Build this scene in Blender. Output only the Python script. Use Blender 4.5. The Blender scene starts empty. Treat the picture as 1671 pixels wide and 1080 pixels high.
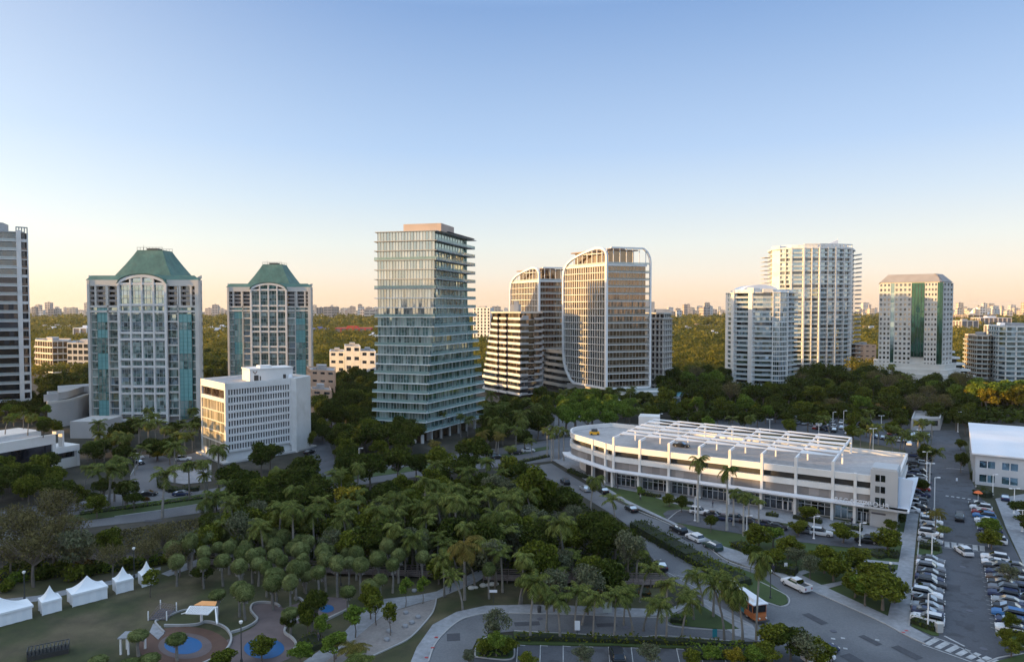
import bpy, math, random
import numpy as np
from mathutils import Vector, Matrix
random.seed(7); np.random.seed(7)
SC = bpy.context.scene; COL = SC.collection
R = math.radians
# ---------------------------------------------------------------- camera, sky, sun, exposure
F = 1120.0; CX = 835.5; CY = 540.0; HC = 50.0; PIT = math.atan(37/F)
cam = bpy.data.cameras.new('camera'); co = bpy.data.objects.new('camera', cam); COL.objects.link(co); SC.camera = co
co.location = (0, 0, HC); co.rotation_euler = (math.pi/2-PIT, 0, 0)
cam.sensor_width = 36; cam.lens = 36*F/1671; cam.clip_start = 1; cam.clip_end = 40000
SUN_EL = R(4.0); SUN_AZ = R(-97)
SUN = Vector((math.sin(SUN_AZ)*math.cos(SUN_EL), math.cos(SUN_AZ)*math.cos(SUN_EL), math.sin(SUN_EL)))
w = bpy.data.worlds.new('World'); SC.world = w; w.use_nodes = True
def make_world():
    nt = w.node_tree; N = nt.nodes; L = nt.links; bg = N['Background']
    s = N.new('ShaderNodeTexSky'); s.sky_type = 'NISHITA'; s.sun_disc = False
    s.sun_elevation = SUN_EL; s.sun_rotation = SUN_AZ; s.air_density = 1; s.dust_density = 0.8; s.ozone_density = 3; s.altitude = 0
    tc = N.new('ShaderNodeTexCoord'); sx = N.new('ShaderNodeSeparateXYZ'); L.new(tc.outputs['Generated'], sx.inputs[0])
    # broad vertical colour of the dusk sky, zenith raised as fill, brighter and warmer towards the sun
    rp = N.new('ShaderNodeValToRGB'); L.new(sx.outputs['Z'], rp.inputs[0])
    st = SKYSTOPS
    e = rp.color_ramp.elements
    e[0].position = st[0][0]; e[0].color = (*st[0][1], 1); e[1].position = st[-1][0]; e[1].color = (*st[-1][1], 1)
    for p, c in st[1:-1]:
        k = e.new(p); k.color = (*c, 1)
    dt = N.new('ShaderNodeVectorMath'); dt.operation = 'DOT_PRODUCT'; L.new(tc.outputs['Generated'], dt.inputs[0]); dt.inputs[1].default_value = SUN
    mr = N.new('ShaderNodeMapRange'); L.new(dt.outputs['Value'], mr.inputs[0])
    mr.inputs[1].default_value = -0.1; mr.inputs[2].default_value = 1.0; mr.inputs[3].default_value = 0.0; mr.inputs[4].default_value = 1.0
    pw = N.new('ShaderNodeMath'); pw.operation = 'POWER'; L.new(mr.outputs[0], pw.inputs[0]); pw.inputs[1].default_value = 2.2
    glow = N.new('ShaderNodeMix'); glow.data_type = 'RGBA'; glow.blend_type = 'ADD'; glow.inputs[0].default_value = 1
    gl2 = N.new('ShaderNodeVectorMath'); gl2.operation = 'SCALE'; gl2.inputs[0].default_value = (3.0, 2.5, 1.5); L.new(pw.outputs[0], gl2.inputs['Scale'])
    L.new(rp.outputs[0], glow.inputs[6]); 
    sc = N.new('ShaderNodeVectorMath'); sc.operation = 'SCALE'; L.new(rp.outputs[0], sc.inputs[0]); sc.inputs['Scale'].default_value = 8.0
    L.new(sc.outputs[0], glow.inputs[6]); L.new(gl2.outputs[0], glow.inputs[7])
    p2 = N.new('ShaderNodeMath'); p2.operation = 'POWER'; p2.use_clamp = True; L.new(mr.outputs[0], p2.inputs[0]); p2.inputs[1].default_value = 22
    g3 = N.new('ShaderNodeVectorMath'); g3.operation = 'SCALE'; g3.inputs[0].default_value = (20, 11, 3.5); L.new(p2.outputs[0], g3.inputs['Scale'])
    g4 = N.new('ShaderNodeVectorMath'); L.new(glow.outputs[2], g4.inputs[0]); L.new(g3.outputs[0], g4.inputs[1])
    # pink belt low in the sky opposite the sun
    m1 = N.new('ShaderNodeMapRange'); L.new(dt.outputs['Value'], m1.inputs[0]); m1.inputs[1].default_value = 0.0; m1.inputs[2].default_value = -1.0
    m2 = N.new('ShaderNodeMapRange'); L.new(sx.outputs['Z'], m2.inputs[0]); m2.inputs[1].default_value = 0.35; m2.inputs[2].default_value = 0.0
    m3 = N.new('ShaderNodeMath'); m3.operation = 'MULTIPLY'; L.new(m1.outputs[0], m3.inputs[0]); L.new(m2.outputs[0], m3.inputs[1])
    g5 = N.new('ShaderNodeVectorMath'); g5.operation = 'SCALE'; g5.inputs[0].default_value = (.35, .10, .0); L.new(m3.outputs[0], g5.inputs['Scale'])
    g6 = N.new('ShaderNodeVectorMath'); L.new(g4.outputs[0], g6.inputs[0]); L.new(g5.outputs[0], g6.inputs[1]); g4 = g6
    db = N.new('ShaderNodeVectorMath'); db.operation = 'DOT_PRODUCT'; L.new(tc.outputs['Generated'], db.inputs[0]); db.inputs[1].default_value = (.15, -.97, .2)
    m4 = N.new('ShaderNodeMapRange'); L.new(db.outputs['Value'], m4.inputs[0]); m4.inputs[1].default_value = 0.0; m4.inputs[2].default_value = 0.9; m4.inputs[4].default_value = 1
    g8 = N.new('ShaderNodeVectorMath'); g8.operation = 'SCALE'; g8.inputs[0].default_value = (.42, .60, .85); L.new(m4.outputs[0], g8.inputs['Scale'])  # added fill glow behind the camera, lifts the faces turned this way
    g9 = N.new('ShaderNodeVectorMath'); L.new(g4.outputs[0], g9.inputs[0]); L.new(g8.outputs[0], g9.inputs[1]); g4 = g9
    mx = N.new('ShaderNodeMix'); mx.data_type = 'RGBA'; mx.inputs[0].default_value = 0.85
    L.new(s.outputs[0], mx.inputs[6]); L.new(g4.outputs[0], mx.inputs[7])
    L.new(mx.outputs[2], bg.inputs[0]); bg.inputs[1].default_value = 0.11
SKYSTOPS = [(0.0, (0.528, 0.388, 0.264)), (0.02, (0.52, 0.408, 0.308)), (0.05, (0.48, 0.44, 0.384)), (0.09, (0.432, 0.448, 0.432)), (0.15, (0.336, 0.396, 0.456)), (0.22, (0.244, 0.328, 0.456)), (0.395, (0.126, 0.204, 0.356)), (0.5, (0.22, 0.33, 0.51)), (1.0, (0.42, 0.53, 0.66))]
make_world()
sl = bpy.data.lights.new('sun', 'SUN'); sl.energy = 3.4; sl.angle = R(0.5); sl.color = (1, .60, .22)
so = bpy.data.objects.new('sun', sl); COL.objects.link(so); so.rotation_euler = SUN.to_track_quat('Z', 'Y').to_euler(); so.location = (-300, 0, 120)
SC.view_settings.view_transform = 'Standard'; SC.view_settings.look = 'None'; SC.view_settings.gamma = 1; SC.view_settings.exposure = 1.35
SC.cycles.max_bounces = 6; SC.cycles.diffuse_bounces = 2; SC.cycles.glossy_bounces = 3; SC.cycles.transparent_max_bounces = 8; SC.cycles.volume_bounces = 0
# ---------------------------------------------------------------- helpers
def ray(px, py):
    dx = (px-CX)/F; du = (CY-py)/F
    return Vector((dx, math.cos(PIT)+du*math.sin(PIT), -math.sin(PIT)+du*math.cos(PIT)))
def at(px, py, z=0.0):            # photo pixel -> point on the level z
    d = ray(px, py); t = (z-HC)/d.z
    return Vector((d.x*t, d.y*t, z))
def pt(px, py, Y):                # photo pixel -> point at distance Y
    d = ray(px, py); t = Y/d.y
    return Vector((d.x*t, Y, HC+d.z*t))
def px_of(p):
    x, y, z = p[0], p[1], p[2]-HC
    f = y*math.cos(PIT)-z*math.sin(PIT); u = y*math.sin(PIT)+z*math.cos(PIT)
    return CX+F*x/f, CY-F*u/f
MATS = {}
def _tree(name):
    m = bpy.data.materials.new(name); m.use_nodes = True; MATS[name] = m
    return m, m.node_tree.nodes, m.node_tree.links, m.node_tree.nodes['Principled BSDF']
def mat(name, col, rough=.7, var=.12, scale=.35, metal=0, bump=0, bscale=3, objvar=0, rnd=0, objcol=False, spec=.5, col2=None, c2scale=.05, c2w=(.45, .6), trans=0, fine=0, coords='Object'):
    m, N, L, b = _tree(name)
    b.inputs['Roughness'].default_value = rough; b.inputs['Metallic'].default_value = metal; b.inputs['Specular IOR Level'].default_value = spec
    tc = N.new('ShaderNodeTexCoord'); src = tc.outputs[coords]
    if coords == 'World':
        pass
    no = N.new('ShaderNodeTexNoise'); no.inputs['Scale'].default_value = scale; no.inputs['Detail'].default_value = 5; L.new(src, no.inputs[0])
    base = None
    if objcol:
        oi = N.new('ShaderNodeObjectInfo'); base = oi.outputs['Color']
    else:
        rg = N.new('ShaderNodeRGB'); rg.outputs[0].default_value = (*col, 1); base = rg.outputs[0]
    if col2:
        n2 = N.new('ShaderNodeTexNoise'); n2.inputs['Scale'].default_value = c2scale; n2.inputs['Detail'].default_value = 6; L.new(src, n2.inputs[0])
        mr = N.new('ShaderNodeMapRange'); mr.inputs[1].default_value = c2w[0]; mr.inputs[2].default_value = c2w[1]; L.new(n2.outputs[0], mr.inputs[0])
        mx = N.new('ShaderNodeMix'); mx.data_type = 'RGBA'; L.new(mr.outputs[0], mx.inputs[0]); L.new(base, mx.inputs[6]); mx.inputs[7].default_value = (*col2, 1); base = mx.outputs[2]
    # value factor
    mr = N.new('ShaderNodeMapRange'); L.new(no.outputs[0], mr.inputs[0]); mr.inputs[1].default_value = .3; mr.inputs[2].default_value = .7
    mr.inputs[3].default_value = 1-var; mr.inputs[4].default_value = 1+var; fac = mr.outputs[0]
    def mul(a, lo, hi, srcv):
        q = N.new('ShaderNodeMapRange'); L.new(srcv, q.inputs[0]); q.inputs[3].default_value = lo; q.inputs[4].default_value = hi
        k = N.new('ShaderNodeMath'); k.operation = 'MULTIPLY'; L.new(a, k.inputs[0]); L.new(q.outputs[0], k.inputs[1]); return k.outputs[0]
    if fine:
        n3 = N.new('ShaderNodeTexNoise'); n3.inputs['Scale'].default_value = fine; n3.inputs['Detail'].default_value = 3; L.new(src, n3.inputs[0]); fac = mul(fac, .7, 1.3, n3.outputs[0])
    if objvar:
        oi = N.new('ShaderNodeObjectInfo'); fac = mul(fac, 1-objvar, 1+objvar, oi.outputs['Random'])
    if rnd:
        a = N.new('ShaderNodeAttribute'); a.attribute_name = 'rnd'; fac = mul(fac, 1-rnd, 1+rnd, a.outputs['Fac'])
    v = N.new('ShaderNodeVectorMath'); v.operation = 'SCALE'; L.new(base, v.inputs[0]); L.new(fac, v.inputs['Scale'])
    L.new(v.outputs[0], b.inputs['Base Color'])
    if bump:
        nb = N.new('ShaderNodeTexNoise'); nb.inputs['Scale'].default_value = bscale; L.new(src, nb.inputs[0])
        bp = N.new('ShaderNodeBump'); bp.inputs['Strength'].default_value = bump; L.new(nb.outputs[0], bp.inputs['Height']); L.new(bp.outputs[0], b.inputs['Normal'])
    return m
def leafmat(name, c1, c2, objvar=.35, rnd=.45, trans=.25):
    m, N, L, b = _tree(name)
    oi = N.new('ShaderNodeObjectInfo'); a = N.new('ShaderNodeAttribute'); a.attribute_name = 'rnd'
    mx = N.new('ShaderNodeMix'); mx.data_type = 'RGBA'; mx.inputs[6].default_value = (*c1, 1); mx.inputs[7].default_value = (*c2, 1)
    ad = N.new('ShaderNodeMath'); ad.operation = 'ADD'; L.new(oi.outputs['Random'], ad.inputs[0]); L.new(a.outputs['Fac'], ad.inputs[1])
    hf = N.new('ShaderNodeMath'); hf.operation = 'MULTIPLY'; hf.inputs[1].default_value = .5; L.new(ad.outputs[0], hf.inputs[0]); L.new(hf.outputs[0], mx.inputs[0])
    q = N.new('ShaderNodeMapRange'); L.new(a.outputs['Fac'], q.inputs[0]); q.inputs[3].default_value = 1-rnd; q.inputs[4].default_value = 1+rnd
    v = N.new('ShaderNodeVectorMath'); v.operation = 'SCALE'; L.new(mx.outputs[2], v.inputs[0]); L.new(q.outputs[0], v.inputs['Scale'])
    L.new(v.outputs[0], b.inputs['Base Color']); b.inputs['Roughness'].default_value = .8; b.inputs['Specular IOR Level'].default_value = .08
    t = N.new('ShaderNodeBsdfTranslucent'); L.new(v.outputs[0], t.inputs[0]); ms = N.new('ShaderNodeMixShader'); ms.inputs[0].default_value = trans
    L.new(b.outputs[0], ms.inputs[1]); L.new(t.outputs[0], ms.inputs[2]); L.new(ms.outputs[0], N['Material Output'].inputs[0])
    return m
def glassmat(name, inner, curtain, tint, refl=.45, cur=.4, wob=.02, rough=.04):
    # coated window glass: a dim room or a curtain behind, a mirror of the sky in front, each pane slightly out of true
    m, N, L, b = _tree(name); N.remove(b)
    a = N.new('ShaderNodeAttribute'); a.attribute_name = 'rnd'
    mr = N.new('ShaderNodeMapRange'); L.new(a.outputs['Fac'], mr.inputs[0]); mr.inputs[1].default_value = 1-cur-.12; mr.inputs[2].default_value = 1-cur+.12
    mx = N.new('ShaderNodeMix'); mx.data_type = 'RGBA'; L.new(mr.outputs[0], mx.inputs[0]); mx.inputs[6].default_value = (*inner, 1); mx.inputs[7].default_value = (*curtain, 1)
    # fold the second digit of rnd for brightness
    f = N.new('ShaderNodeMath'); f.operation = 'MULTIPLY'; f.inputs[1].default_value = 17.3; L.new(a.outputs['Fac'], f.inputs[0])
    fr = N.new('ShaderNodeMath'); fr.operation = 'FRACT'; L.new(f.outputs[0], fr.inputs[0])
    q = N.new('ShaderNodeMapRange'); L.new(fr.outputs[0], q.inputs[0]); q.inputs[3].default_value = .55; q.inputs[4].default_value = 1.35
    v = N.new('ShaderNodeVectorMath'); v.operation = 'SCALE'; L.new(mx.outputs[2], v.inputs[0]); L.new(q.outputs[0], v.inputs['Scale'])
    d = N.new('ShaderNodeBsdfDiffuse'); L.new(v.outputs[0], d.inputs[0])
    g = N.new('ShaderNodeBsdfGlossy'); g.inputs['Color'].default_value = (*tint, 1); g.inputs['Roughness'].default_value = rough
    ge = N.new('ShaderNodeNewGeometry')
    f2 = N.new('ShaderNodeMath'); f2.operation = 'MULTIPLY'; f2.inputs[1].default_value = 61.7; L.new(a.outputs['Fac'], f2.inputs[0])
    fr2 = N.new('ShaderNodeMath'); fr2.operation = 'FRACT'; L.new(f2.outputs[0], fr2.inputs[0])
    cb = N.new('ShaderNodeCombineXYZ')
    for i, o in enumerate((fr.outputs[0], a.outputs['Fac'], fr2.outputs[0])):
        k = N.new('ShaderNodeMapRange'); L.new(o, k.inputs[0]); k.inputs[3].default_value = -wob; k.inputs[4].default_value = wob; L.new(k.outputs[0], cb.inputs[i])
    ad = N.new('ShaderNodeVectorMath'); L.new(ge.outputs['Normal'], ad.inputs[0]); L.new(cb.outputs[0], ad.inputs[1])
    nm = N.new('ShaderNodeVectorMath'); nm.operation = 'NORMALIZE'; L.new(ad.outputs[0], nm.inputs[0]); L.new(nm.outputs[0], g.inputs['Normal'])
    lw = N.new('ShaderNodeFresnel'); lw.inputs[0].default_value = 1.5
    ma = N.new('ShaderNodeMapRange'); L.new(lw.outputs[0], ma.inputs[0]); ma.inputs[3].default_value = refl; ma.inputs[4].default_value = 1.0
    ms = N.new('ShaderNodeMixShader'); L.new(ma.outputs[0], ms.inputs[0]); L.new(d.outputs[0], ms.inputs[1]); L.new(g.outputs[0], ms.inputs[2])
    L.new(ms.outputs[0], N['Material Output'].inputs[0])
    return m
def railmat(name, tint, alpha=.45):
    m, N, L, b = _tree(name)
    b.inputs['Base Color'].default_value = (*tint, 1); b.inputs['Roughness'].default_value = .06; b.inputs['Specular IOR Level'].default_value = .9
    t = N.new('ShaderNodeBsdfTransparent'); t.inputs[0].default_value = (.85, .93, .93, 1); ms = N.new('ShaderNodeMixShader'); ms.inputs[0].default_value = alpha
    L.new(t.outputs[0], ms.inputs[1]); L.new(b.outputs[0], ms.inputs[2]); L.new(ms.outputs[0], N['Material Output'].inputs[0])
    return m
def emitmat(name, col, s):
    m, N, L, b = _tree(name); b.inputs['Emission Color'].default_value = (*col, 1); b.inputs['Emission Strength'].default_value = s; b.inputs['Base Color'].default_value = (*col, 1)
    return m
ROOT = {}
class MB:
    def __init__(s): s.v = []; s.f = []; s.m = []; s.r = []
    def face(s, pts, mi=0, r=None):
        n = len(s.v); s.v += [tuple(p) for p in pts]; s.f.append(tuple(range(n, n+len(pts)))); s.m.append(mi); s.r.append(random.random() if r is None else r)
    def hexa(s, P, mi=0):   # 8 points: bottom 0-3 ccw, top 4-7
        n = len(s.v); s.v += [tuple(p) for p in P]; r = random.random()
        for q in ((3, 2, 1, 0), (4, 5, 6, 7), (0, 1, 5, 4), (1, 2, 6, 5), (2, 3, 7, 6), (3, 0, 4, 7)):
            s.f.append(tuple(n+i for i in q)); s.m.append(mi); s.r.append(r)
    def box(s, x0, x1, y0, y1, z0, z1, mi=0):
        s.hexa([(x0, y0, z0), (x1, y0, z0), (x1, y1, z0), (x0, y1, z0), (x0, y0, z1), (x1, y0, z1), (x1, y1, z1), (x0, y1, z1)], mi)
    def prism(s, poly, z0, z1, mi=0, mside=None, bottom=True):
        n = len(s.v); k = len(poly); r = random.random(); mside = mi if mside is None else mside
        s.v += [(p[0], p[1], z0) for p in poly]+[(p[0], p[1], z1) for p in poly]
        s.f.append(tuple(range(n+k, n+2*k))); s.m.append(mi); s.r.append(r)
        if bottom: s.f.append(tuple(range(n+k-1, n-1, -1))); s.m.append(mi); s.r.append(r)
        for i in range(k):
            j = (i+1) % k; s.f.append((n+i, n+j, n+k+j, n+k+i)); s.m.append(mside); s.r.append(r)
    def tube(s, p0, p1, r0, r1=None, n=6, mi=0, cap=True):
        r1 = r0 if r1 is None else r1; p0 = Vector(p0); p1 = Vector(p1); d = (p1-p0)
        if d.length < 1e-6: return
        d.normalize(); a = d.orthogonal().normalized(); b = d.cross(a); b0 = len(s.v); rr = random.random()
        for p, rad in ((p0, r0), (p1, r1)):
            for i in range(n):
                t = 2*math.pi*i/n; s.v.append(tuple(p+a*math.cos(t)*rad+b*math.sin(t)*rad))
        for i in range(n):
            j = (i+1) % n; s.f.append((b0+i, b0+j, b0+n+j, b0+n+i)); s.m.append(mi); s.r.append(rr)
        if cap:
            s.f.append(tuple(b0+n+i for i in range(n))); s.m.append(mi); s.r.append(rr); s.f.append(tuple(b0+n-1-i for i in range(n))); s.m.append(mi); s.r.append(rr)
    def path(s, pts, rads, n=6, mi=0):
        for i in range(len(pts)-1): s.tube(pts[i], pts[i+1], rads[i], rads[i+1], n, mi, cap=(i in (0, len(pts)-2)))
    def lathe(s, c, prof, n=12, mi=0):
        b0 = len(s.v); rr = random.random()
        for (rad, z) in prof:
            for i in range(n):
                t = 2*math.pi*i/n; s.v.append((c[0]+rad*math.cos(t), c[1]+rad*math.sin(t), c[2]+z))
        for k in range(len(prof)-1):
            for i in range(n):
                j = (i+1) % n; s.f.append((b0+k*n+i, b0+k*n+j, b0+(k+1)*n+j, b0+(k+1)*n+i)); s.m.append(mi); s.r.append(rr)
    def build(s, name, mats, parent=None, smooth=False):
        if not s.v: return None
        v = np.array(s.v, dtype=float)
        if parent is not None and ROOT.get(parent.name) is not None: v = v-np.array(ROOT[parent.name])
        me = bpy.data.meshes.new(name); me.from_pydata([tuple(p) for p in v], [], s.f)
        if not isinstance(mats, (list, tuple)): mats = [mats]
        for m in mats: me.materials.append(MATS[m] if isinstance(m, str) else m)
        me.polygons.foreach_set('material_index', s.m)
        if smooth: me.polygons.foreach_set('use_smooth', [True]*len(s.f))
        a = me.attributes.new('rnd', 'FLOAT', 'FACE'); a.data.foreach_set('value', s.r)
        me.update()
        o = bpy.data.objects.new(name, me); COL.objects.link(o)
        if parent is not None:
            o.parent = parent; ROOT[o.name] = ROOT.get(parent.name)
        return o
def tag(o, label=None, cat=None, group=None, kind=None):
    if label: o['label'] = label
    if cat: o['category'] = cat
    if group: o['group'] = group
    if kind: o['kind'] = kind
    return o
def thing(name, label, cat, loc=(0, 0, 0), group=None):
    o = bpy.data.objects.new(name, None); COL.objects.link(o); o.empty_display_size = .5
    o.location = loc; ROOT[o.name] = tuple(loc); return tag(o, label, cat, group)
def struct(name, mb, mats): return tag(mb.build(name, mats), kind='structure')
KIDS = {}
def freeze(root):
    KIDS[root.name] = (list(root.children), {c.name: list(c.children) for c in root.children}); return root
USED = set()
def place(root, loc, rz=0, sc=(1, 1, 1), rx=0, ry=0, group=None, cat=None, color=None, parts=True, name=None):
    """first use moves the prototype itself, later uses copy it with its parts"""
    if root.name not in USED:
        USED.add(root.name); r = root; new = False
    else:
        r = root.copy(); COL.objects.link(r); new = True
    r.location = loc; r.rotation_euler = (rx, ry, rz); r.scale = sc if isinstance(sc, tuple) else (sc, sc, sc)
    if group: r['group'] = group
    if cat: r['category'] = cat
    if new:
        ks, gs = KIDS[root.name]
        for ch in ks:
            c = ch.copy(); COL.objects.link(c); c.parent = r
            if color and 'body' in ch.name: c.color = (*color, 1)
            for g in gs[ch.name]:
                d = g.copy(); COL.objects.link(d); d.parent = c
    else:
        for c in r.children:
            if color and 'body' in c.name: c.color = (*color, 1)
    return r
class Face:      # a wall plane from A to B (outside on the right of A->B seen from above)
    def __init__(s, A, B):
        s.A = Vector((A[0], A[1], 0)); s.B = Vector((B[0], B[1], 0)); d = s.B-s.A; s.L = d.length; s.u = d/s.L; s.n = Vector((s.u.y, -s.u.x, 0))
    def P(s, a, o, z): q = s.A+s.u*a+s.n*o; return (q.x, q.y, z)
    def box(s, mb, a0, a1, o0, o1, z0, z1, mi=0):
        mb.hexa([s.P(a0, o1, z0), s.P(a1, o1, z0), s.P(a1, o0, z0), s.P(a0, o0, z0), s.P(a0, o1, z1), s.P(a1, o1, z1), s.P(a1, o0, z1), s.P(a0, o0, z1)], mi)
    def pane(s, mb, a0, a1, z0, z1, o=0.0, w=None, mi=0, r=None):
        n = max(1, int(round((a1-a0)/w))) if w else 1
        for i in range(n):
            x0 = a0+(a1-a0)*i/n; x1 = a0+(a1-a0)*(i+1)/n
            mb.face([s.P(x0, o, z0), s.P(x1, o, z0), s.P(x1, o, z1), s.P(x0, o, z1)], mi, r)
def offset(poly, d):   # poly ccw; d>0 outward
    n = len(poly); out = []
    for i in range(n):
        a = Vector(poly[i-1][:2]); b = Vector(poly[i][:2]); c = Vector(poly[(i+1) % n][:2])
        u = (b-a).normalized(); v = (c-b).normalized(); n1 = Vector((u.y, -u.x)); n2 = Vector((v.y, -v.x))
        k = n1+n2; k = k/max(.35, k.dot(n1)) if k.length > 1e-6 else n1
        out.append((b.x+k.x*d, b.y+k.y*d))
    return out
def ctr(poly): return (sum(p[0] for p in poly)/len(poly), sum(p[1] for p in poly)/len(poly), 0)
def gpoly(pxs, z=0): return [tuple(at(x, y, z)[:2]) for x, y in pxs]
def ccw(poly):
    a = sum(poly[i-1][0]*poly[i][1]-poly[i][0]*poly[i-1][1] for i in range(len(poly)))
    return poly if a > 0 else poly[::-1]
def inside(p, poly):
    x, y = p[0], p[1]; c = False
    for i in range(len(poly)):
        x1, y1 = poly[i-1][:2]; x2, y2 = poly[i][:2]
        if (y1 > y) != (y2 > y) and x < (x2-x1)*(y-y1)/(y2-y1)+x1: c = not c
    return c
def smoothline(pts, n=6, closed=False):
    out = []; k = len(pts)
    rng = range(k if closed else k-1)
    for i in rng:
        if closed: p0, p1, p2, p3 = pts[i-1], pts[i], pts[(i+1) % k], pts[(i+2) % k]
        else: p0, p1, p2, p3 = pts[max(i-1, 0)], pts[i], pts[i+1], pts[min(i+2, k-1)]
        for j in range(n):
            t = j/n; out.append(tuple(.5*((2*p1[a])+(-p0[a]+p2[a])*t+(2*p0[a]-5*p1[a]+4*p2[a]-p3[a])*t*t+(-p0[a]+3*p1[a]-3*p2[a]+p3[a])*t**3) for a in (0, 1)))
    if not closed: out.append(tuple(pts[-1][:2]))
    return out
# ---------------------------------------------------------------- materials
mat('soil', (.022, .022, .014), .95, .35, .25, bump=.4, bscale=2, col2=(.05, .045, .035), c2scale=.08, fine=4)
mat('land', (.045, .05, .02), .95, .4, .02, col2=(.07, .06, .03), c2scale=.008)
mat('asphalt_patch', (.055, .058, .068), .9, .15, .5, fine=3)
mat('grass', (.036, .042, .012), .9, .3, .3, bump=.3, bscale=6, col2=(.085, .07, .038), c2scale=.09, c2w=(.42, .62), fine=4)
mat('lawn', (.036, .062, .012), .9, .2, .3, bump=.3, bscale=6, fine=5)
mat('asphalt', (.10, .104, .115), .85, .12, .12, bump=.1, bscale=8, col2=(.125, .13, .14), c2scale=.07, c2w=(.46, .56), fine=3)
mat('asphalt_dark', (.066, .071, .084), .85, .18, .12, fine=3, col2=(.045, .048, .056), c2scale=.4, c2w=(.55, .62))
mat('concrete', (.24, .25, .27), .85, .14, .3, bump=.1, fine=1.2)
mat('kerb', (.32, .32, .32), .8, .12, .5)
mat('sand', (.22, .2, .19), .9, .12, .4, fine=2)
mat('marking', (.36, .37, .38), .7, .2, .8, fine=2)
mat('rubber_brown', (.095, .05, .034), .8, .12, .5)
mat('rubber_pink', (.12, .092, .092), .8, .14, .5)
mat('rubber_blue', (.003, .085, .24), .5, .12, .5)
mat('boardwalk_wood', (.15, .12, .11), .8, .2, .6)
mat('water', (.02, .05, .06), .3, .1, .01, bump=.15, bscale=.3)
mat('white_wall', (.68, .67, .65), .65, .09, .12, objvar=.03, col2=(.56, .55, .52), c2scale=.25, c2w=(.52, .75))
mat('cream_wall', (.60, .53, .45), .7, .08, .12)
mat('grey_wall', (.42, .41, .40), .7, .08, .12)
mat('pale_stone', (.54, .52, .48), .7, .09, .15)
mat('pink_wall', (.55, .36, .25), .7, .08, .12)
mat('brown_wall', (.22, .15, .11), .6, .1, .2)
mat('dark_wall', (.05, .045, .045), .5, .1, .2)
mat('roof_grey', (.35, .34, .34), .85, .15, .2, fine=1)
mat('roof_deck', (.36, .35, .35), .85, .12, .1, fine=.8)
mat('roof_white', (.66, .68, .72), .7, .06, .1)
mat('copper_green', (.06, .145, .118), .65, .2, .25, fine=.9, col2=(.085, .165, .13), c2scale=.15)
mat('steel_white', (.78, .78, .78), .45, .05, .3)
mat('steel_dark', (.05, .055, .06), .5, .1, .5)
mat('slab_grey', (.36, .37, .37), .7, .08, .3)
mat('mullion_green', (.07, .22, .21), .5, .06, .3)
mat('teal_panel', (.17, .37, .37), .3, .08, .3)
mat('sail', (.60, .60, .60), .6, .04, .3)
mat('tent_cloth', (.74, .77, .80), .6, .04, .4)
mat('trunk', (.13, .11, .09), .9, .2, 1, objvar=.2)
mat('palm_trunk', (.19, .175, .155), .9, .2, 1.5, objvar=.25)
mat('royal_trunk', (.30, .29, .27), .85, .15, 1.5, objvar=.15)
mat('paint', (.5, .5, .5), .32, .03, .5, objcol=True, spec=.35)
mat('tyre', (.02, .02, .02), .8, .1, 2)
mat('rim', (.35, .35, .36), .35, .1, 2, metal=.6)
mat('chrome', (.6, .6, .62), .25, .05, 2, metal=.8)
mat('lamp_red', (.35, .02, .02), .3, .05, 2)
mat('lamp_clear', (.7, .7, .68), .2, .05, 2)
mat('orange_paint', (.36, .11, .03), .35, .05, .5)
mat('teal_paint', (.02, .16, .20), .35, .06, .5)
mat('bright_orange', (.75, .14, .02), .5, .05, 1)
mat('yellow', (.75, .38, .02), .5, .05, 1)
mat('mesh_screen', (.25, .23, .22), .5, .12, .3, metal=.4, rnd=.25)
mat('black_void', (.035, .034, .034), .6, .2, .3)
mat('sign_dark', (.08, .08, .10), .6, .02, 1)
mat('far_pale', (.52, .45, .40), .8, .1, .05, objvar=.25, rnd=.1)
mat('far_window', (.16, .14, .14), .5, .1, .05, objvar=.2)
mat('red_roof', (.45, .05, .03), .7, .1, .02)
mat('blue_roof', (.08, .12, .30), .7, .1, .02)
mat('skin', (.35, .2, .14), .6, .05, 1)
mat('cloth_dark', (.03, .03, .05), .9, .1, 1)
mat('cloth_pale', (.5, .48, .45), .9, .1, 1)
glassmat('glass_teal', (.05, .125, .12), (.30, .38, .36), (.68, .82, .80), .42, .48, .012)
glassmat('glass_sea', (.03, .075, .07), (.16, .2, .17), (.42, .52, .48), .26, .35, .012)
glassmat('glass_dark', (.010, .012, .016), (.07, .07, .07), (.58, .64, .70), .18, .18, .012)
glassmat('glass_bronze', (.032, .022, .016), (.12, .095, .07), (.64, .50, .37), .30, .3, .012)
glassmat('glass_blue', (.025, .055, .075), (.22, .30, .35), (.70, .84, .92), .42, .35, .015)
glassmat('glass_office', (.012, .014, .02), (.03, .03, .035), (.5, .55, .65), .07, .2, .01)
glassmat('glass_window', (.02, .022, .028), (.22, .2, .17), (.8, .8, .8), .22, .2, .02)
glassmat('glass_green', (.008, .04, .032), (.015, .06, .045), (.22, .42, .30), .32, .3, .006)
glassmat('glass_car', (.008, .009, .011), (.02, .02, .022), (.5, .55, .6), .05, .2, .01)
railmat('rail_glass', (.30, .42, .40), .5)
railmat('rail_pale', (.55, .60, .60), .6)
emitmat('lamp_lit', (1, .55, .15), 2.2)
leafmat('leaf_dark', (.034, .052, .009), (.072, .088, .015))
leafmat('leaf_mid', (.068, .09, .011), (.135, .15, .02))
leafmat('leaf_bright', (.09, .15, .02), (.14, .19, .03))
leafmat('leaf_grey', (.10, .090, .036), (.15, .13, .055), trans=.2)
leafmat('leaf_silver', (.085, .10, .055), (.14, .15, .085), trans=.2)
leafmat('leaf_sabal', (.06, .085, .022), (.20, .225, .085), rnd=.45)
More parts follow.
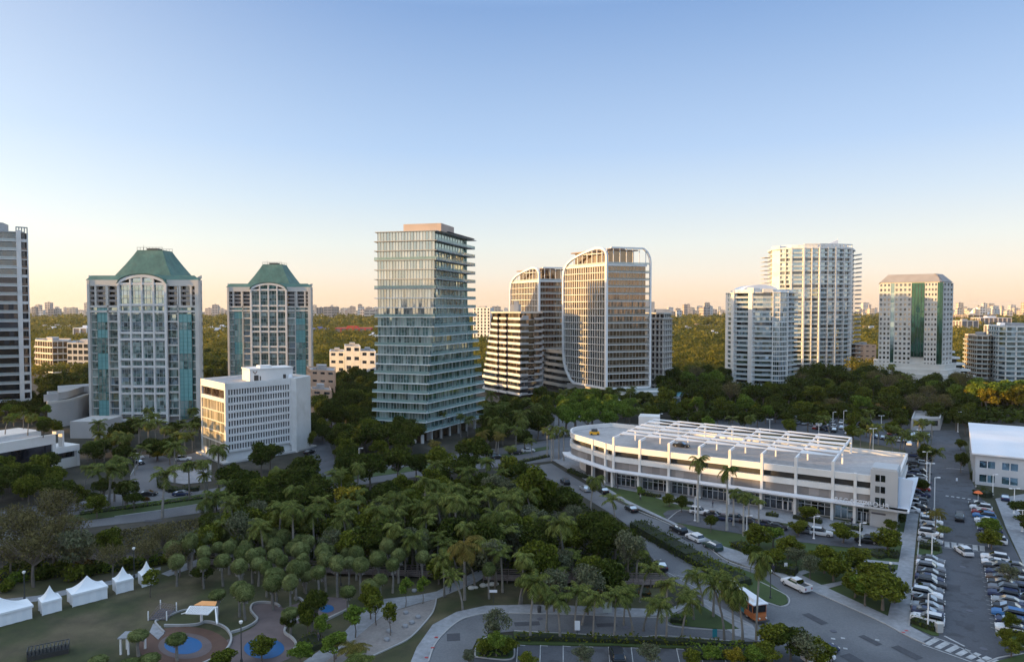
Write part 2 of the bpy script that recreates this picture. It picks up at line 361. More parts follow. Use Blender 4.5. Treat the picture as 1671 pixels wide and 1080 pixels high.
leafmat('leaf_palm', (.062, .085, .018), (.155, .175, .045), rnd=.5)
leafmat('leaf_gold', (.14, .12, .012), (.25, .20, .022))
leafmat('leaf_autumn', (.10, .05, .014), (.14, .075, .02))
leafmat('leaf_far', (.09, .11, .02), (.24, .18, .03), rnd=.35, trans=.35)

def text_mesh(body, size, extrude, m, parent, mtx, sp=1.0):
    cu = bpy.data.curves.new('t', 'FONT'); cu.body = body; cu.size = size; cu.extrude = extrude; cu.space_character = sp
    tmp = bpy.data.objects.new('t', cu); COL.objects.link(tmp); bpy.context.view_layer.update(); dg = bpy.context.evaluated_depsgraph_get()
    me = bpy.data.meshes.new_from_object(tmp.evaluated_get(dg)); bpy.data.objects.remove(tmp); me.materials.clear(); me.materials.append(MATS[m])
    o = bpy.data.objects.new('lettering', me); COL.objects.link(o); o.parent = parent; o.matrix_local = mtx; return o
# ---------------------------------------------------------------- large structures: towers and houses
def X(px, Y, z=HC): # world x of photo column px at distance Y
    f = Y*math.cos(PIT)-(z-HC)*math.sin(PIT)
    return (px-CX)/F*f
def XY(px, Y): return (X(px, Y), Y)
def apx(fc, px):       # where column px cuts a wall
    k = (px-CX)/F; a, u = fc.A, fc.u
    return (k*a.y-a.x)/(u.x-k*u.y)
def edges(poly): return [Face(poly[i], poly[(i+1) % len(poly)]) for i in range(len(poly))]
def facing(fc):  # does the wall look towards the place the photo was taken from
    m = (fc.A+fc.B)/2; return fc.n.dot(Vector((0, 0, 0))-m) > 0
def windows(fcrects, mats, parent, o, name='window', limit=100, w=None):
    n = 0; rest = MB()
    for fc, a0, a1, z0, z1 in fcrects:
        if n < limit:
            mb = MB(); fc.pane(mb, a0, a1, z0, z1, o, w); mb.build(name, mats, parent); n += 1
        else: fc.pane(rest, a0, a1, z0, z1, o, w)
    if rest.f: tag(rest.build(name, mats, parent), kind='stuff')
def simple(name, label, poly, zt, nf, wall='white_wall', glass='glass_window', sill=.42, bay=4.0, pier=.5, z0=0, balc=0, roof='roof_grey', mech=True, cat='building', group=None, parapet=1.0, rail=None, dep=.3):
    poly = ccw([tuple(p[:2]) for p in poly]); c = ctr(poly); t = thing(name, label, cat, (c[0], c[1], z0), group)
    fh = (zt-z0)/nf; wm = MB(); ES = [e for e in edges(poly) if e.L > .4]; VIS = [e for e in ES if facing(e)]; HID = [e for e in ES if not facing(e)]
    inn = offset(poly, -dep)
    for i in range(nf):
        z = z0+fh*i
        wm.prism(poly, z, z+fh*sill); gm = MB()
        for e in edges(inn):
            e.pane(gm, 0, e.L, z+fh*sill, z+fh, 0, bay/2)
        gm.build('window_band', glass, t)
        if balc:
            bm = MB(); bm.prism(offset(poly, balc), z-.12, z+.12); bm.build('balcony', wall, t)
            if rail:
                rm = MB()
                for e in edges(offset(poly, balc-.1)):
                    if facing(e): e.box(rm, 0, e.L, -.04, 0, z+.12, z+1.15)
                rm.build('railing', rail, t)
    for e in ES:
        n = max(1, int(round(e.L/bay)))
        if pier > 0:
            for k in range(n+1):
                a = e.L*k/n; a0 = max(0, a-pier/2); a1 = min(e.L, a+pier/2)
                if a1-a0 > .05: e.box(wm, a0, a1, -dep-.1, .03, z0, zt)
    wm.prism(poly, zt, zt+parapet*.3); wm.build('wall', wall, t)
    rm = MB(); rm.prism(offset(poly, -.5), zt+parapet*.3, zt+parapet*.3+.05)
    pp = offset(poly, 0); qq = offset(poly, -.5)
    pm = MB()
    for a, b, c2, d in zip(pp, pp[1:]+pp[:1], qq[1:]+qq[:1], qq):
        pm.hexa([(*a, zt+parapet*.3), (*b, zt+parapet*.3), (*c2, zt+parapet*.3), (*d, zt+parapet*.3), (*a, zt+parapet), (*b, zt+parapet), (*c2, zt+parapet), (*d, zt+parapet)])
    pm.build('parapet', wall, t); ro = rm.build('roof', roof, t)
    if mech:
        mm = MB(); q = [(c[0]+(p[0]-c[0])*.35, c[1]+(p[1]-c[1])*.35) for p in poly]; mm.prism(q, zt+.4, zt+2.8)
        mm.box(q[0][0]-2.2, q[0][0]-.6, q[0][1]-1.2, q[0][1]+.2, zt+.4, zt+1.7); mm.build('mechanical_box', roof, ro)
    return t
# -- two towers with green copper roofs and a gridded, arched middle bay
def green_tower(X0, Y, label, skew):
    W = 48.3; zf = lambda py: 50+(503-py)*.267
    t = thing('apartment_tower', label, 'building', (X0+W/2, Y, 0), 'apartment towers with green copper roofs')
    fc = Face((X0, Y), (X0+W, Y)); s = lambda px: (px-145)*.267
    back = [(X0+W+skew*26, Y+26), (X0+skew*26-0, Y+26)]
    poly = [(X0, Y+1.2), (X0+W, Y+1.2)]+back
    zt = zf(457)
    core = MB(); core.prism(offset(poly, -.5), 0, zt-1); core.build('wall', 'grey_wall', t)
    for e in edges(poly)[3:4]+edges(poly)[1:2]:
        sm = MB()
        for i in range(18):
            z = 2+3.42*i
            e.pane(sm, 1, e.L-1, z+.9, z+2.9, .02, 2.5); 
        sm.build('side_glazing', 'glass_blue', t)
        fm = MB()
        for i in range(19): e.box(fm, 0, e.L, -.1, .5, 2+3.42*i-.5, 2+3.42*i+.75)
        n = 7
        for k in range(n+1): e.box(fm, max(0, e.L*k/n-.35), min(e.L, e.L*k/n+.35), -.1, .52, 0, zt)
        fm.build('side_frame', 'pale_stone', t)
    FH = 11.0/3
    hz = [zf(y) for y in (463.5, 497.5, 508.8, 542.9, 553.6, 586, 598, 630.4, 641.7, 674, 685)]
    vm = [s(v) for v in (197.2, 216.5, 235, 253.8, 273.2)]
    gm = MB()
    for k, v in enumerate(vm):
        hw = .5 if k in (0, 4) else .34
        zz = zf(464) if k in (0, 4) else zf(452 if k in (1, 3) else 449.5)
        fc.box(gm, v-hw, v+hw, .9, 1.9, 0, zz)
    for z in hz: fc.box(gm, vm[0], vm[4], .9, 1.8, z-.45, z+.45)
    n = 14
    for i in range(n):      # arch of the bay
        a0 = vm[0]-.6+(vm[4]-vm[0]+1.2)*i/n; a1 = vm[0]-.6+(vm[4]-vm[0]+1.2)*(i+1)/n
        q = lambda a: zf(464)+(zf(448.5)-zf(464))*(1-((a-(vm[0]+vm[4])/2)/((vm[4]-vm[0])/2+.6))**2)**.6
        za, zb = q(a0+.001), q(a1-.001)
        gm.hexa([fc.P(a0, 2.0, za-1.2), fc.P(a1, 2.0, zb-1.2), fc.P(a1, .8, zb-1.2), fc.P(a0, .8, za-1.2), fc.P(a0, 2.0, za), fc.P(a1, 2.0, zb), fc.P(a1, .8, zb), fc.P(a0, .8, za)])
    gm.build('bay_frame', 'white_wall', t)
    zz = [3]; 
    while zz[-1] < zf(453)-2: zz.append(zz[-1]+3.42)
    th = MB()
    for k in range(4):
        for i in range(len(zz)-1):
            z0, z1 = zz[i], zz[i+1]; top = zf(460 if k in (0, 3) else 454)
            if z1 > top: z1 = top
            if z1-z0 < .5: continue
            wm = MB(); fc.pane(wm, vm[k]+.3, vm[k+1]-.3, z0, z0+(z1-z0)*.42, .95, 1.4, 0); fc.pane(wm, vm[k]+.3, vm[k+1]-.3, z0+(z1-z0)*.42, z1, .95, 1.4, 1)
            wm.build('bay_window', ['glass_sea', 'glass_teal' if (i+k) % 3 else 'glass_sea'] if Y > 350 else ['glass_teal', 'glass_blue'] if (i//3) % 2 else ['glass_teal', 'glass_teal'], t)
            fc.box(th, vm[k], vm[k+1], .95, 1.1, z0-.12, z0+.12)
        for m in (.33, .66): fc.box(th, vm[k]+(vm[k+1]-vm[k])*m-.05, vm[k]+(vm[k+1]-vm[k])*m+.05, .95, 1.05, 3, zf(466))
    th.build('mullion', 'slab_grey', t)
    # side bays: white balcony bands next to the bay, teal glass shafts beyond, grey frame at the corners
    for (p0, p1, kind) in ((178, 196, 'b'), (274.5, 292, 'b'), (160, 178, 't'), (292, 313, 't'), (149, 160, 'g'), (313, 320, 'g')):
        a0, a1 = s(p0), s(p1)
        for i in range(len(zz)-1):
            z = zz[i]
            if z > zf(500): continue
            wm = MB()
            if kind == 'b': fc.pane(wm, a0, a1, z, z+3.42, -.3, 1.6); wm.build('side_window', 'glass_teal' if random.random() < .6 else 'glass_blue', t)
            elif kind == 't':
                tealp = (i//2) % 3 == (0 if p0 < 200 else 1) or random.random() < .25
                fc.pane(wm, a0, a1, z, z+3.42, .55, 1.7); wm.build('glazed_shaft_panel', 'teal_panel' if tealp else 'glass_teal', t)
            else: fc.pane(wm, a0, a1, z, z+3.42, -.3, 1.5); wm.build('corner_window', 'glass_teal', t)
        bm = MB()
        for i in range(len(zz)-1):
            z = zz[i]
            if z > zf(500): continue
            if kind == 'b': fc.box(bm, a0, a1, -.35, .9, z-.18, z+.55 if i % 3 == 0 else z+.05)
            elif kind == 't': fc.box(bm, a0, a1, .5, .62, z-.08, z+.08); fc.box(bm, a0, a1, .5, .62, z+1.5, z+1.6)
            else: fc.box(bm, a0, a1, -.35, .3, z-.18, z+.18)
        if kind == 't':
            for m in (0, .34, .67, 1): fc.box(bm, a0+(a1-a0)*m-.08, a0+(a1-a0)*m+.08, .4, .66, 2, zf(500))
            fc.box(bm, a0, a1, -.4, .5, 2, 2.3)
        if kind == 'b': fc.box(bm, a0-.2 if p0 < 200 else a1-.25, a0+.25 if p0 < 200 else a1+.2, -.3, 1.0, 0, zf(468))
        bm.build('balcony' if kind == 'b' else 'panel_frame', {'b': 'pale_stone', 't': 'mullion_green', 'g': 'pale_stone'}[kind], t)
    for (e0, e1, q0, q1, ps) in ((145, 149, 149, 197, (158, 176)), (320, 326, 274, 320, (295, 313))):
        fm = MB(); fc.box(fm, s(e0), s(e1), -2, 1.2, 0, zt); c0 = s(q0); c1 = s(q1)-(.7 if q0 == 149 else 0)
        for py in (500, 508): fc.box(fm, c0, c1, -1, 1.0, zf(py)-.5, zf(py)+.45)
        fc.box(fm, c0, c1, -1.3, .9, zf(467), zt-.02)
        for p in ps: fc.box(fm, s(p)-.4, s(p)+.4, -1.2, .85, zf(500), zf(467))
        fm.build('corner_frame', 'pale_stone', t)
        lg = MB(); fc.pane(lg, s(q0), s(q1), zf(500), zf(467), -1.6, 2.2); lg.build('loggia_glass', 'glass_dark', t)
        for z in (zf(492), zf(484), zf(476)): lb = MB(); fc.box(lb, c0, c1, -1.7, .5, z-.15, z+.9); lb.build('loggia_parapet', 'grey_brown', t)
    # roof: green skirt, flared hip, flat crown with rail
    rf = MB(); cx = X0+W/2; 
    e0 = [(X0-.6, Y-.9), (X0+W+.6, Y-.9), (X0+W+skew*26, Y+26.5), (X0+skew*26-.5, Y+26.5)]; e1 = offset(e0, -2.0)
    for a, b, c2, d in zip(e0, e0[1:]+e0[:1], e1[1:]+e1[:1], e1): rf.face([(*a, zt), (*b, zt), (*c2, zf(449.5)), (*d, zf(449.5))])
    rf.face([(*p, zf(449.5)) for p in e1]); rf.face([(*p, zt-.02) for p in e0][::-1])
    cyy = Y+13; 
    prof = [(13.9, 12.3, zf(458)), (12.2, 10.6, zf(449)), (9.2, 7.9, zf(431)), (6.8, 5.6, zf(415)), (5.7, 4.6, zf(407))]
    cxx = cx+skew*11*.3
    for (w0, d0, z0), (w1, d1, z1) in zip(prof, prof[1:]):
        a = [(cxx-w0, cyy-d0, z0), (cxx+w0, cyy-d0, z0), (cxx+w0, cyy+d0, z0), (cxx-w0, cyy+d0, z0)]
        b = [(cxx-w1, cyy-d1, z1), (cxx+w1, cyy-d1, z1), (cxx+w1, cyy+d1, z1), (cxx-w1, cyy+d1, z1)]
        for i in range(4): j = (i+1) % 4; rf.face([a[i], a[j], b[j], b[i]])
    z = zf(407); rf.box(cxx-5.7, cxx+5.7, cyy-4.6, cyy+4.6, z-.01, z+.3)
    # gable of the arched bay running back into the hip
    n = 12
    for i in range(n):
        q = lambda k: (cx-10.9+21.8*k/n, zf(463.5)+(zf(447.5)-zf(463.5))*(1-(2*k/n-1)**2)**.6)
        (x0, z0), (x1, z1) = q(i), q(i+1); rf.face([(x0, Y-2.3, z0+.25), (x1, Y-2.3, z1+.25), (x1, Y+12, z1+.25), (x0, Y+12, z0+.25)]); rf.face([(x0, Y-2.2, z0-.1), (x1, Y-2.2, z1-.1), (x1, Y-2.2, z1+.25), (x0, Y-2.2, z0+.25)])
    ro = rf.build('roof', 'copper_green', t)
    rl = MB()
    for i in range(9):
        for yy in (cyy-4.6, cyy+4.6): rl.tube((cxx-5.6+11.2*i/8, yy, z+.3), (cxx-5.6+11.2*i/8, yy, z+1.5), .07, n=4)
    for yy in (cyy-4.6, cyy+4.6): rl.box(cxx-5.7, cxx+5.7, yy-.06, yy+.06, z+1.4, z+1.55)
    rl.box(cxx-2.6, cxx+2.2, cyy-2, cyy+2, z+.3, z+1.3); rl.tube((cxx-3.5, cyy-3, z+.3), (cxx-3.5, cyy-3, z+2.6), .06, n=4)
    rl.build('roof_railing', 'steel_dark', ro)
    pd = MB(); pd.box(X0-1, X0+W+1, Y+1.3, Y+24, 0, 3); pd.build('base', 'grey_wall', t)
mat('grey_brown', (.30, .27, .25), .7, .1, .2)
green_tower(X(145, 299), 299, 'larger green-roofed tower with white gridded arched bay, beside the dark tower at the left edge', -.50)
green_tower(X(372, 398), 398, 'farther green-roofed tower with arched bay, rising behind the small white office block', -.36)
# -- dark tower cut by the left edge
def left_tower():
    t = thing('dark_balcony_tower', 'tall dark tower with white slabs and balconies cut by the left edge', 'building', (-235, 325, 0))
    B = XY(48, 312); M = XY(30, 309); A = XY(-70, 300)
    poly = ccw([A, M, B, (B[0]-28, B[1]+34), (A[0]-30, A[1]+28)])
    nf = 20; z0 = 4; fh = 4.0
    c = MB(); c.prism(offset(poly, -2.5), 0, z0+nf*fh); c.build('wall', 'dark_wall', t)
    f1 = Face(A, M); f2 = Face(M, B)
    for i in range(nf):
        z = z0+fh*i
        g = MB(); Face(offset(poly, -2.2)[0], offset(poly, -2.2)[1]).pane(g, 0, f1.L, z, z+fh, 0, 1.8); g.build('window_band', 'glass_office' if i < 15 else 'glass_dark', t)
        g = MB(); Face(offset(poly, -1.8)[1], offset(poly, -1.8)[2]).pane(g, 0, f2.L, z, z+fh, 0, 1.6); g.build('corner_window', 'glass_office', t)
        s = MB(); s.prism(poly, z-.18, z+.18); s.build('balcony_slab', 'white_wall' if i % 1 == 0 else 'slab_grey', t)
        r = MB(); f1.box(r, 0, f1.L, -.12, -.05, z+.2, z+1.2); r.build('railing', 'rail_pale', t)
        r = MB(); f2.box(r, .8, f2.L, -.25, -.1, z+.2, z+1.15); r.build('balcony_wall', 'white_wall' if random.random() < .35 else 'brown_wall', t)
    v = MB(); f2.box(v, -.2, 1.5, -.3, .5, 0, z0+nf*fh+1); f2.box(v, f2.L-.35, f2.L+.1, -.6, .2, 0, z0+nf*fh); v.build('pilaster', 'white_wall', t)
    q = MB(); zt = z0+nf*fh; q.prism(offset(poly, -1), zt, zt+.5); f1.box(q, -10, f1.L-6, -14, -4, zt+.5, zt+4.5)
    for k in range(5): f2.box(q, f2.L*k/4-.2, f2.L*k/4+.2, -1.2, -.8, zt, zt+2.6)
    f2.box(q, 0, f2.L, -1.3, -.7, zt+2.2, zt+2.7); q.build('roof', 'slab_grey', t)
left_tower()
# -- small white office block with slot windows
def office():
    t = thing('office_block', 'small white office block with rows of narrow slot windows and golden side wall', 'building', (-88, 235, 0))
    L = (-107.4, 236.0); A = (-92.3, 220); B = (-76.2, 238); Bo = (-74.7, 237.2); C = (-72.6, 246.5); D = (-90, 260)
    zt = 25.4; fc = Face(A, B); lf = Face(L, A)
    poly = [A, B, C, D, L]
    wl = MB(); ins = offset(poly, -.7)
    wl.prism(ins, 0, zt-.3)
    nr = 8; nc = 24; zb = 3.4; fh = (zt-1.7-zb)/nr; a0, a1 = .9, fc.L-1.3
    fc.box(wl, 0, a0, -.7, 0, 2.6, zt); fc.box(wl, a1, fc.L, -.7, 0, 2.6, zt)
    rects = []
    for r in range(nr):
        z = zb+fh*r
        fc.box(wl, a0, a1, -.7, 0.12, z-.02, z+fh*.30)
        for k in range(nc+1):
            a = a0+(a1-a0)*k/nc; fc.box(wl, max(a0, a-.17), min(a1, a+.17), -.7, 0, z+fh*.30, z+fh-.02)
        for k in range(nc): rects.append((fc, a0+(a1-a0)*k/nc+.17, a0+(a1-a0)*(k+1)/nc-.17, z+fh*.30, z+fh-.02))
    fc.box(wl, a0, a1, -.7, .12, zt-1.7, zt)
    rb = Face(Bo, C); rb.box(wl, -.3, rb.L, -2, 0, 0, zt+.4)
    lf.box(wl, 0, .6, -.6, 0, 0, zt); lf.box(wl, lf.L-.9, lf.L, -.7, 0, 0, zt); lf.box(wl, .6, lf.L-.9, -.7, 0, zt-1.9, zt); lf.box(wl, .6, lf.L-.9, -.7, 0, zt-5.9, zt-4.7); lf.box(wl, .6, lf.L-.9, -.65, -.02, 0, 2.5)
    wl.build('wall', 'white_wall', t)
    rects.sort(key=lambda q: -q[3]); windows(rects, 'glass_office', t, -.5)
    g = MB(); lf.pane(g, .6, lf.L-.9, zt-4.7, zt-1.9, -.62, 1.2); g.build('loggia_window', 'glass_bronze', t)
    for i in range(5):
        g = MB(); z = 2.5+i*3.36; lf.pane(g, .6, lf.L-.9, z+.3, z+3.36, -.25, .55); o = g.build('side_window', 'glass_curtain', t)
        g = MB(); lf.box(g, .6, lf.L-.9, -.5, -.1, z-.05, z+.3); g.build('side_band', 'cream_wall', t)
    r = MB(); r.prism(offset(poly, -1), zt-.25, zt-.2); ro = r.build('roof', 'roof_grey', t)
    p = MB(); 
    for e in edges(poly): e.box(p, 0, e.L, -.5, .02, zt-.3, zt+.45)
    p.build('parapet', 'white_wall', t)
    m = MB(); mf = Face((-88.5, 231), (-76.8, 239.8)); mf.box(m, 0, mf.L, -9, 0, zt-.2, zt+4.1); mf.box(m, 4, 8, -6, -2, zt+4.1, zt+4.9); mf.box(m, -.2, mf.L+.2, -9.2, .2, zt+3.8, zt+4.15)
    pe = m.build('penthouse', 'white_wall', ro)
    d = MB(); mf.box(d, 1.4, 2.9, 0, .05, zt-.1, zt+1.9); mf.box(d, 3.3, 3.6, 0, .3, zt-.1, zt+1.5); mf.box(d, mf.L-3.4, mf.L-2.4, 0, .05, zt-.1, zt+1.7); d.build('door', 'black_void', ro)
    v = MB()   # heart shaped dark mark on the penthouse wall
    for (x0, z0, x1, z1, wd) in ((1.1, 3.3, 1.75, 2.3, .33), (2.4, 3.3, 1.75, 2.3, .3), (1.0, 3.35, 1.45, 3.15, .2), (2.05, 3.15, 2.45, 3.35, .2)):
        v.hexa([mf.P(x0-wd/2, .06, zt+z0), mf.P(x1-wd/2, .06, zt+z1), mf.P(x1-wd/2, .02, zt+z1), mf.P(x0-wd/2, .02, zt+z0), mf.P(x0+wd/2, .06, zt+z0), mf.P(x1+wd/2, .06, zt+z1), mf.P(x1+wd/2, .02, zt+z1), mf.P(x0+wd/2, .02, zt+z0)])
    v.build('wall_mark', 'brown_wall', pe)
    dm = MB(); dm.lathe(mf.P(mf.L-1.2, .9, zt-.2), [(.75, 0), (.78, .8), (.6, 1.5), (.3, 1.85), (.02, 1.95)], 12); dm.build('satellite_dome', 'roof_white', ro)
    base = MB(); base.prism(offset(poly, 1.5), 0, .5); base.build('plinth', 'grey_wall', t)
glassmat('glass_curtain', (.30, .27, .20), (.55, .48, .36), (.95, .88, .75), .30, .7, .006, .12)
office()
# -- tall glass tower with thin projecting slabs
def glass_tower():
    t = thing('glass_tower', 'tall slim glass tower with thin projecting slabs in the centre', 'building', (-32, 268, 0))
    nf = 21; zt = 78.3; z0 = 4.6; fh = (zt-z0)/nf
    def itp(k, tab):
        for (a, b), (c, d) in zip(tab, tab[1:]):
            if k <= c: return b+(d-b)*(k-a)/(c-a)
        return tab[-1][1]
    def foot(z):
        k = (zt-z)
        xl = X(itp(k, [(0, 617), (40, 617), (60, 615), (80, 613)]), 258); xc = X(itp(k, [(0, 710), (25, 708), (32, 706), (45, 700), (60, 694), (80, 688)]), 252)
        xr = X(itp(k, [(0, 762), (28, 763), (40, 770), (60, 776), (80, 777)]), 284)
        return [(xl, 258), (xc, 252), (xr, 284), (xr-18, 292), (xl+2, 284)]
    core = MB()
    core.prism(offset(foot(zt), -5), 0, zt); core.build('wall', 'grey_wall', t)
    for i in range(nf):
        z = z0+fh*i; P = foot(z+fh/2); Fs = edges(P); wide = 1.7 if i < 5 else 1.2
        g = MB(); warm = i > 11  # upper floors: paler warm glass carries a painted sky reflection
        Fs[0].pane(g, 0, Fs[0].L, z+.15, z+fh-.12, 0, 1.15); Fs[4].pane(g, 0, Fs[4].L, z+.15, z+fh-.12, 0, 1.2)
        g.build('glass_wall', 'glass_teal_skyglow' if warm else 'glass_teal', t)
        g = MB(); Fs[1].pane(g, 0, Fs[1].L, z+.15, z+fh-.12, -.8, 1.3); Fs[2].pane(g, 0, Fs[2].L, z+.15, z+fh-.12, 0, 1.5); Fs[3].pane(g, 0, Fs[3].L, z+.15, z+fh-.12, 0, 1.5); g.build('side_glass_wall', 'glass_teal', t)
        m = MB(); n = int(Fs[0].L/1.15)
        for k in range(n+1): a = Fs[0].L*k/n; Fs[0].box(m, a-.05, a+.05, -.02, .14, z+.1, z+fh-.1)
        n = int(Fs[1].L/2.6)
        for k in range(n+1): a = Fs[1].L*k/n; Fs[1].box(m, a-.05, a+.05, -.82, -.66, z+.1, z+fh-.1)
        m.build('mullion', 'slab_grey', t)
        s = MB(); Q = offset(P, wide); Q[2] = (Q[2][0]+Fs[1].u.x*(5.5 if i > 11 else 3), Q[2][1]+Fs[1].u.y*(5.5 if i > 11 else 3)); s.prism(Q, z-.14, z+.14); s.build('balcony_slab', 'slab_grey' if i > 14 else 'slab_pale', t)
        r = MB(); q1 = Face(Q[1], Q[2]); q1.box(r, 1.0, q1.L, -.16, -.1, z+.14, z+1.15)
        if i < 5 or i % 3 == 0: q0 = Face(Q[0], Q[1]); q0.box(r, 0, q0.L, -.16, -.1, z+.14, z+1.15)
        q2 = Face(Q[2], Q[3]); q2.box(r, 0, q2.L, -.16, -.1, z+.14, z+1.15)
        r.build('railing', 'rail_glass', t)
    P = foot(zt); s = MB(); Q = offset(P, .9); Q[2] = (Q[2][0]+2.6, Q[2][1]+5); s.prism(Q, zt-.12, zt+.14); s.build('roof', 'slab_grey', t)
    l = MB(); e = Face(P[1], P[2])
    for k in range(26): e.box(l, 8+k*1.1, 8.3+k*1.1, -3, 2.5, zt+.14, zt+.5)
    l.build('roof_louvre', 'steel_dark', t)
    pb = MB(); a = P[0][0]; e0 = Face(P[0], P[1]); e0.box(pb, 9.5, 24.5, -16, -2.2, zt+.1, zt+3.0); pb.build('penthouse', 'muted_pink', t)
    lob = MB(); P0 = foot(2); 
    for e in edges(offset(P0, -2.5)): e.pane(lob, 0, e.L, 0, z0, 0, 2.2)
    lob.build('lobby_glass', 'glass_bronze', t)
    col = MB()
    for e in edges(offset(P0, -.3))[:2]:
        for k in range(7): a = e.L*k/6; e.box(col, a-.3, a+.3, -.6, 0, 0, z0)
    col.build('column', 'white_wall', t)
mat('muted_pink', (.46, .36, .30), .7, .1, .2)
mat('slab_pale', (.62, .66, .66), .6, .06, .3)
glassmat('glass_teal_skyglow', (.05, .07, .065), (.34, .32, .28), (.74, .78, .76), .42, .55, .010)
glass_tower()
# -- pair of towers framed by rounded white arches
def arch_tower(A, B, C, z0, zr, nf, label, crown=9.2, cut=True):
    D = (C[0]+A[0]-B[0], C[1]+A[1]-B[1]); poly = [A, B, C, D]
    t = thing('arched_frame_tower', label, 'building', ((A[0]+C[0])/2, (A[1]+C[1])/2, 0), 'towers with rounded white frames')
    l = Face(A, B); f = Face(B, C); fh = (zr-z0)/nf
    core = MB(); core.prism(offset(poly, -2.5), 0, zr); core.build('wall', 'brown_wall', t)
    for i in range(nf):
        z = z0+fh*i; left0 = 0
        if cut: left0 = max(0, 9*(1-min(1, (z-z0)/20.0))**2.0)
        g = MB(); l.pane(g, left0, l.L, z+.2, z+fh, -.35, .9); g.build('side_window_band', 'glass_bronze' if i > nf*.55 else 'glass_dark', t)  # bronze above, dark below: sky and ground reflection put into the glass colour
        g = MB(); f.pane(g, 0, f.L, z+.2, z+fh, -.35, .95); g.build('front_glass', 'glass_bronze', t)
        s = MB(); s.hexa([l.P(left0, .35, z-.16), l.P(l.L, .35, z-.16), l.P(l.L, -3, z-.16), l.P(left0, -3, z-.16), l.P(left0, .35, z+.16), l.P(l.L, .35, z+.16), l.P(l.L, -3, z+.16), l.P(left0, -3, z+.16)])
        f.box(s, .4, f.L+2.4, -3, .4, z-.17, z+.17); s.build('floor_slab', 'white_wall', t)
        p = MB(); n = int(l.L/1.9)
        for k in range(n+1):
            a = l.L*k/n
            if a >= left0: l.box(p, max(left0, a-.22), min(l.L, a+.22), -.5, .05, z+.16, z+fh-.16)
        n = int(f.L/1.9)
        for k in range(1, n): a = f.L*k/n; f.box(p, a-.04, a+.04, -.35, -.25, z+.16, z+fh-.16)
        p.build('mullion', 'pale_stone', t)
        r = MB(); f.box(r, .5, f.L+2.2, .28, .34, z+.17, z+1.1); r.build('railing', 'rail_bronze', t)
    s = MB(); s.prism(offset(poly, .35), zr-.5, zr+.5); s.build('roof_terrace', 'white_wall', t)
    fr = MB()
    def band(fc, pts, w=1.0, o=.9):
        for (a0, z0_), (a1, z1_) in zip(pts, pts[1:]):
            p0 = Vector(fc.P(a0, 0, z0_)); p1 = Vector(fc.P(a1, 0, z1_)); d = (p1-p0).normalized(); nn = fc.n.cross(d).normalized()*w/2; oo = fc.n
            fr.hexa([p0-nn+oo*o, p1-nn+oo*o, p1-nn-oo*.4, p0-nn-oo*.4, p0+nn+oo*o, p1+nn+oo*o, p1+nn-oo*.4, p0+nn-oo*.4])
    zc = zr+crown
    L = l.L
    left = [(L, z0), (L, zr+crown*.52), (L*.985, zr+crown*.72), (L*.94, zr+crown*.9), (L*.86, zc), (L*.76, zc+.1), (L*.58, zr+crown*.88), (L*.4, zr+crown*.72), (L*.22, zr+crown*.5), (L*.1, zr+crown*.25), (L*.03, zr-crown*.1), (0, zr-crown*.6)]
    if cut: left += [(0, z0+19), (.8, z0+12), (3, z0+7), (6.5, z0+2.5), (9.5, z0+.6), (L, z0)]
    else: left += [(0, z0), (L, z0)]
    band(l, left)
    W = f.L+2.6
    band(f, [(0, z0), (W, z0), (W, zr+crown*.2), (W-.5, zr+crown*.5), (W-2, zr+crown*.8), (W-4.5, zc), (2, zc)], .8)
    fr.build('arch_frame', 'steel_white', t)
    ph = MB(); inn = offset(poly, -4)
    for e in edges(inn): e.pane(ph, 0, e.L, zr+.5, zc-1.2, 0, 1.4)
    po = ph.build('penthouse', 'glass_bronze', t)
    pr = MB(); pr.prism(offset(inn, 1.5), zc-1.2, zc-.6); e = Face(inn[0], inn[1]); e.box(pr, e.L*.3, e.L*.8, -7, -1, zr+.5, zc-.2); pr.prism(offset(inn, -3), zc-.6, zc+.3); pr.build('penthouse_roof', 'brown_wall', po)
    cm = MB()
    for k in range(1, 9):
        a = L*k/9.0; q = k/9.0; zz = zr+crown*(.25+1.1*q if q < .55 else .95); l.box(cm, a-.15, a+.15, -.3, 0, zr+.5, zz)
    for k in range(0, 7): a = f.L*k/6; f.box(cm, a-.15, a+.15, -.4, -.1, zr+.5, zc-.3)
    l.box(cm, L*.25, L*.9, -6, -.2, zc-2.9, zc-2.6)
    cm.build('crown_post', 'steel_white', t)
    rl = MB(); l.box(rl, 0, L, -.1, 0, zr+.5, zr+1.6); f.box(rl, 0, f.L+2, 0, .1, zr+.5, zr+1.6); rl.build('terrace_rail', 'rail_pale', t)
    fo = MB(); fo.prism(offset(poly, -1.2), 0, z0-.4); fo.build('base', 'grey_wall', t)
    return t
railmat('rail_bronze', (.42, .38, .33), .5)
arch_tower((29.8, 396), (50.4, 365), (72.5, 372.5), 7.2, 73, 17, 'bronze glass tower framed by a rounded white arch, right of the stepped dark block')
arch_tower((-.8, 462), (17.2, 432), (38, 438), 5, 67, 16, 'farther rounded-arch tower with gold lit side, half hidden behind its twin', 8.5, cut=False)
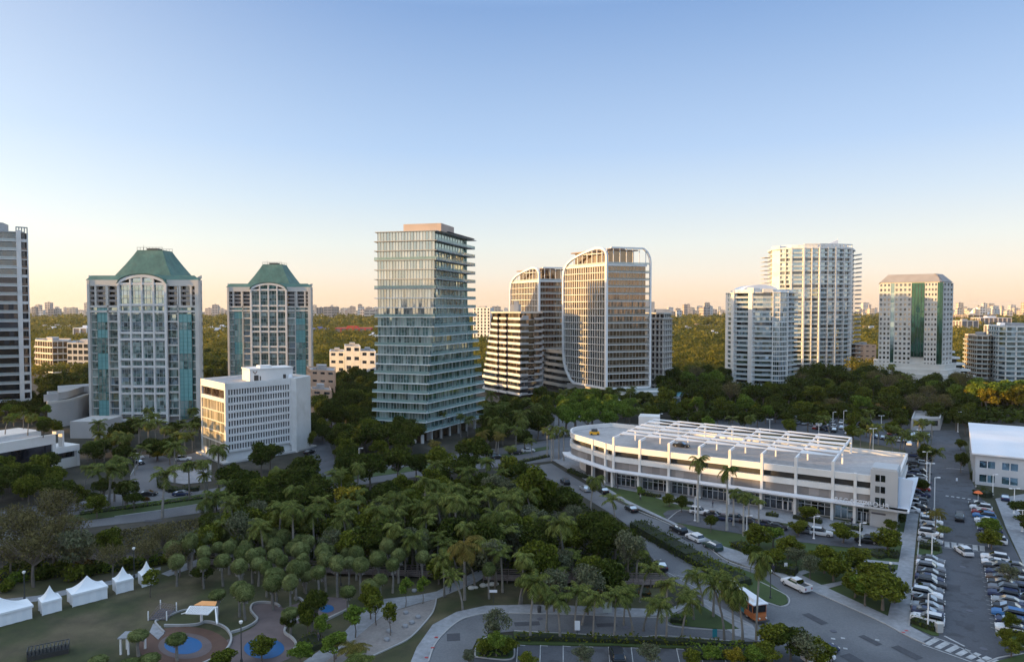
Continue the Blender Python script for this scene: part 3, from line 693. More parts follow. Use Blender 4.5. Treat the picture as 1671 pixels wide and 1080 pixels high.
# round terrace at the foot of the near arch tower
def terrace():
    t = thing('round_terrace', 'white round-ended terrace building at the foot of the near arched tower', 'building', (70, 357, 0))
    c = Vector((68, 362)); pts = [(c.x+15*math.cos(a), c.y+9*math.sin(a)) for a in [math.pi+.2+i*(math.pi+.6)/18 for i in range(19)]]
    poly = pts+[(c.x+14, c.y+10), (c.x-14, c.y+6)]
    poly = ccw(poly)
    g = MB()
    for e in edges(offset(poly, -1.5)): e.pane(g, 0, e.L, 0, 5.2, 0, 1.6)
    g.build('glass_wall', 'glass_blue', t)
    s = MB(); s.prism(poly, 4.9, 5.6); s.prism(offset(poly, -5), 5.6, 5.7); s.build('deck', 'white_wall', t)
    s = MB(); s.prism(offset(poly, .6), 1.6, 2.2); s.build('canopy', 'white_wall', t)
    r = MB()
    for e in edges(offset(poly, -.2)): e.box(r, 0, e.L, -.05, 0, 5.6, 6.8)
    r.build('railing', 'rail_pale', t)
terrace()
# -- stepped block with pale bands and dark glass
def stepped():
    t = thing('stepped_office_block', 'dark stepped block with bright pale floor bands, between glass tower and arched towers', 'building', (-3, 400, 0))
    nf = 13; zt = 47.2; fh = 3.45; z0 = zt-nf*fh
    for i in range(nf):
        z = z0+fh*i; k = nf-1-i; L = 801-(k*1.35 if k < 9 else 12) - (2 if k > 9 else 0); e = 0 if k < 7 else (k-6)*.6
        P = [XY(L, 411-e), XY(812, 394.5-e), XY(812.5, 396-e), XY(826, 388-e), XY(827, 389.5-e), XY(849, 377-e), XY(852, 380-e), XY(883, 386), XY(886, 412), (XY(886, 412)[0]-30, 420), XY(L+1, 424)]
        if k < 2: P[0] = XY(L+(2-k)*2, 410)
        P = ccw(P); Q = offset(P, -1.3)
        g = MB()
        for e_ in edges(Q): e_.pane(g, 0, e_.L, z, z+fh, 0, 1.3)
        g.build('window_band', 'glass_bronze' if i > 2 else 'glass_dark', t)
        b = MB(); ES = edges(P)
        for j, e_ in enumerate(ES):
            if j < 6 and e_.L > 1: e_.box(b, 0, e_.L, -.3, 0, z-.2, z+1.15)
        b.prism(offset(P, -.3), z-.2, z+.05); b.build('balcony_band', 'white_wall', t)
        b = MB(); e_ = ES[6]; e_.box(b, 0, 4.2, -.3, .05, z-.2, z+1.0 if i < nf-1 else z+2.2); e_.box(b, e_.L-4.5, e_.L, -.3, .9, z-.2, z+1.0); ES[7].box(b, 0, ES[7].L, -.3, .6, z-.2, z+.9)
        b.build('end_balcony', 'grey_wall', t)
    r = MB(); P = ccw([XY(801, 400), XY(809, 389), XY(850, 379), XY(884, 386), XY(886, 412), XY(802, 418)]); r.prism(P, zt, zt+.9); r.build('roof', 'cream_wall', t)
    m = MB(); m.box(X(832, 400), X(850, 400), 394, 404, zt+.9, zt+5); m.box(X(838, 400), X(846, 400), 392, 394, zt+.9, zt+7); m.build('mechanical_box', 'grey_wall', t)
stepped()
# -- terraced podium between the stepped block and the arched tower
def podium():
    t = thing('terraced_podium', 'low curved terraced building with slanting pale parapets beside the near arched tower', 'building', (22, 405, 0))
    pts = smoothline([XY(879, 445), XY(892, 433), XY(908, 422), XY(924, 412), XY(942, 406)], 3)
    for i in range(6):
        z = .5+3.9*i; e = (5-i)*.8
        poly = ccw([(p[0]-e*.6, p[1]-e*.6) for p in pts]+[(60, 420), (30, 460)])
        s = MB(); s.prism(offset(poly, 0), z+3.4-.2, z+3.4); 
        for a, b in zip(pts, pts[1:]):
            f = Face((a[0]-e*.6, a[1]-e*.6), (b[0]-e*.6, b[1]-e*.6)); f.box(s, 0, f.L, -.3, 0, z+2.4, z+4.3)
        s.build('parapet', 'pale_stone' if i < 5 else 'cream_wall', t)
        g = MB()
        for a, b in zip(pts, pts[1:]):
            f = Face((a[0]-e*.6+1, a[1]-e*.6+1), (b[0]-e*.6+1, b[1]-e*.6+1)); f.pane(g, 0, f.L, z-.4, z+3, -.6, 2)
        g.build('window_band', 'glass_dark', t)
podium()
# -- grey gridded tower right of the arched tower
def grey_grid():
    t = thing('grey_gridded_tower', 'slim grey tower with pale vertical piers, just right of the near arched tower', 'building', (90, 420, 0))
    A = XY(1056, 408); B = XY(1083, 402); C = XY(1097, 414); D = (C[0]-8, C[1]+16); E = (A[0]-4, A[1]+18); P = [A, B, C, D, E]
    nf = 14; zt = 47; fh = 3.3
    w_ = MB(); w_.prism(offset(P, -.8), 0, zt)
    for e in edges(P)[:2]:
        n = 4 if e.L > 7 else 2
        for k in range(n+1): a = e.L*k/n; e.box(w_, max(0, a-.45), min(e.L, a+.45), -.9, 0, 0, zt-2.6)
    w_.prism(P, zt-.4, zt+.5); w_.prism(P, zt-4, zt-3.6); w_.build('wall', 'pale_stone', t)
    R_ = []
    for e in edges(P)[:2]:
        n = 4 if e.L > 7 else 2
        for k in range(n):
            for i in range(nf): R_.append((e, e.L*k/n+.45, e.L*(k+1)/n-.45, zt-fh*(i+1)+.9, zt-fh*i-.15))
    windows(R_, 'glass_dark', t, -.7, w=1.1)
    for i in range(nf):
        s = MB(); s.prism(offset(P, .5 if i % 3 else .9), zt-fh*(i+1)-.1, zt-fh*(i+1)+.15); s.build('floor_slab', 'grey_wall', t)
    m = MB(); m.box(X(1044, 425), X(1066, 425), 421, 430, zt+.5, zt+7); m.box(X(1068, 425), X(1090, 425), 421, 430, zt+.5, zt+2.5); m.build('mechanical_box', 'grey_wall', t)
grey_grid()
# -- white rounded condominium, the lower of two
def white_condo(name, label, P, kinds, nf, z0, zt, pil, roofname, extra):
    t = thing(name, label, 'building', ctr(P), 'white condominium towers'); P = ccw(P); fh = (zt-z0)/nf
    core = MB(); core.prism(offset(P, -2.2), 0, zt); core.build('wall', 'white_wall', t)
    ES = edges(P); IN = edges(offset(P, -1.9))
    for i in range(nf):
        z = z0+fh*i
        g = MB(); g2 = MB(); s = MB(); r = MB()
        for j, k in enumerate(kinds):
            e = ES[j]; q = IN[j]
            if k == 'b':
                q.pane(g, 0, q.L, z, z+fh, 0, 1.9)
                e.box(s, 0, e.L, -2.3, .1, z-.14, z+.14); e.box(r, 0, e.L, -.08, 0, z+.14, z+1.15)
                n = max(1, int(e.L/6.5))
                for m in range(1, n): a = e.L*m/n; e.box(s, a-.12, a+.12, -2.2, -.4, z+.14, z+fh-.14)
            elif k == 'g':
                e.pane(g2, 0, e.L, z+.55, z+fh-.25, -.15, 1.3); e.box(s, 0, e.L, -2.3, .02, z-.25, z+.55)
                for m in range(int(e.L/1.3)+1): a = min(e.L, 1.3*m); e.box(s, max(0, a-.06), min(e.L, a+.06), -.2, 0, z+.5, z+fh-.2)
            elif k == 'w':
                e.box(s, 0, e.L, -2.3, .02, z-.25, z+.9); e.box(s, 0, e.L*.3, -2.3, 0, z+.9, z+fh-.25); e.box(s, e.L*.7, e.L, -2.3, 0, z+.9, z+fh-.25); e.pane(g2, e.L*.3, e.L*.7, z+.9, z+fh-.25, -.3, 1.2)
            elif k == 's': e.box(s, 0, e.L, -2.3, .05, z-.3, z+fh-.3)
        if g.f: g.build('window_band', 'glass_blue' if i % 3 else 'glass_dark', t)
        if g2.f: g2.build('bay_window', 'glass_blue', t)
        s.build('balcony_slab', 'white_wall', t)
        if r.f: r.build('railing', 'rail_white', t)
    v = MB()
    for (j, a, w_) in pil: e = ES[j]; e.box(v, a*e.L-w_/2, a*e.L+w_/2, -2.4, .55, 0, zt+1)
    v.build('pilaster', 'white_wall', t)
    extra(t, P, ES, zt); return t
railmat('rail_white', (.60, .66, .67), .62)
P11 = [XY(1184, 455), XY(1197, 441), XY(1221, 436), XY(1229, 433), XY(1245, 431), XY(1261, 430), XY(1273, 428.5), XY(1285, 431), XY(1302, 441), (XY(1302, 441)[0]-2, 470), XY(1188, 478)]
def ex11(t, P, ES, zt):
    m = MB(); m.prism(offset(P, .3), zt, zt+.5); m.prism(offset(P, -3), zt+.5, zt+2.2); ES[4].box(m, 0, ES[4].L, -8, .3, zt, zt+2.6); ES[2].box(m, -.5, ES[2].L+.5, -6, .5, zt, zt+3.2)
    m.build('roof', 'white_wall', t)
    d = MB(); c = Vector((X(1233, 450), 450, zt+1.5)); n = 14
    for i in range(n):
        q = lambda k: (c.x-12+24*k/n, zt+1.2+4.3*(1-(2*k/n-1)**2)**.5)
        (x0, z0), (x1, z1) = q(i), q(i+1)
        d.hexa([(x0, 441, zt+1), (x1, 441, zt+1), (x1, 461, zt+1), (x0, 461, zt+1), (x0, 441, z0), (x1, 441, z1), (x1, 461, z1), (x0, 461, z0)])
    d.build('vaulted_roof', 'roof_white', t)
white_condo('white_rounded_tower', 'lower of the two white balcony towers, with a vaulted white roof', P11, 'wbsbbggb', 19, 1.5, 59.6, [(2, .5, 3.0), (1, .02, .7), (5, .02, .6), (7, .02, .7)], '', ex11)
P12 = [XY(1252, 585), XY(1259, 566), XY(1272, 559), XY(1290, 553), XY(1311, 550), XY(1337, 548.5), XY(1363, 550), XY(1389, 555), XY(1394, 580), (XY(1394, 580)[0]-12, 600), XY(1256, 608)]
def ex12(t, P, ES, zt):
    m = MB(); m.prism(offset(P, .3), zt, zt+1.2); m.prism(offset(P, -4), zt+1.2, zt+3.4); ES[1].box(m, 0, ES[1].L, -10, .6, zt, zt+3)
    for k in (4, 5, 6):
        e = ES[k]
        for q in range(5): e.box(m, e.L*q/4-.2 if q else 0, e.L*q/4+.2, -.5, 0, zt+1, zt+3.4)
        e.box(m, 0, e.L, -1, .4, zt+3.2, zt+4)
    m.build('roof', 'white_wall', t)
    s = MB(); x0, x1 = X(1338, 565), X(1364, 565)
    s.face([(x0, 563, zt+3), (x1, 563, zt+3), (x1, 563, zt+8.5)]); s.face([(x1, 565, zt+8.5), (x1, 565, zt+3), (x0, 565, zt+3)]); s.face([(x0, 563, zt+3), (x1, 563, zt+8.5), (x1, 565, zt+8.5), (x0, 565, zt+3)]); s.face([(x1, 563, zt+3), (x1, 565, zt+3), (x1, 565, zt+8.5), (x1, 563, zt+8.5)])
    s.tube((x1, 564, zt+2), (x1, 564, zt+9.8), .15, n=5); s.build('roof_fin', 'roof_white', t)
    for i in range(26):
        b = MB(); z = 3+i*3.6; q = XY(1396, 560); b.box(q[0]-6, q[0]+2.6, 556, 566, z-.14, z+.14); b.box(q[0]+2.5, q[0]+2.6, 556, 566, z+.14, z+1.1); b.build('side_balcony', 'white_wall', t)
        if i > 16: b = MB(); q = XY(1250, 590); b.box(q[0]-4, q[0]+3, 584, 594, z-.14, z+.14); b.build('side_balcony', 'cream_wall', t)
white_condo('white_high_rise', 'tallest white balcony tower on the right with a pointed roof fin', P12, 'bsbbbbbb', 27, 1.5, 97.5, [(3, 0, 1.6), (4, 0, 1.2), (4, .5, .5), (5, 0, 1.2), (5, .5, .5), (6, 0, 1.2), (6, .5, .5), (7, 0, 1.0), (2, .5, .5)], '', ex12)
# -- office tower with square punched windows and green glass stripes
def punched():
    t = thing('punched_window_tower', 'pale stone tower with small square windows and green glass stripes, at right', 'building', (285, 475, 0))
    A = XY(1434, 472.5); B = XY(1533, 452); B2 = XY(1538, 452); C = XY(1555, 464); D = (C[0]-6, 500); E = (A[0]+14, 500)
    zt = 67; nr = 19; fh = 3.3; f = Face(A, B); g = Face(B2, C); P = [A, B, B2, C, D, E]; zb = zt-nr*fh
    wl = MB(); wl.prism(offset(P, -.9), 0, zt+.5)
    rects = []; glass = {}
    def bay(fc, p0, p1, n, z0=zb):
        a0, a1 = (apx(fc, p0), apx(fc, p1)); w_ = (a1-a0)/n
        for i in range(nr):
            z = zb+fh*i
            if z < z0-.1: continue
            fc.box(wl, a0, a1, -.8, 0, z-.02, z+fh*.36)
            fc.box(wl, a0, a1, -.8, 0, z+fh*.86, z+fh)
            for k in range(n+1): c = a0+w_*k; fc.box(wl, max(a0, c-w_*.22), min(a1, c+w_*.22), -.8, 0, z+fh*.36, z+fh*.86)
            for k in range(n): rects.append((fc, a0+w_*(k+.22), a0+w_*(k+.78), z+fh*.36, z+fh*.86))
    bay(f, 1434.2, 1453, 3); bay(f, 1459, 1487, 4); bay(f, 1508, 1529, 4); bay(g, 1538.8, 1554.8, 3)
    for (p0, p1, zz0, nm, o) in ((1453, 1459, 8, 'glass_teal', -.3), (1487, 1508, 17, 'glass_green', -.2), (1529, 1533, 3, 'glass_green', -.3)):
        a0, a1 = apx(f, p0), apx(f, p1); q = MB()
        for i in range(nr):
            z = zb+fh*i
            if z >= zz0: f.pane(q, a0, a1, z, z+fh, o, 2.2, 0)
        q.build('green_glass_stripe', [nm], t)
        if p0 == 1487:
            m = MB()
            for k in range(5): a = a0+(a1-a0)*k/4; f.box(m, a-.12, a+.12, -.2, .05, zz0, zt-1)
            m.build('mullion', 'steel_dark', t)
    q = MB(); hh = Face(B, B2); hh.pane(q, 0, hh.L, 2, zt, .1, 1.5); q.build('corner_glass', 'glass_green', t)
    # chamfered top
    top = offset(P, -.2); inn = offset(P, -5.5)
    ch = MB()
    for a, b, c2, d in zip(top, top[1:]+top[:1], inn[1:]+inn[:1], inn): ch.face([(*a, zt+.5), (*b, zt+.5), (*c2, zt+6), (*d, zt+6)])
    ch.face([(*p, zt+6) for p in inn]); ch.build('roof', 'grey_brown', t)
    rects.sort(key=lambda r: (-r[3])); windows(rects, 'glass_window', t, -.7)
    # stepped base
    for k, (e0, z1) in enumerate(((2.2, 13), (4.5, 9.6), (6.8, 6.4))):
        Q = offset(P, e0); m = MB(); m.prism(Q, 0, z1)
        f2 = Face(Q[0], Q[1]); n = 15
        w_ = MB()
        for j in range(int(z1/3.3)):
            f2.pane(w_, 0, 0.01, 0, .01)
            for i in range(n): a = f2.L*(i+.25)/n; f2.pane(w_, a, a+f2.L*.5/n, j*3.3+1.1, j*3.3+2.6, .03)
        g2 = Face(Q[2], Q[3])
        for j in range(int(z1/3.3)):
            for i in range(5): a = g2.L*(i+.25)/5; g2.pane(w_, a, a+g2.L*.1, j*3.3+1.1, j*3.3+2.6, .03)
        b = m.build('base', 'pale_stone', t); w_.build('base_window', 'glass_dark', b)
    wl.build('wall', 'pale_stone', t)
punched()
def terr():
    t = thing('terraced_wing', 'low white stepped terraces at the right foot of the punched-window tower', 'building', (310, 470, 0))
    for i in range(5):
        z = 4+i*4; x1 = X(1582-i*5.5, 470); m = MB(); m.box(X(1548, 470), x1, 462+i*2, 500, z-.6, z+.8); m.build('parapet', 'white_wall', t)
        g = MB(); g.box(X(1548, 470), x1-1.2, 464+i*2, 499, z-3.2, z-.6); g.build('window_band', 'glass_dark', t)
terr()
# -- simpler buildings round the towers
simple('apartment_block', 'small balcony block lit gold beside the white tower at the right edge', [XY(1595, 492), XY(1614, 486), XY(1627, 492), (XY(1627, 492)[0]+2, 512), (XY(1595, 492)[0]+6, 514)], 30, 9, 'cream_wall', 'glass_bronze', .3, 4, .5, balc=1.0, rail='rail_pale')
def edge_tower():
    t = simple('white_balcony_tower', 'white balcony tower cut by the right edge', [XY(1630, 476), XY(1643, 470), XY(1712, 462), (XY(1712, 462)[0]+8, 490), (XY(1630, 476)[0]+10, 500)], 37, 11, 'white_wall', 'glass_blue', .32, 6, 1.0, balc=.8, rail='rail_white')
    return t
edge_tower()
simple('pink_block', 'small pink block between the white high-rise and the punched-window tower', [XY(1397, 560), XY(1412, 556), XY(1431, 556), (XY(1431, 556)[0], 575), (XY(1397, 560)[0]+4, 578)], 19.5, 5, 'pink_wall', 'glass_dark', .8, 6, 2.5)
simple('beige_house', 'beige stepped building right of the farther green-roofed tower', [XY(506, 335), XY(545, 330), (X(548, 330)-6, 352), (X(506, 335)-8, 355)], 19, 5, 'pink_wall', 'glass_dark', .72, 5, 2.0)
simple('beige_annex', 'lower beige wing in front of the beige stepped building', [XY(508, 318), XY(540, 314), (X(540, 314)-5, 330), (X(508, 318)-6, 333)], 11.5, 3, 'pink_wall', 'glass_dark', .7, 5, 2.2)
for i, (p0, p1, Y, z, lab) in enumerate(((537, 562, 462, 20, 'white cubic house left of its neighbours by the glass tower'), (562, 588, 455, 24, 'white cubic house with grey panel, middle of the three by the glass tower'), (588, 613, 450, 21, 'white cubic house touching the left edge of the glass tower'))):
    simple('white_modern_house', lab, [XY(p0, Y), XY(p1, Y-3), (X(p1, Y)-6, Y+22), (X(p0, Y)-6, Y+24)], z, 4, 'white_wall', 'glass_dark', .62, 6, 2.4, group='white cubic houses')
simple('glass_pavilion', 'low glass building with gold lit front, between dark left tower and green-roofed tower', [XY(56, 545), XY(84, 530), XY(110, 535), (X(110, 535)-20, 570), (X(56, 545)-20, 575)], 24, 5, 'cream_wall', 'glass_bronze', .2, 4, .5, balc=1.0)
simple('grey_flat_block', 'long grey flat-roofed block beside the left green-roofed tower', [XY(108, 520), XY(152, 515), (X(152, 515)-14, 560), (X(108, 520)-20, 560)], 23, 5, 'grey_wall', 'glass_dark', .35, 5, 1)
simple('blue_white_block', 'pale block with blue window stripes just right of the glass tower', [XY(772, 900), XY(800, 890), (X(800, 890)+4, 930), (X(772, 900), 930)], 50, 12, 'white_wall', 'glass_dark', .3, 5, 2.6, balc=0)
simple('white_low_house', 'small white house behind the parking lot at the end of the right street', [at(1487, 702)[:2], at(1534, 702)[:2], at(1538, 688)[:2], at(1492, 688)[:2]], 4.0, 1, 'grey_wall', 'glass_dark', .45, 4, 1.6, mech=False, roof='roof_grey')
simple('teal_pavilion', 'small teal and white pavilion among trees right of the near arched tower', [at(1092, 672)[:2], at(1128, 668)[:2], at(1130, 655)[:2], at(1096, 657)[:2]], 6, 1, 'roof_white', 'glass_teal', .3, 4, .5, mech=False, roof='teal_paint')
def curved_podium():
    t = thing('curved_concrete_podium', 'plain grey curved concrete podium left of the larger green-roofed tower', 'building', (-185, 285, 0))
    P = ccw(smoothline([at(78, 700)[:2], at(102, 696)[:2], at(128, 690)[:2], at(150, 680)[:2]], 4)+[(-165, 335), (-200, 335), at(78, 678)[:2]])
    m = MB(); m.prism(P, 0, 10.5); m.build('wall', 'grey_wall', t); m = MB()
    for e in edges(P): e.box(m, 0, e.L, -.5, .15, 10.3, 11.3)
    m.build('parapet', 'pale_stone', t); m = MB(); m.prism(offset(P, -4), 11, 14); m.build('upper_block', 'grey_wall', t)
    c = at(140, 715); m = MB(); m.box(c.x-6, c.x+6, c.y, c.y+14, 0, 6.5); m.build('stair_block', 'grey_wall', t)
curved_podium()
def bank():
    t = thing('bank_building', 'white and black glass bank building with rooftop garden at the left edge', 'building', (-150, 195, 0))
    B = at(92, 767); d = Vector((-.42, -.91, 0)).normalized(); A = B+d*48; f = Face(A[:2], B[:2]); zt = 11.2
    g = MB(); f.pane(g, 0, f.L-1, 0, zt-2.9, -.6, 1.6); g.build('glass_front', 'glass_office', t)
    m = MB(); f.box(m, 0, f.L, -1.2, 0, zt-2.9, zt); f.box(m, f.L-1, f.L, -1.2, 0, 0, zt-3); f.box(m, 0, f.L-.5, -26, -1.2, 0, zt-1); f.box(m, 0, f.L+4, -26, -14, 0, zt-.5)
    f.box(m, f.L+.2, f.L+2.6, -2, 0, zt-.1, zt+.7); f.box(m, f.L+2.0, f.L+2.6, -2, 0, zt-4.4, zt-.1)
    f.box(m, f.L, f.L+7.4, -8, 0, zt-4.4-1.8, zt-4.4); f.box(m, f.L+6.6, f.L+7.4, -1, 0, 0, zt-6.2); f.box(m, f.L+6.4, f.L+7.3, -8, -1, 0, zt-6.2); m.build('wall', 'white_wall', t)
    g = MB(); f.pane(g, f.L, f.L+6.6, 3, zt-6.2, -1.2, 1.6); g.build('side_window', 'glass_dark', t); g = MB(); f.box(g, f.L, f.L+7.2, -1.3, -.1, 0, 3); g.build('low_wall', 'pale_stone', t)
    r = MB(); f.box(r, 0, f.L-.5, -25, -1.2, zt-1, zt-.9); ro = r.build('roof', 'roof_grey', t)
    l = MB(); c = f.P(20, .3, 6.2); l.lathe(c, [(.02, -.3), (.3, 0), (.02, .3)], 8); l.build('lamp', 'lamp_lit', t)
    text_mesh('TRUST', 2.1, .06, 'sign_dark', t, Matrix.Translation(Vector(f.P(f.L-23, .08, zt-2.4))-Vector(ROOT[t.name])) @ Matrix.Rotation(math.atan2(f.u.y, f.u.x), 4, 'Z') @ Matrix.Rotation(math.pi/2, 4, 'X'))
    return f, zt
BF, BZT = bank()
# ---------------------------------------------------------------- ground, roads, paths
g = MB(); g.face([(-9000, -900, -.02), (9000, -900, -.02), (9000, 9000, -.02), (-9000, 9000, -.02)]); struct('ground', g, 'land')
g = MB(); g.face([(-9000, -9000, -.5), (9000, -9000, -.5), (9000, -895, -.5), (-9000, -895, -.5)]); struct('bay_water', g, 'water')
def sheet(name, polys, m, z, raised=0, px=True, mside=None):
    b = MB()
    for p in polys:
        q = ccw(gpoly(p) if px else [tuple(k[:2]) for k in p])
        if raised: b.prism(q, -.02, z, 0, bottom=False)
        else: b.face([(*k, z) for k in q])
    return struct(name, b, m)
sheet('park_soil', [[(-300, 870), (0, 700), (900, 735), (1110, 862), (1200, 1100), (800, 1300), (-500, 1300)]], 'soil', .0)
sheet('park_grass', [[(-200, 1200), (-300, 935), (0, 935), (170, 925), (330, 905), (560, 935), (700, 945), (860, 950), (1075, 955), (1100, 985), (1040, 1005), (900, 1000), (740, 1010), (690, 1100), (500, 1200)]], 'grass', .02)
sheet('front_lawn', [[(1020, 822), (1072, 842), (1183, 897), (1262, 919), (1449, 1012), (1483, 880), (1480, 850), (1300, 820), (1100, 790), (960, 765), (940, 760)]], 'lawn', .02)
sheet('far_district_ground', [[(-300, 700), (-200, 610), (1900, 610), (2000, 740), (1600, 720), (1000, 700), (880, 735), (300, 770)]], 'soil', .01)
# Bayshore road and its median
sheet('avenue', [[(1100, 706), (1000, 706), (905, 716), (800, 733), (700, 747), (600, 760), (500, 772), (400, 788), (330, 800), (215, 800), (131, 814), (0, 835), (-200, 862), (-200, 925), (0, 895), (96, 866), (237, 850), (330, 836), (400, 822), (500, 803), (600, 789), (700, 775), (800, 763), (900, 752), (1000, 738), (1100, 720)]], 'asphalt', .04)
sheet('median', [[(100, 846), (178, 828), (249, 818), (318, 808), (420, 792), (600, 770), (800, 745), (895, 728), (896, 733), (800, 751), (600, 779), (430, 805), (329, 822), (266, 832), (187, 843), (110, 853)]], 'lawn', .14, .14)
sheet('side_street', [[(215, 803), (212, 775), (222, 755), (232, 742), (262, 742), (276, 748), (330, 736), (372, 728), (372, 742), (326, 752), (290, 760), (262, 775), (258, 790), (270, 803), (300, 806)]], 'asphalt', .05)
sheet('forecourt', [[(272, 770), (300, 760), (345, 756), (345, 785), (300, 790), (276, 786)], [(1160, 700), (1000, 690), (880, 660), (870, 690), (900, 710)]], 'concrete', .07)
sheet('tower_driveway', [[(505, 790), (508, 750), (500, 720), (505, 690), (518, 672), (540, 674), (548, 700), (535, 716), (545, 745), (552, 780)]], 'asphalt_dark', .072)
sheet('rear_street', [[(850, 720), (868, 690), (880, 668), (905, 668), (905, 690), (900, 716)]], 'asphalt', .075)
# main drive
sheet('main_drive', [[(840, 764), (900, 756), (930, 775), (982, 806), (1022, 826), (1045, 838), (1091, 855), (1149, 889), (1183, 914), (1223, 928), (1251, 931), (1275, 944), (1340, 971), (1432, 1012), (1479, 1037), (1510, 1051), (1613, 1081), (1900, 1170), (1500, 1400), (1200, 1200), (1245, 1050), (1226, 1020), (1138, 972), (1094, 943), (1062, 908), (1044, 872), (1004, 842), (945, 806), (890, 778), (850, 768)]], 'asphalt', .06)
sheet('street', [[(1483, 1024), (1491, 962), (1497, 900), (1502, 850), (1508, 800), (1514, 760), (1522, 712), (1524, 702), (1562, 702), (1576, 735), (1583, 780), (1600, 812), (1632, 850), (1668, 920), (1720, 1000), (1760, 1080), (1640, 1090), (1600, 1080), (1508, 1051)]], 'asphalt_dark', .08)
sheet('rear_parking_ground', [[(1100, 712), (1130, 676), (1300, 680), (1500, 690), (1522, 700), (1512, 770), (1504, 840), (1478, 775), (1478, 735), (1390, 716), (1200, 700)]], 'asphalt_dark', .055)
sheet('loop_drive', [[(699, 1082), (712, 1048), (745, 1016), (773, 1005), (809, 1001), (932, 1003), (1031, 1007), (1090, 1006), (1136, 985), (1160, 985), (1206, 1027), (1245, 1047), (1200, 1047), (1081, 1038), (1040, 1040), (917, 1034), (839, 1030), (800, 1034), (778, 1045), (765, 1070), (760, 1130), (690, 1130)]], 'asphalt', .085)
sheet('car_park', [[(760, 1140), (765, 1076), (839, 1052), (1000, 1056), (1180, 1062), (1250, 1072), (1260, 1200)]], 'asphalt_dark', .075)
# pavements, raised with a kerb
sheet('loop_pavement', [[(680, 1057), (706, 1020), (745, 999), (792, 989), (863, 987), (938, 989), (1025, 993), (1090, 995), (1136, 975), (1136, 985), (1090, 1005), (1031, 1006), (932, 1002), (809, 1000), (773, 1004), (745, 1015), (712, 1047), (699, 1080), (690, 1130), (650, 1130)],
    [(1147, 978), (1155, 980), (1228, 1020), (1243, 1048), (1200, 1038), (1150, 1000)]], 'concrete', .16, .16)
sheet('drive_pavement', [[(900, 750), (935, 770), (985, 803), (1024, 822), (1091, 852), (1149, 887), (1183, 911), (1223, 926), (1251, 928), (1275, 943), (1340, 970), (1432, 1011), (1479, 1036), (1505, 1049), (1519, 1041), (1483, 1021), (1492, 907), (1498, 850), (1508, 790), (1490, 790), (1478, 850), (1471, 893), (1464, 933), (1457, 970), (1449, 1006), (1350, 960), (1300, 935), (1262, 915), (1240, 913), (1200, 898), (1183, 893), (1111, 858), (1072, 840), (1024, 817), (990, 796), (945, 768), (915, 750)]], 'concrete', .17, .17)
sheet('garage_forecourt', [[(915, 750), (930, 735), (1000, 770), (1200, 818), (1420, 858), (1478, 870), (1475, 884), (1300, 857), (1180, 838), (1100, 822), (1050, 805), (1010, 797), (980, 790)]], 'concrete', .15, .15)
sheet('garage_lane', [[(1082, 838), (1090, 833), (1110, 831), (1180, 843), (1240, 852), (1300, 862), (1380, 874), (1450, 887), (1446, 897), (1380, 893), (1300, 884), (1240, 876), (1150, 862), (1090, 850)]], 'asphalt_dark', .10)
sheet('yard_path', [[(1340, 955), (1350, 961), (1382, 952), (1400, 938), (1376, 948)], [(1284, 940), (1296, 943), (1322, 934), (1312, 930)], [(1378, 926), (1400, 938), (1404, 934), (1384, 922)], [(1410, 913), (1468, 918), (1468, 922), (1408, 917)], [(1436, 940), (1464, 930), (1465, 934), (1442, 944)]], 'concrete', .12)
sheet('right_pavement', [[(1624, 814), (1700, 802), (1850, 900), (1850, 1030), (1770, 1045), (1712, 985), (1668, 918), (1642, 862)]], 'concrete', .16, .16)
sheet('park_path', [[(800, 921), (775, 933), (751, 945), (712, 965), (680, 971), (627, 977), (595, 995), (563, 1030), (520, 1062), (480, 1090), (500, 1110), (560, 1090), (600, 1075), (588, 1034), (630, 1000), (680, 985), (712, 977), (752, 961), (779, 949), (800, 935), (815, 925)],
    [(263, 936), (300, 920), (336, 908), (338, 916), (305, 930), (275, 940)], [(0, 978), (60, 972), (190, 945), (262, 925), (262, 930), (190, 952), (60, 981), (0, 988)]], 'concrete', .05)
sheet('sand_court', [[(588, 1034), (630, 1001), (680, 986), (706, 979), (712, 976), (709, 992), (700, 1007), (670, 1039), (640, 1055), (607, 1069), (560, 1090), (540, 1110), (500, 1100), (560, 1060)]], 'sand', .06)
sheet('island_lawn', [[(839, 1052), (838, 1032), (1081, 1040), (1200, 1049), (1250, 1055), (1250, 1071), (1180, 1060), (1000, 1054)], [(775, 1072), (777, 1055), (790, 1042), (812, 1036), (836, 1038), (838, 1072), (820, 1076)],
    [(1089, 1013), (1095, 1008), (1138, 990), (1147, 990), (1206, 1027), (1180, 1028), (1100, 1020)], [(1034, 852), (1045, 850), (1075, 868), (1120, 893), (1160, 912), (1240, 940), (1283, 972), (1286, 984), (1276, 989), (1262, 986), (1213, 968), (1140, 925), (1080, 890), (1045, 868)],
    [(1627, 1080), (1600, 1092), (1700, 1120), (1800, 1100), (1671, 1068)], [(1625, 1030), (1640, 1016), (1671, 1020), (1760, 1040), (1760, 1075), (1671, 1056), (1640, 1044)], [(1487, 1022), (1491, 1010), (1530, 1020), (1532, 1038), (1520, 1037)], [(1494, 905), (1500, 886), (1536, 892), (1538, 902), (1520, 908)]], 'lawn', .185, .185)
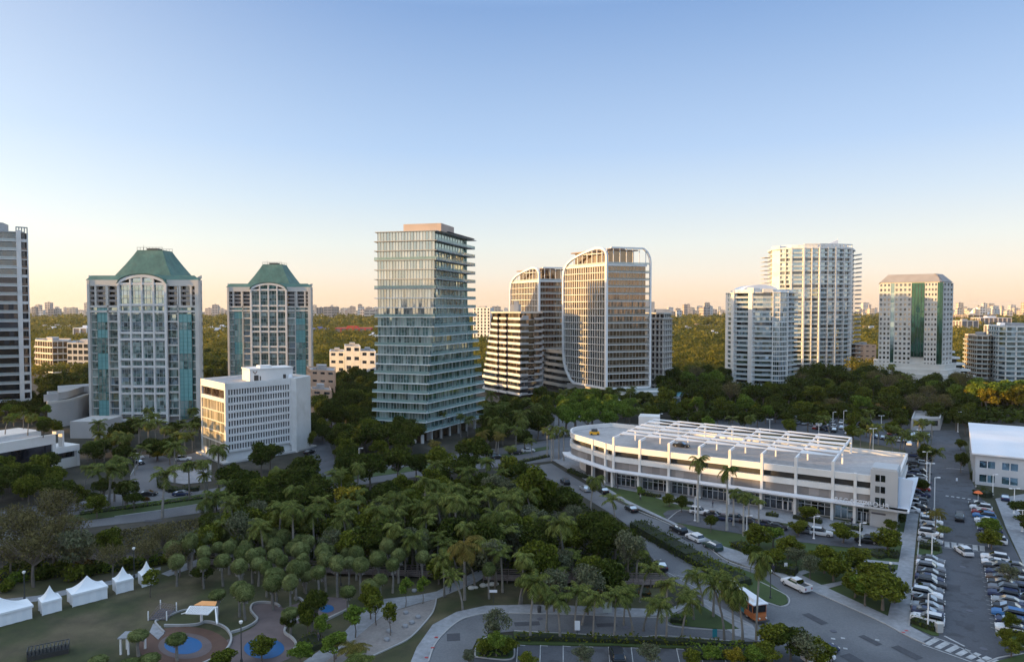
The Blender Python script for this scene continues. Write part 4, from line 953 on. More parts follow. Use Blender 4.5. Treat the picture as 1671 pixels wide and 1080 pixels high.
# markings
def strip(pts, wd, z, mb, dash=None):
    P = [at(x, y) for x, y in pts]; tot = 0
    for a, b in zip(P, P[1:]):
        d = b-a; L = d.length; u = d/L; nrm = Vector((-u.y, u.x, 0))*wd/2; s0 = 0
        while s0 < L:
            s1 = min(L, s0+(dash[0] if dash else L)); p, q = a+u*s0, a+u*s1
            mb.face([(p-nrm)[:2]+(z,), (q-nrm)[:2]+(z,), (q+nrm)[:2]+(z,), (p+nrm)[:2]+(z,)]); s0 = s1+(dash[1] if dash else 0)
mk = MB()
strip([(1505, 1052), (1550, 1068), (1600, 1086)], .22, .115, mk); strip([(1524, 1040), (1560, 1053), (1609, 1079)], .22, .115, mk)
strip([(1541, 1038), (1574, 1055)], .35, .115, mk)
for k in range(7):
    x = 1512+k*17; y = 1052.5+k*5.6; strip([(x, y), (x+17, y-9.5+k*.3)], .8, .115, mk)
for k in range(6):
    if k == 3: continue
    x = 1545+k*11.5; y = 888+k*1.3; strip([(x, y-4), (x+.6, y+5)], .9, .115, mk)
strip([(1540, 884), (1606, 891)], .2, .115, mk); strip([(1540, 894), (1606, 901)], .2, .115, mk)
for k in range(6): strip([(1543+k*9, 809+k*1.3), (1548+k*9, 809.8+k*1.3)], .9, .115, mk)
strip([(1544, 764), (1572, 766)], .4, .115, mk)
for k in range(16):   # bay lines right and left of the street
    t = k/15; strip([(1492+8*(1-t), 1012-98*t), (1541-2*t, 1026-98*t)], .12, .115, mk)
    strip([(1609-t*12+8*(1-t), 1024-112*t), (1660-t*5+10*(1-t), 1038-112*t)], .12, .115, mk)
for (x, y) in ((1356, 1042), (1372, 1041), (1428, 1044), (1376, 1058)): strip([(x, y), (x+7, y+1.2)], .5, .115, mk)
strip([(1070, 915), (1082, 930), (1140, 962)], .12, .115, mk); strip([(1100, 938), (1140, 946)], .12, .115, mk)
strip([(1075, 868), (1150, 908), (1200, 930)], .14, .115, mk, (3, 4))
for k in range(11): strip([(845+k*37, 1052+k*.9), (843+k*38, 1082)], .12, .115, mk)
for k in range(9): strip([(845+k*37, 1053+k*.9), (857+k*37, 1053.7+k*.9)], .15, .12, mk)
strip([(100, 826), (215, 808), (300, 814), (400, 797)], .12, .115, mk, (3, 6))
struct('road_marking', mk, 'marking')
rk = MB()
for x, y in ((712, 1041), (706, 1058), (696, 1074), (1474, 1033), (1479, 1030)): p = at(x, y); rk.box(p.x-.25, p.x+.25, p.y-.18, p.y+.18, .17, .2)
struct('kerb_ramp_pad', rk, 'lamp_red')
# kerbs as pale edges
kb = MB()
def kerb(pts, closed=False, w_=.22, h=.19):
    P = [at(*p) for p in (smoothline(pts, 4, closed))]
    if closed: P.append(P[0])
    for a, b in zip(P, P[1:]):
        d = (b-a)
        if d.length < .05: continue
        u = d.normalized(); n = Vector((-u.y, u.x, 0))*w_/2; kb.hexa([(a-n)[:2]+(.0,), (b-n)[:2]+(.0,), (b+n)[:2]+(.0,), (a+n)[:2]+(.0,), (a-n)[:2]+(h,), (b-n)[:2]+(h,), (b+n)[:2]+(h,), (a+n)[:2]+(h,)])
kerb([(699, 1080), (712, 1048), (745, 1016), (773, 1005), (809, 1001), (932, 1003), (1031, 1007), (1090, 1006), (1136, 985)])
kerb([(775, 1072), (777, 1055), (790, 1042), (812, 1036)]); kerb([(775, 1072), (820, 1077), (838, 1073), (839, 1053)])
kerb([(839, 1030), (917, 1034), (1040, 1040), (1081, 1038), (1200, 1047)])
kerb([(1089, 1013), (1098, 1023), (1180, 1029), (1208, 1028)]); kerb([(1147, 984), (1178, 1004), (1226, 1022)], w_=.3)
kerb([(1240, 950), (1283, 972), (1287, 985), (1276, 990), (1262, 987), (1213, 968), (1140, 926), (1080, 891), (1036, 862)])
kerb([(1022, 827), (1091, 855), (1149, 889), (1183, 914), (1223, 928), (1251, 931)]); kerb([(1275, 944), (1340, 971), (1432, 1012), (1479, 1037), (1510, 1051)])
kerb([(1608, 1083), (1630, 1074), (1671, 1067)]); kerb([(1625, 1028), (1632, 1040), (1655, 1052), (1700, 1062)]); kerb([(609, 1070), (640, 1056), (670, 1040), (700, 1008), (709, 992), (712, 977)])
kerb([(1483, 1022), (1492, 960), (1498, 900), (1503, 850)]); kerb([(258, 786), (262, 775), (290, 760), (326, 752)]); kerb([(110, 838), (178, 828), (249, 818), (318, 808)]); kerb([(187, 843), (266, 832), (329, 822)])
kerb([(213, 776), (224, 757), (232, 743)]); kerb([(1090, 848), (1110, 833), (1130, 835)])
struct('kerb', kb, 'kerb')
# paved splash garden
sheet('play_paving', [smoothline([(411, 1000), (409, 988), (425, 984), (456, 986), (462, 992), (482, 985), (522, 975), (550, 975), (566, 978), (568, 993), (548, 1004), (525, 1016), (485, 1017), (466, 1028), (480, 1045), (484, 1058), (470, 1075), (420, 1090), (392, 1085), (360, 1080), (345, 1060), (378, 1040), (410, 1025), (421, 1012)], 4, True)], 'rubber_pink', .045)
def ell(px, py, rx, ry, n=28): return [(px+rx*math.cos(2*math.pi*i/n), py+ry*math.sin(2*math.pi*i/n)) for i in range(n)]
sheet('play_circle', [ell(300, 1056, 74, 34)], 'rubber_brown', .06); sheet('play_ring', [ell(302, 1054, 44, 21)], 'rubber_pink', .07)
sheet('splash_pad', [ell(299, 1053, 31, 14.5), ell(431, 1058, 33, 17), ell(533, 993, 12, 6.5)], 'rubber_blue', .08)
def lowwall(name, label, pts, h=.4, w_=.3, closed=False):
    b = MB(); P = [at(*p) for p in smoothline(pts, 5, closed)]
    if closed: P.append(P[0])
    for a, c in zip(P, P[1:]):
        u = (c-a).normalized(); n = Vector((-u.y, u.x, 0))*w_/2; b.hexa([(a-n)[:2]+(.0,), (c-n)[:2]+(.0,), (c+n)[:2]+(.0,), (a+n)[:2]+(.0,), (a-n)[:2]+(h,), (c-n)[:2]+(h,), (c+n)[:2]+(h,), (a+n)[:2]+(h,)])
    return tag(b.build(name, 'kerb'), label, 'low wall', None)
lowwall('garden_wall', 'low white wall curving round the brown splash circle', [(268, 1022), (300, 1022), (322, 1020), (335, 1016), (350, 1018), (368, 1026), (377, 1040), (374, 1055), (360, 1070), (330, 1085)])
lowwall('garden_wall', 'low white wall winding round the back of the pink paving', [(375, 1034), (395, 1028), (412, 1020), (420, 1012), (414, 1004), (409, 996), (413, 987), (428, 984), (448, 986), (456, 990)])
lowwall('garden_wall', 'low white wall hooking round the planting right of the pink paving', [(489, 1012), (476, 1017), (466, 1026), (465, 1034), (476, 1042), (483, 1052), (480, 1062)])
lowwall('garden_wall', 'low white wall along the right edge of the small splash pad', [(525, 1016), (548, 1005), (566, 996), (570, 990)])
lowwall('garden_wall', 'low white wall stub above the pink paving near the shrub', [(480, 977), (490, 978), (496, 985)])
lowwall('garden_wall', 'thin white kerb wall around the grass triangle left of the splash circle', [(268, 1032), (258, 1022), (254, 1014), (270, 1008), (300, 996), (330, 996)], .25, .25)
# boardwalk: posts, deck, rail
def boardwalk(pts, label):
    t = thing('boardwalk', label, 'boardwalk', tuple(at(*pts[0]))); P = [at(*p) for p in pts]
    d = MB(); r = MB(); po = MB()
    for a, c in zip(P, P[1:]):
        L = (c-a).length; u = (c-a)/L; n = Vector((-u.y, u.x, 0)); k = 0
        while k < L:
            p, q = a+u*k, a+u*min(L, k+.32); d.hexa([(*(p-n*1.3)[:2], .55), (*(q-n*1.3)[:2], .55), (*(q+n*1.3)[:2], .55), (*(p+n*1.3)[:2], .55), (*(p-n*1.3)[:2], .66), (*(q-n*1.3)[:2], .66), (*(q+n*1.3)[:2], .66), (*(p+n*1.3)[:2], .66)]); k += .36
        for s in (-1.3, 1.3):
            for z0, z1 in ((.95, 1.05), (1.25, 1.35), (1.58, 1.7)):
                p, q = a+n*s, c+n*s; r.hexa([(*(p-n*.04)[:2], z0), (*(q-n*.04)[:2], z0), (*(q+n*.04)[:2], z0), (*(p+n*.04)[:2], z0), (*(p-n*.04)[:2], z1), (*(q-n*.04)[:2], z1), (*(q+n*.04)[:2], z1), (*(p+n*.04)[:2], z1)])
            k = 0
            while k < L: p = a+u*k+n*s; po.box(p.x-.08, p.x+.08, p.y-.08, p.y+.08, 0, 1.7); k += 2.2
    d.build('deck', 'boardwalk_wood', t); r.build('railing', 'boardwalk_wood', t); po.build('post', 'boardwalk_wood', t)
boardwalk([(-80, 912), (36, 908), (175, 914), (272, 915)], 'long grey timber boardwalk behind the white tents'); boardwalk([(330, 920), (427, 928), (556, 936), (700, 941), (749, 944)], 'long grey timber boardwalk crossing in front of the round-headed palms')
boardwalk([(790, 946), (874, 949), (1040, 954), (1092, 955)], 'grey timber boardwalk between the woods and the lawn, right of the footpath')
pb = MB()
for x, y, a, b in ((1420, 1045, 3.2, 1.2), (1330, 1010, 4, 1.5), (1555, 960, 2.2, 3.5), (1575, 1020, 2.5, 1.6), (1120, 880, 3, 1.2), (1560, 820, 2.5, 4), (860, 1018, 4, 1.4), (740, 1040, 2, 2.4), (250, 850, 4, 1.4), (150, 822, 5, 1.2), (1545, 740, 3, 5), (990, 1020, 3.2, 1.2), (1480, 1065, 4, 1.5), (1390, 1075, 2.5, 2)):
    p = at(x, y); u = Vector((.84, -.54, 0)) if x > 1500 else Vector((-.39, .92, 0)) if x > 1080 else Vector((1, .1, 0)); v = Vector((-u.y, u.x, 0)); pb.face([(*(p+u*s*a/2+v*q*b/2)[:2], .105) for s, q in ((-1, -1), (1, -1), (1, 1), (-1, 1))])
struct('road_patch', pb, 'asphalt_patch')
for i, (x, y, lb) in enumerate(((1571, 925, 'manhole cover in the middle of the right street'), (1582, 997, 'manhole cover on the right street opposite the hedge corner'), (1605, 1059, 'dark manhole cover near the bottom of the right street'), (1021, 1024, 'manhole cover on the loop drive near the palms'), (881, 1010, 'manhole cover on the loop drive at left'), (1360, 1030, 'manhole cover on the wide main road'))):
    p = at(x, y); m = MB(); m.lathe((p.x, p.y, .1), [(.5, 0), (.5, .015), (.01, .016)], 14); tag(m.build('manhole_cover', 'sign_dark'), lb, 'manhole', 'manhole covers')
# ---------------------------------------------------------------- garage and right-hand shed
def garage():
    t = thing('parking_garage', 'long white parking garage with rounded end and white sails over its roof', 'building', (60, 190, 0))
    ZR = 11.5; T = lambda x, y, z=ZR: tuple(at(x, y, z)[:2])
    F2 = Vector((82.7, 157.0)); u = Vector((.836, -.549)); v = Vector((.549, .836)); T2 = F2+u*5.5
    nose = [T(1000, 689.9), T(968, 692.3), T(940, 696), T(931, 700), T(933, 706.5), T(950, 712)]
    F1 = T(1002, 727); poly = smoothline(nose, 2)+[F1, tuple(F2)]; back = tuple(T2+v*33)
    full = ccw(poly+[tuple(T2), back]); ES = edges(full); VIS = [e for e in ES if facing(e) and e.L > .2]
    w = MB(); i1 = offset(full, -.6); w.prism(offset(full, -3.0), 0, 10.2)
    for e in ES:
        if e.L < .2: continue
        e.box(w, 0, e.L, -.5, 0, 9.9, ZR); e.box(w, 0, e.L, -.8, .05, 7.0, 8.4)
        e.box(w, 0, e.L, -2.6, -.9, 6.9, 7.2)
    w.build('wall', 'white_wall', t)
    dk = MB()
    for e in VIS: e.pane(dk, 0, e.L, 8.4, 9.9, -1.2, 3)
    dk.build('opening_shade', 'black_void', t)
    me = MB()
    for e in VIS: e.pane(me, 0, e.L, 4.9, 7.0, -.35, 2.2)
    me.build('mesh_screen', 'mesh_screen', t)
    cn = MB(); out = offset(full, 2.4)
    for k, e in enumerate(ES):
        if not facing(e): continue
        a, b = out[k], out[(k+1) % len(out)]; c, d = full[(k+1) % len(full)], full[k]
        cn.hexa([(*a, 4.55), (*b, 4.55), (*c, 4.55), (*d, 4.55), (*a, 4.95), (*b, 4.95), (*c, 4.95), (*d, 4.95)])
    cn.build('canopy', 'roof_white', t)
    dr = MB(); dr.prism(i1, 10.2, 10.3); ro = dr.build('roof', 'roof_deck', t)
    fr = Face(F1, tuple(F2)); f0 = Face(poly[-3], F1); tw = Face(tuple(F2), tuple(T2)); rs = Face(tuple(T2), back)
    # piers
    for px in (1002, 1045, 1093, 1143, 1193, 1246, 1302, 1363, 1400):
        a = apx(fr, px); p = MB(); fr.box(p, a-.32, a+.32, -.7, .15, 0, ZR+(.1 if px == 1400 else 2.3)); p.build('pier', 'white_wall', t)
    for q in (.35, .75):
        a = f0.L*q; p = MB(); f0.box(p, a-.35, a+.35, -.6, .3, 0, ZR+.05); p.build('pier', 'white_wall', t)
    # ground floor
    s = MB(); fr.box(s, 0, fr.L, -3.5, -1.5, 3.2, 4.6); fr.box(s, 0, fr.L, -3.5, -1.5, 0, .35); s.build('shop_fascia', 'grey_wall', t)
    piers = [apx(fr, x) for x in (1002, 1045, 1093, 1143, 1193, 1246, 1302, 1363, 1400, 1426)]
    for i, (a, b) in enumerate(zip(piers, piers[1:])):
        g = MB(); fr.pane(g, a+.4, b-.4, .35, 3.2, -1.45, 1.5); g.build('shop_window', 'glass_blue' if i == 7 else 'glass_dark', t)
        m = MB(); n = max(2, int((b-a)/1.5))
        for k in range(n+1): c = a+.4+(b-a-.8)*k/n; fr.box(m, c-.06, c+.06, -1.45, -1.33, .35, 3.2)
        fr.box(m, a+.4, b-.4, -1.45, -1.33, 2.4, 2.5)
        if i in (2, 5, 8):
            c = b-2.0
            for dx in (-1.1, 0, 1.1): fr.box(m, c+dx-.12, c+dx+.12, -1.45, -1.28, 0, 2.5)
        m.build('shop_frame', 'roof_white', t)
        cl = MB(); fr.box(cl, a-.3, a+.3, .5, 1.1, 0, 4.6); cl.build('column', 'white_wall', t)
    fo = MB(); f0.pane(fo, 0, f0.L, 0, 4.6, -1.4, 3); fo.build('vehicle_entrance', 'black_void', t)
    # corner stair tower
    c = MB(); tw.box(c, 0, tw.L+.02, -7, .6, 0, 13.2); tw.box(c, .3, tw.L-.2, -6.6, .3, 13.2, 13.5)
    for z in (4.4,): tw.box(c, -1, tw.L+2.0, .6, 2.6, 4.5, 4.95)
    co_ = c.build('stair_tower', 'grey_stair', t)
    for z in (5.3, 7.9, 10.5):
        for a in (1.0, 2.1): m = MB(); tw.box(m, a, a+.9, .6, .66, z, z+1.5); m.build('window', 'glass_dark', co_)
    m = MB(); tw.box(m, .3, 3.2, .6, .68, 2.9, 3.3); m.build('small_sign', 'sign_dark', co_)
    fin = MB(); p0 = T2+u*.05; q0 = T2+u*.35; p1 = T2+u*3.0; q0 = T2+u*2.2; b = v*.6
    fin.hexa([(*p0, 4.6), (*q0, 4.6), (*(q0+b), 4.6), (*(p0+b), 4.6), (*p0, 11.8), (*p1, 11.6), (*(p1+b), 11.6), (*(p0+b), 11.8)]); fin.build('slanted_screen', 'screen_blue', t)
    # roof box, pergola beams and sails
    m = MB(); bx = [at(1042, 702, 10.3), at(1076, 703, 10.3), at(1077, 698.5, 10.3), at(1045, 697, 10.3)]; m.prism(ccw([tuple(p[:2]) for p in bx]), 10.3, 14.9); m.build('stair_box', 'white_wall', ro)
    zb = 13.9; ends = [((1003, 715.5), (1062, 689.5)), ((1047, 719.5), (1112, 692.5)), ((1093, 726), (1155, 696)), ((1143, 731), (1199, 700)), ((1193, 737), (1243, 705)), ((1246, 742.5), (1290, 710)), ((1302, 754), (1338, 715)), ((1361, 760), (1388, 719.5))]
    xs = [1002, 1045, 1093, 1143, 1193, 1246, 1302, 1363]; P = []
    for (a, b), px in zip(ends, xs):
        s0 = Vector(fr.P(apx(fr, px), 0, ZR+2.2)); s0 = Vector((s0.x, s0.y, 13.7)); e0 = s0+Vector((v.x, v.y, 0))*31+Vector((0, 0, .8)); P.append((s0, e0))
    bm = MB()
    for k, (a, b) in enumerate(P):
        d = (b-a).normalized(); sdn = Vector((u.x, u.y, 0))*.18
        bm.hexa([a-sdn-Vector((0, 0, .35)), a+sdn-Vector((0, 0, .35)), b+sdn-Vector((0, 0, .35)), b-sdn-Vector((0, 0, .35)), a-sdn+Vector((0, 0, .25)), a+sdn+Vector((0, 0, .25)), b+sdn+Vector((0, 0, .25)), b-sdn+Vector((0, 0, .25))])
        bm.tube(b, (b.x, b.y, 10.3), .3, n=6); m_ = a.lerp(b, .5); bm.tube(m_, (m_.x, m_.y, 10.3), .22, n=6)
    pg = bm.build('pergola_beam', 'steel_white', ro)
    for k in range(len(P)-1):
        (a0, a1), (b0, b1) = P[k], P[k+1]
        for j, (t0, t1, s0, s1) in enumerate(((.13, .22, .16, .18), (.30, .33, .27, .36), (.45, .54, .47, .50), (.62, .65, .60, .70), (.78, .86, .80, .82), (.94, .97, .92, .98))):
            sm = MB(); up = Vector((0, 0, .35)); th = Vector((0, 0, .06))
            q = [a0.lerp(a1, t0)+up, b0.lerp(b1, s0)+up, b0.lerp(b1, s1)+up, a0.lerp(a1, t1)+up*1.6]
            sm.hexa([*q, *[p+th for p in q]]); sm.build('shade_sail', 'sail', ro)
    # lettering
    for body, a, z, size, mt, o in (('REGATTA', apx(fr, 1368), 5.0, 1.5, 'roof_white', 2.2), ('HARBOUR', apx(fr, 1396), 5.0, 1.5, 'roof_white', 2.2), ('MARKET HALL', apx(fr, 1203), 3.45, 1.1, 'sign_dark', -1.42)):
        text_mesh(body, size, .08, mt, t, Matrix.Translation(Vector(fr.P(a, o, z))-Vector(ROOT[t.name])) @ Matrix.Rotation(math.atan2(fr.u.y, fr.u.x), 4, 'Z') @ Matrix.Rotation(math.pi/2, 4, 'X'), 1.15)
mat('grey_stair', (.42, .43, .44), .7, .06, .15); mat('screen_blue', (.50, .60, .74), .45, .05, .2)
garage()
def shed():
    t = thing('white_roofed_building', 'two-storey building with large white roof at the right edge', 'building', (140, 195, 0))
    T = lambda x, y: Vector(at(x, y, 9)[:2]); A = T(1592, 738.5); B = T(1592, 738.5)+Vector((.836, -.549))*46; C = T(1585, 690); D = B+(C-A)
    P = [tuple(A), tuple(B), tuple(D), tuple(C)]; w = MB(); w.prism(offset(P, -.4), 0, 8.6); f = Face(A, B)
    L = f.L; xs = []
    k = 1.0
    while k < L-4: xs.append(k); k += 5.2
    for z0, z1 in ((0, .9), (3.0, 4.9), (6.9, 8.6)): f.box(w, 0, L, -.4, 0, z0, z1)
    e = [0]+[v for x in xs for v in (x, x+3.6)]+[L]
    for a, b in zip(e[::2], e[1::2]):
        for z0, z1 in ((.9, 3.0), (4.9, 6.9)): f.box(w, a, b, -.4, 0, z0, z1)
    wl = w.build('wall', 'cream_pale', t)
    for x in xs:
        for z0 in (.9, 4.9):
            g = MB(); f.pane(g, x, x+3.6, z0, z0+2, -.3, .9); wn = g.build('window', 'glass_sky', t); m = MB(); f.box(m, x+1.7, x+1.9, -.3, -.05, z0, z0+2); m.build('frame', 'roof_white', wn)
    r = MB(); Q = offset(P, .9); r.prism(Q, 8.6, 9.0); c1 = [(Q[0][0]*.5+Q[3][0]*.5, Q[0][1]*.5+Q[3][1]*.5), (Q[1][0]*.5+Q[2][0]*.5, Q[1][1]*.5+Q[2][1]*.5)]
    r.face([(*Q[0], 9.0), (*Q[1], 9.0), (*c1[1], 10.0), (*c1[0], 10.0)]); r.face([(*c1[0], 10.0), (*c1[1], 10.0), (*Q[2], 9.0), (*Q[3], 9.0)]); r.face([(*Q[3], 9.0), (*Q[0], 9.0), (*c1[0], 10.0)]); r.face([(*Q[1], 9.0), (*Q[2], 9.0), (*c1[1], 10.0)])
    r.build('roof', 'roof_white', t)
    s = Face(tuple(C), tuple(A)); p = MB()
    for k in range(9): a = s.L*(k+.5)/9; s.box(p, a-.35, a+.35, 0, .5, 0, 8.5)
    p.build('pilaster', 'cream_pale', t)
mat('cream_pale', (.48, .51, .55), .7, .07, .2); glassmat('glass_sky', (.02, .06, .09), (.10, .2, .28), (.6, .8, .95), .4, .4, .01)
shed()
# ---------------------------------------------------------------- tents and park furniture
def tent(FL, FR, BL, label):
    fl, fr, bl = at(*FL), at(*FR), at(*BL); t = thing('event_tent', label, 'tent', tuple(fl), 'white marquee tents on the lawn')
    br = fr+(bl-fl); c = (fl+br)/2; W = 2.2; P = [fl, fr, br, bl]; long = (fr-fl).length; u = (fr-fl).normalized(); ridge = max(0, long-4.5)/2*.0
    wl = MB(); n = max(2, int(long/1.5))
    for a, b in zip(P, P[1:]+P[:1]):
        k = max(1, int((b-a).length/1.3))
        for i in range(k):
            p, q = a.lerp(b, i/k), a.lerp(b, (i+1)/k); m = a.lerp(b, (i+.5)/k)+(c-a.lerp(b, .5)).normalized()*.1
            wl.face([(p.x, p.y, .03), (m.x, m.y, .03), (m.x, m.y, W), (p.x, p.y, W)]); wl.face([(m.x, m.y, .03), (q.x, q.y, .03), (q.x, q.y, W), (m.x, m.y, W)])
    wl.build('wall', 'tent_cloth', t)
    rf = MB(); N = 7; ap = Vector((c.x, c.y, 4.3)); ov = 1.06
    def pr(s, base): q = (1-s)**1.75; return Vector((c.x+(base.x-c.x)*ov*(1-s)**1.0, c.y+(base.y-c.y)*ov*(1-s), W-.02+(4.3-W)*(1-(1-s)) ** 1.9))
    for a, b in zip(P, P[1:]+P[:1]):
        M = 6
        for i in range(M):
            for j in range(N):
                p = lambda ii, jj: pr(jj/N, a.lerp(b, ii/M))
                rf.face([p(i, j), p(i+1, j), p(i+1, j+1), p(i, j+1)])
        p, q = pr(0, a), pr(0, b); rf.face([(p.x, p.y, W-.35), (q.x, q.y, W-.35), (q.x, q.y, W), (p.x, p.y, W)])
    rf.build('roof', 'tent_cloth', t)
    po = MB()
    for p in P: po.tube((p.x, p.y, 0), (p.x, p.y, W), .06, n=5)
    po.build('pole', 'steel_white', t)
tent((-50, 1036), (52, 1009), (-58, 1024), 'white marquee tent cut by the left edge, largest and nearest of its row')
tent((69, 1004.4), (100.5, 996), (63, 996), 'small white tent with peaked roof, second of the row from the left edge')
tent((118.6, 990.5), (175, 976), (110, 981), 'long white tent with curved peak, middle of the row')
tent((190, 969.6), (217.6, 962.4), (184, 962.5), 'small white tent fourth in the row, behind the long one')
tent((232, 958.6), (253, 953), (226, 951.5), 'last white tent, half hidden behind a small leafy tree')
def pergola():
    t = thing('shade_pergola', 'white slatted shade pergola with painted sunlit rear slope above the splash circle', 'pergola', tuple(at(340, 1017)))
    z = 2.7; A, B, C, D = at(303, 1000, z), at(339, 1002, z), at(351, 990, z), at(310, 989, z); r = MB()
    for i in range(14):
        p, q = A.lerp(B, (i+.2)/14), A.lerp(B, (i+.75)/14); p2, q2 = D.lerp(C, (i+.2)/14), D.lerp(C, (i+.75)/14); r.hexa([p, q, q2, p2, *[x+Vector((0, 0, .12)) for x in (p, q, q2, p2)]])
    for a, b in ((A, B), (D, C), (A, D), (B, C)): r.tube(a, b, .12, n=4)
    r.build('roof', 'steel_white', t)
    for x, y in ((329, 1016), (354, 1017)):
        m = MB(); p = at(x, y); m.tube(p, (p.x, p.y, z), .22, n=6); m.build('post', 'steel_white', t)
    m = MB(); m.tube(at(354, 1017, 2.6), C, .12, n=4); m.build('brace', 'steel_white', t)
    m = MB(); q = [D+Vector((.6, .1, .14)), C+Vector((0, .1, .14)), C+Vector((0, .7, .55)), D+Vector((1.6, .7, .55))]; m.hexa([*q, *[p+Vector((0, .03, .06)) for p in q]]); m.build('sunlit_slope', 'sunlit_orange', t)  # back slope of the roof, its sunlight painted on as orange
    m = MB(); m.tube(at(304, 999, 2.6), at(296, 1001, 2.3), .08, n=4); m.build('arm', 'steel_white', t)
mat('sunlit_orange', (.8, .36, .13), .7, .05, 1)
pergola()
def pavilion():
    t = thing('small_shelter', 'small white posted shelter left of the splash circle by the palms', 'shelter', tuple(at(206, 1066)))
    p = at(206, 1066); m = MB(); m.prism([(p.x-.9, p.y-.6), (p.x+2.4, p.y-.4), (p.x+2.2, p.y+1.8), (p.x-1.0, p.y+1.6)], 2.4, 2.55); m.build('roof', 'concrete', t)
    for dx, dy in ((-.6, -.3), (.5, -.3), (2, 1.4), (-.6, 1.3)): k = MB(); k.box(p.x+dx-.12, p.x+dx+.12, p.y+dy-.12, p.y+dy+.12, 0, 2.4); k.build('post', 'steel_white', t)
pavilion()
def climber():
    t = thing('climbing_net', 'dark climbing net frame beside the grass triangle', 'play frame', tuple(at(262, 1008)))
    A, B, C, D = at(242, 1012), at(272, 1012), at(288, 997), at(262, 993); m = MB()
    for i in range(8):
        m.tube(A.lerp(B, i/7)+Vector((0, 0, .3)), D.lerp(C, i/7)+Vector((0, 0, 1.0)), .05, n=4); m.tube(A.lerp(D, i/7)+Vector((0, 0, .3+.1*i)), B.lerp(C, i/7)+Vector((0, 0, .3+.1*i)), .05, n=4)
    m.build('net', 'boardwalk_wood', t)
    for p in (A, B, C, D): k = MB(); k.tube(p, p+Vector((0, 0, 1.5)), .1, n=6); k.build('post', 'steel_white', t)
    k = MB(); k.face([(*p[:2], .10) for p in (A, B, C, D)]); k.build('mat', 'sign_dark', t)
climber()
pv = MB(); 
for q in ([(250, 1018), (262, 1022), (268, 1034), (258, 1044), (244, 1032)],): pv.prism(ccw(gpoly(q)), 0, .14)
struct('triangle_pavement', pv, 'concrete')
def stage():
    t = thing('black_stage', 'black stage truss lying on the lawn at the bottom left corner', 'stage', tuple(at(75, 1075)))
    A, B = at(44, 1080), at(112, 1066); u = (B-A).normalized(); n = Vector((-u.y, u.x, 0)); L = (B-A).length; m = MB(); f = Face(A[:2], B[:2]); f.box(m, 0, L, -1.6, 0, 0, .7); m.build('platform', 'black_void', t)
    r = MB()
    for k in range(12): f.box(r, L*k/11-.04, L*k/11+.04, -1.6, .04, .7, 1.5)
    f.box(r, 0, L, -.04, .02, 1.45, 1.55); f.box(r, 0, L, -1.6, -1.54, 1.45, 1.55); r.build('railing', 'steel_dark', t)
stage()
SEATS = [((662, 1001), 'pale round stone seat by a planter, highest in the sand court'), ((682, 1008), 'pale stone seat nearest the right rim of the sand court'), ((672, 1017), 'pale stone seat just below the rightmost one in the sand'), ((661, 1023), 'pale stone seat in the middle of the sand court'), ((635, 1031), 'pale stone seat left of the middle of the sand court'), ((631, 1045), 'lowest pale stone seat in the sand court'), ((676, 965), 'white stone block on the footpath edge above the sand court')]
for (x, y), lb in SEATS:
    t = thing('stone_seat', lb, 'seat', tuple(at(x, y)), 'stone seats in the sand court'); p = at(x, y); m = MB(); m.lathe((p.x, p.y, 0), [(.02, .04), (.4, .04), (.46, .22), (.4, .42), (.02, .45)], 12); m.build('seat', 'concrete', t)
    m = MB(); m.lathe((p.x, p.y, 0), [(.3, 0), (.3, .1)], 10); m.build('base', 'sign_dark', t)
for i, (x, y, lb) in enumerate(((769, 960, 'pale boulder left of its neighbours on the lawn below the footpath'), (788, 956, 'long pale boulder in the middle of the lawn row'), (803, 954, 'pale boulder at the right end of the lawn row'))):
    p = at(x, y); m = MB(); m.lathe((p.x, p.y, 0), [(.6, 0), (.65, .25), (.4, .45), (.05, .5)], 8); m.lathe((p.x+.8, p.y+.2, 0), [(.4, 0), (.45, .2), (.25, .35), (.03, .4)], 7); tag(m.build('boulder', 'pale_stone'), lb, 'boulder', 'boulders on the lawn')
def signpost(x, y, h, w_, hh, m1, label, name='sign', cat='sign'):
    p = at(x, y); t = thing(name, label, cat, tuple(p)); m = MB(); m.tube(p, p+Vector((0, 0, h)), .05, n=5); m.build('post', 'steel_dark', t); m = MB(); m.box(p.x-w_/2, p.x+w_/2, p.y-.08, p.y-.05, h-hh, h+.05); m.build('panel', m1, t)
signpost(942, 1040, 2.6, .8, 1.4, 'roof_white', 'white sign on a post on the hedge strip below the loop drive')
signpost(1166, 1052, 2.4, .7, 1.2, 'teal_paint', 'blue sign on a post near the right end of the low hedge')
signpost(1282, 935, 2.0, .6, .8, 'roof_white', 'small pale sign at the shrub behind the white pickup truck')
signpost(805, 985, 2.4, 1.3, .4, 'roof_white', 'white board sign on the lawn above the loop drive')
signpost(1561, 790, 1.8, .5, .8, 'roof_white', 'small white sign at the kerb corner of the right street')
signpost(991, 1002, 2.0, 1.5, 1.7, 'rail_pale', 'pale glass panel of the bus stop above the loop drive', 'bus_stop_panel', 'bus stop')
def umbrella(x, y, m1, label, h=2.4, r=1.1):
    p = at(x, y); t = thing('parasol', label, 'umbrella', tuple(p)); m = MB(); m.tube(p, p+Vector((0, 0, h)), .05, n=5); m.build('pole', 'steel_white', t); m = MB(); m.lathe((p.x, p.y, h-.6), [(r, 0), (r*.55, .4), (.03, .65)], 8); m.build('canopy', m1, t)
umbrella(1613, 893, 'yellow', 'yellow parasol beside the crosswalk on the right street'); umbrella(1596, 815, 'bright_orange', 'orange parasol at the corner near the white-roofed building')
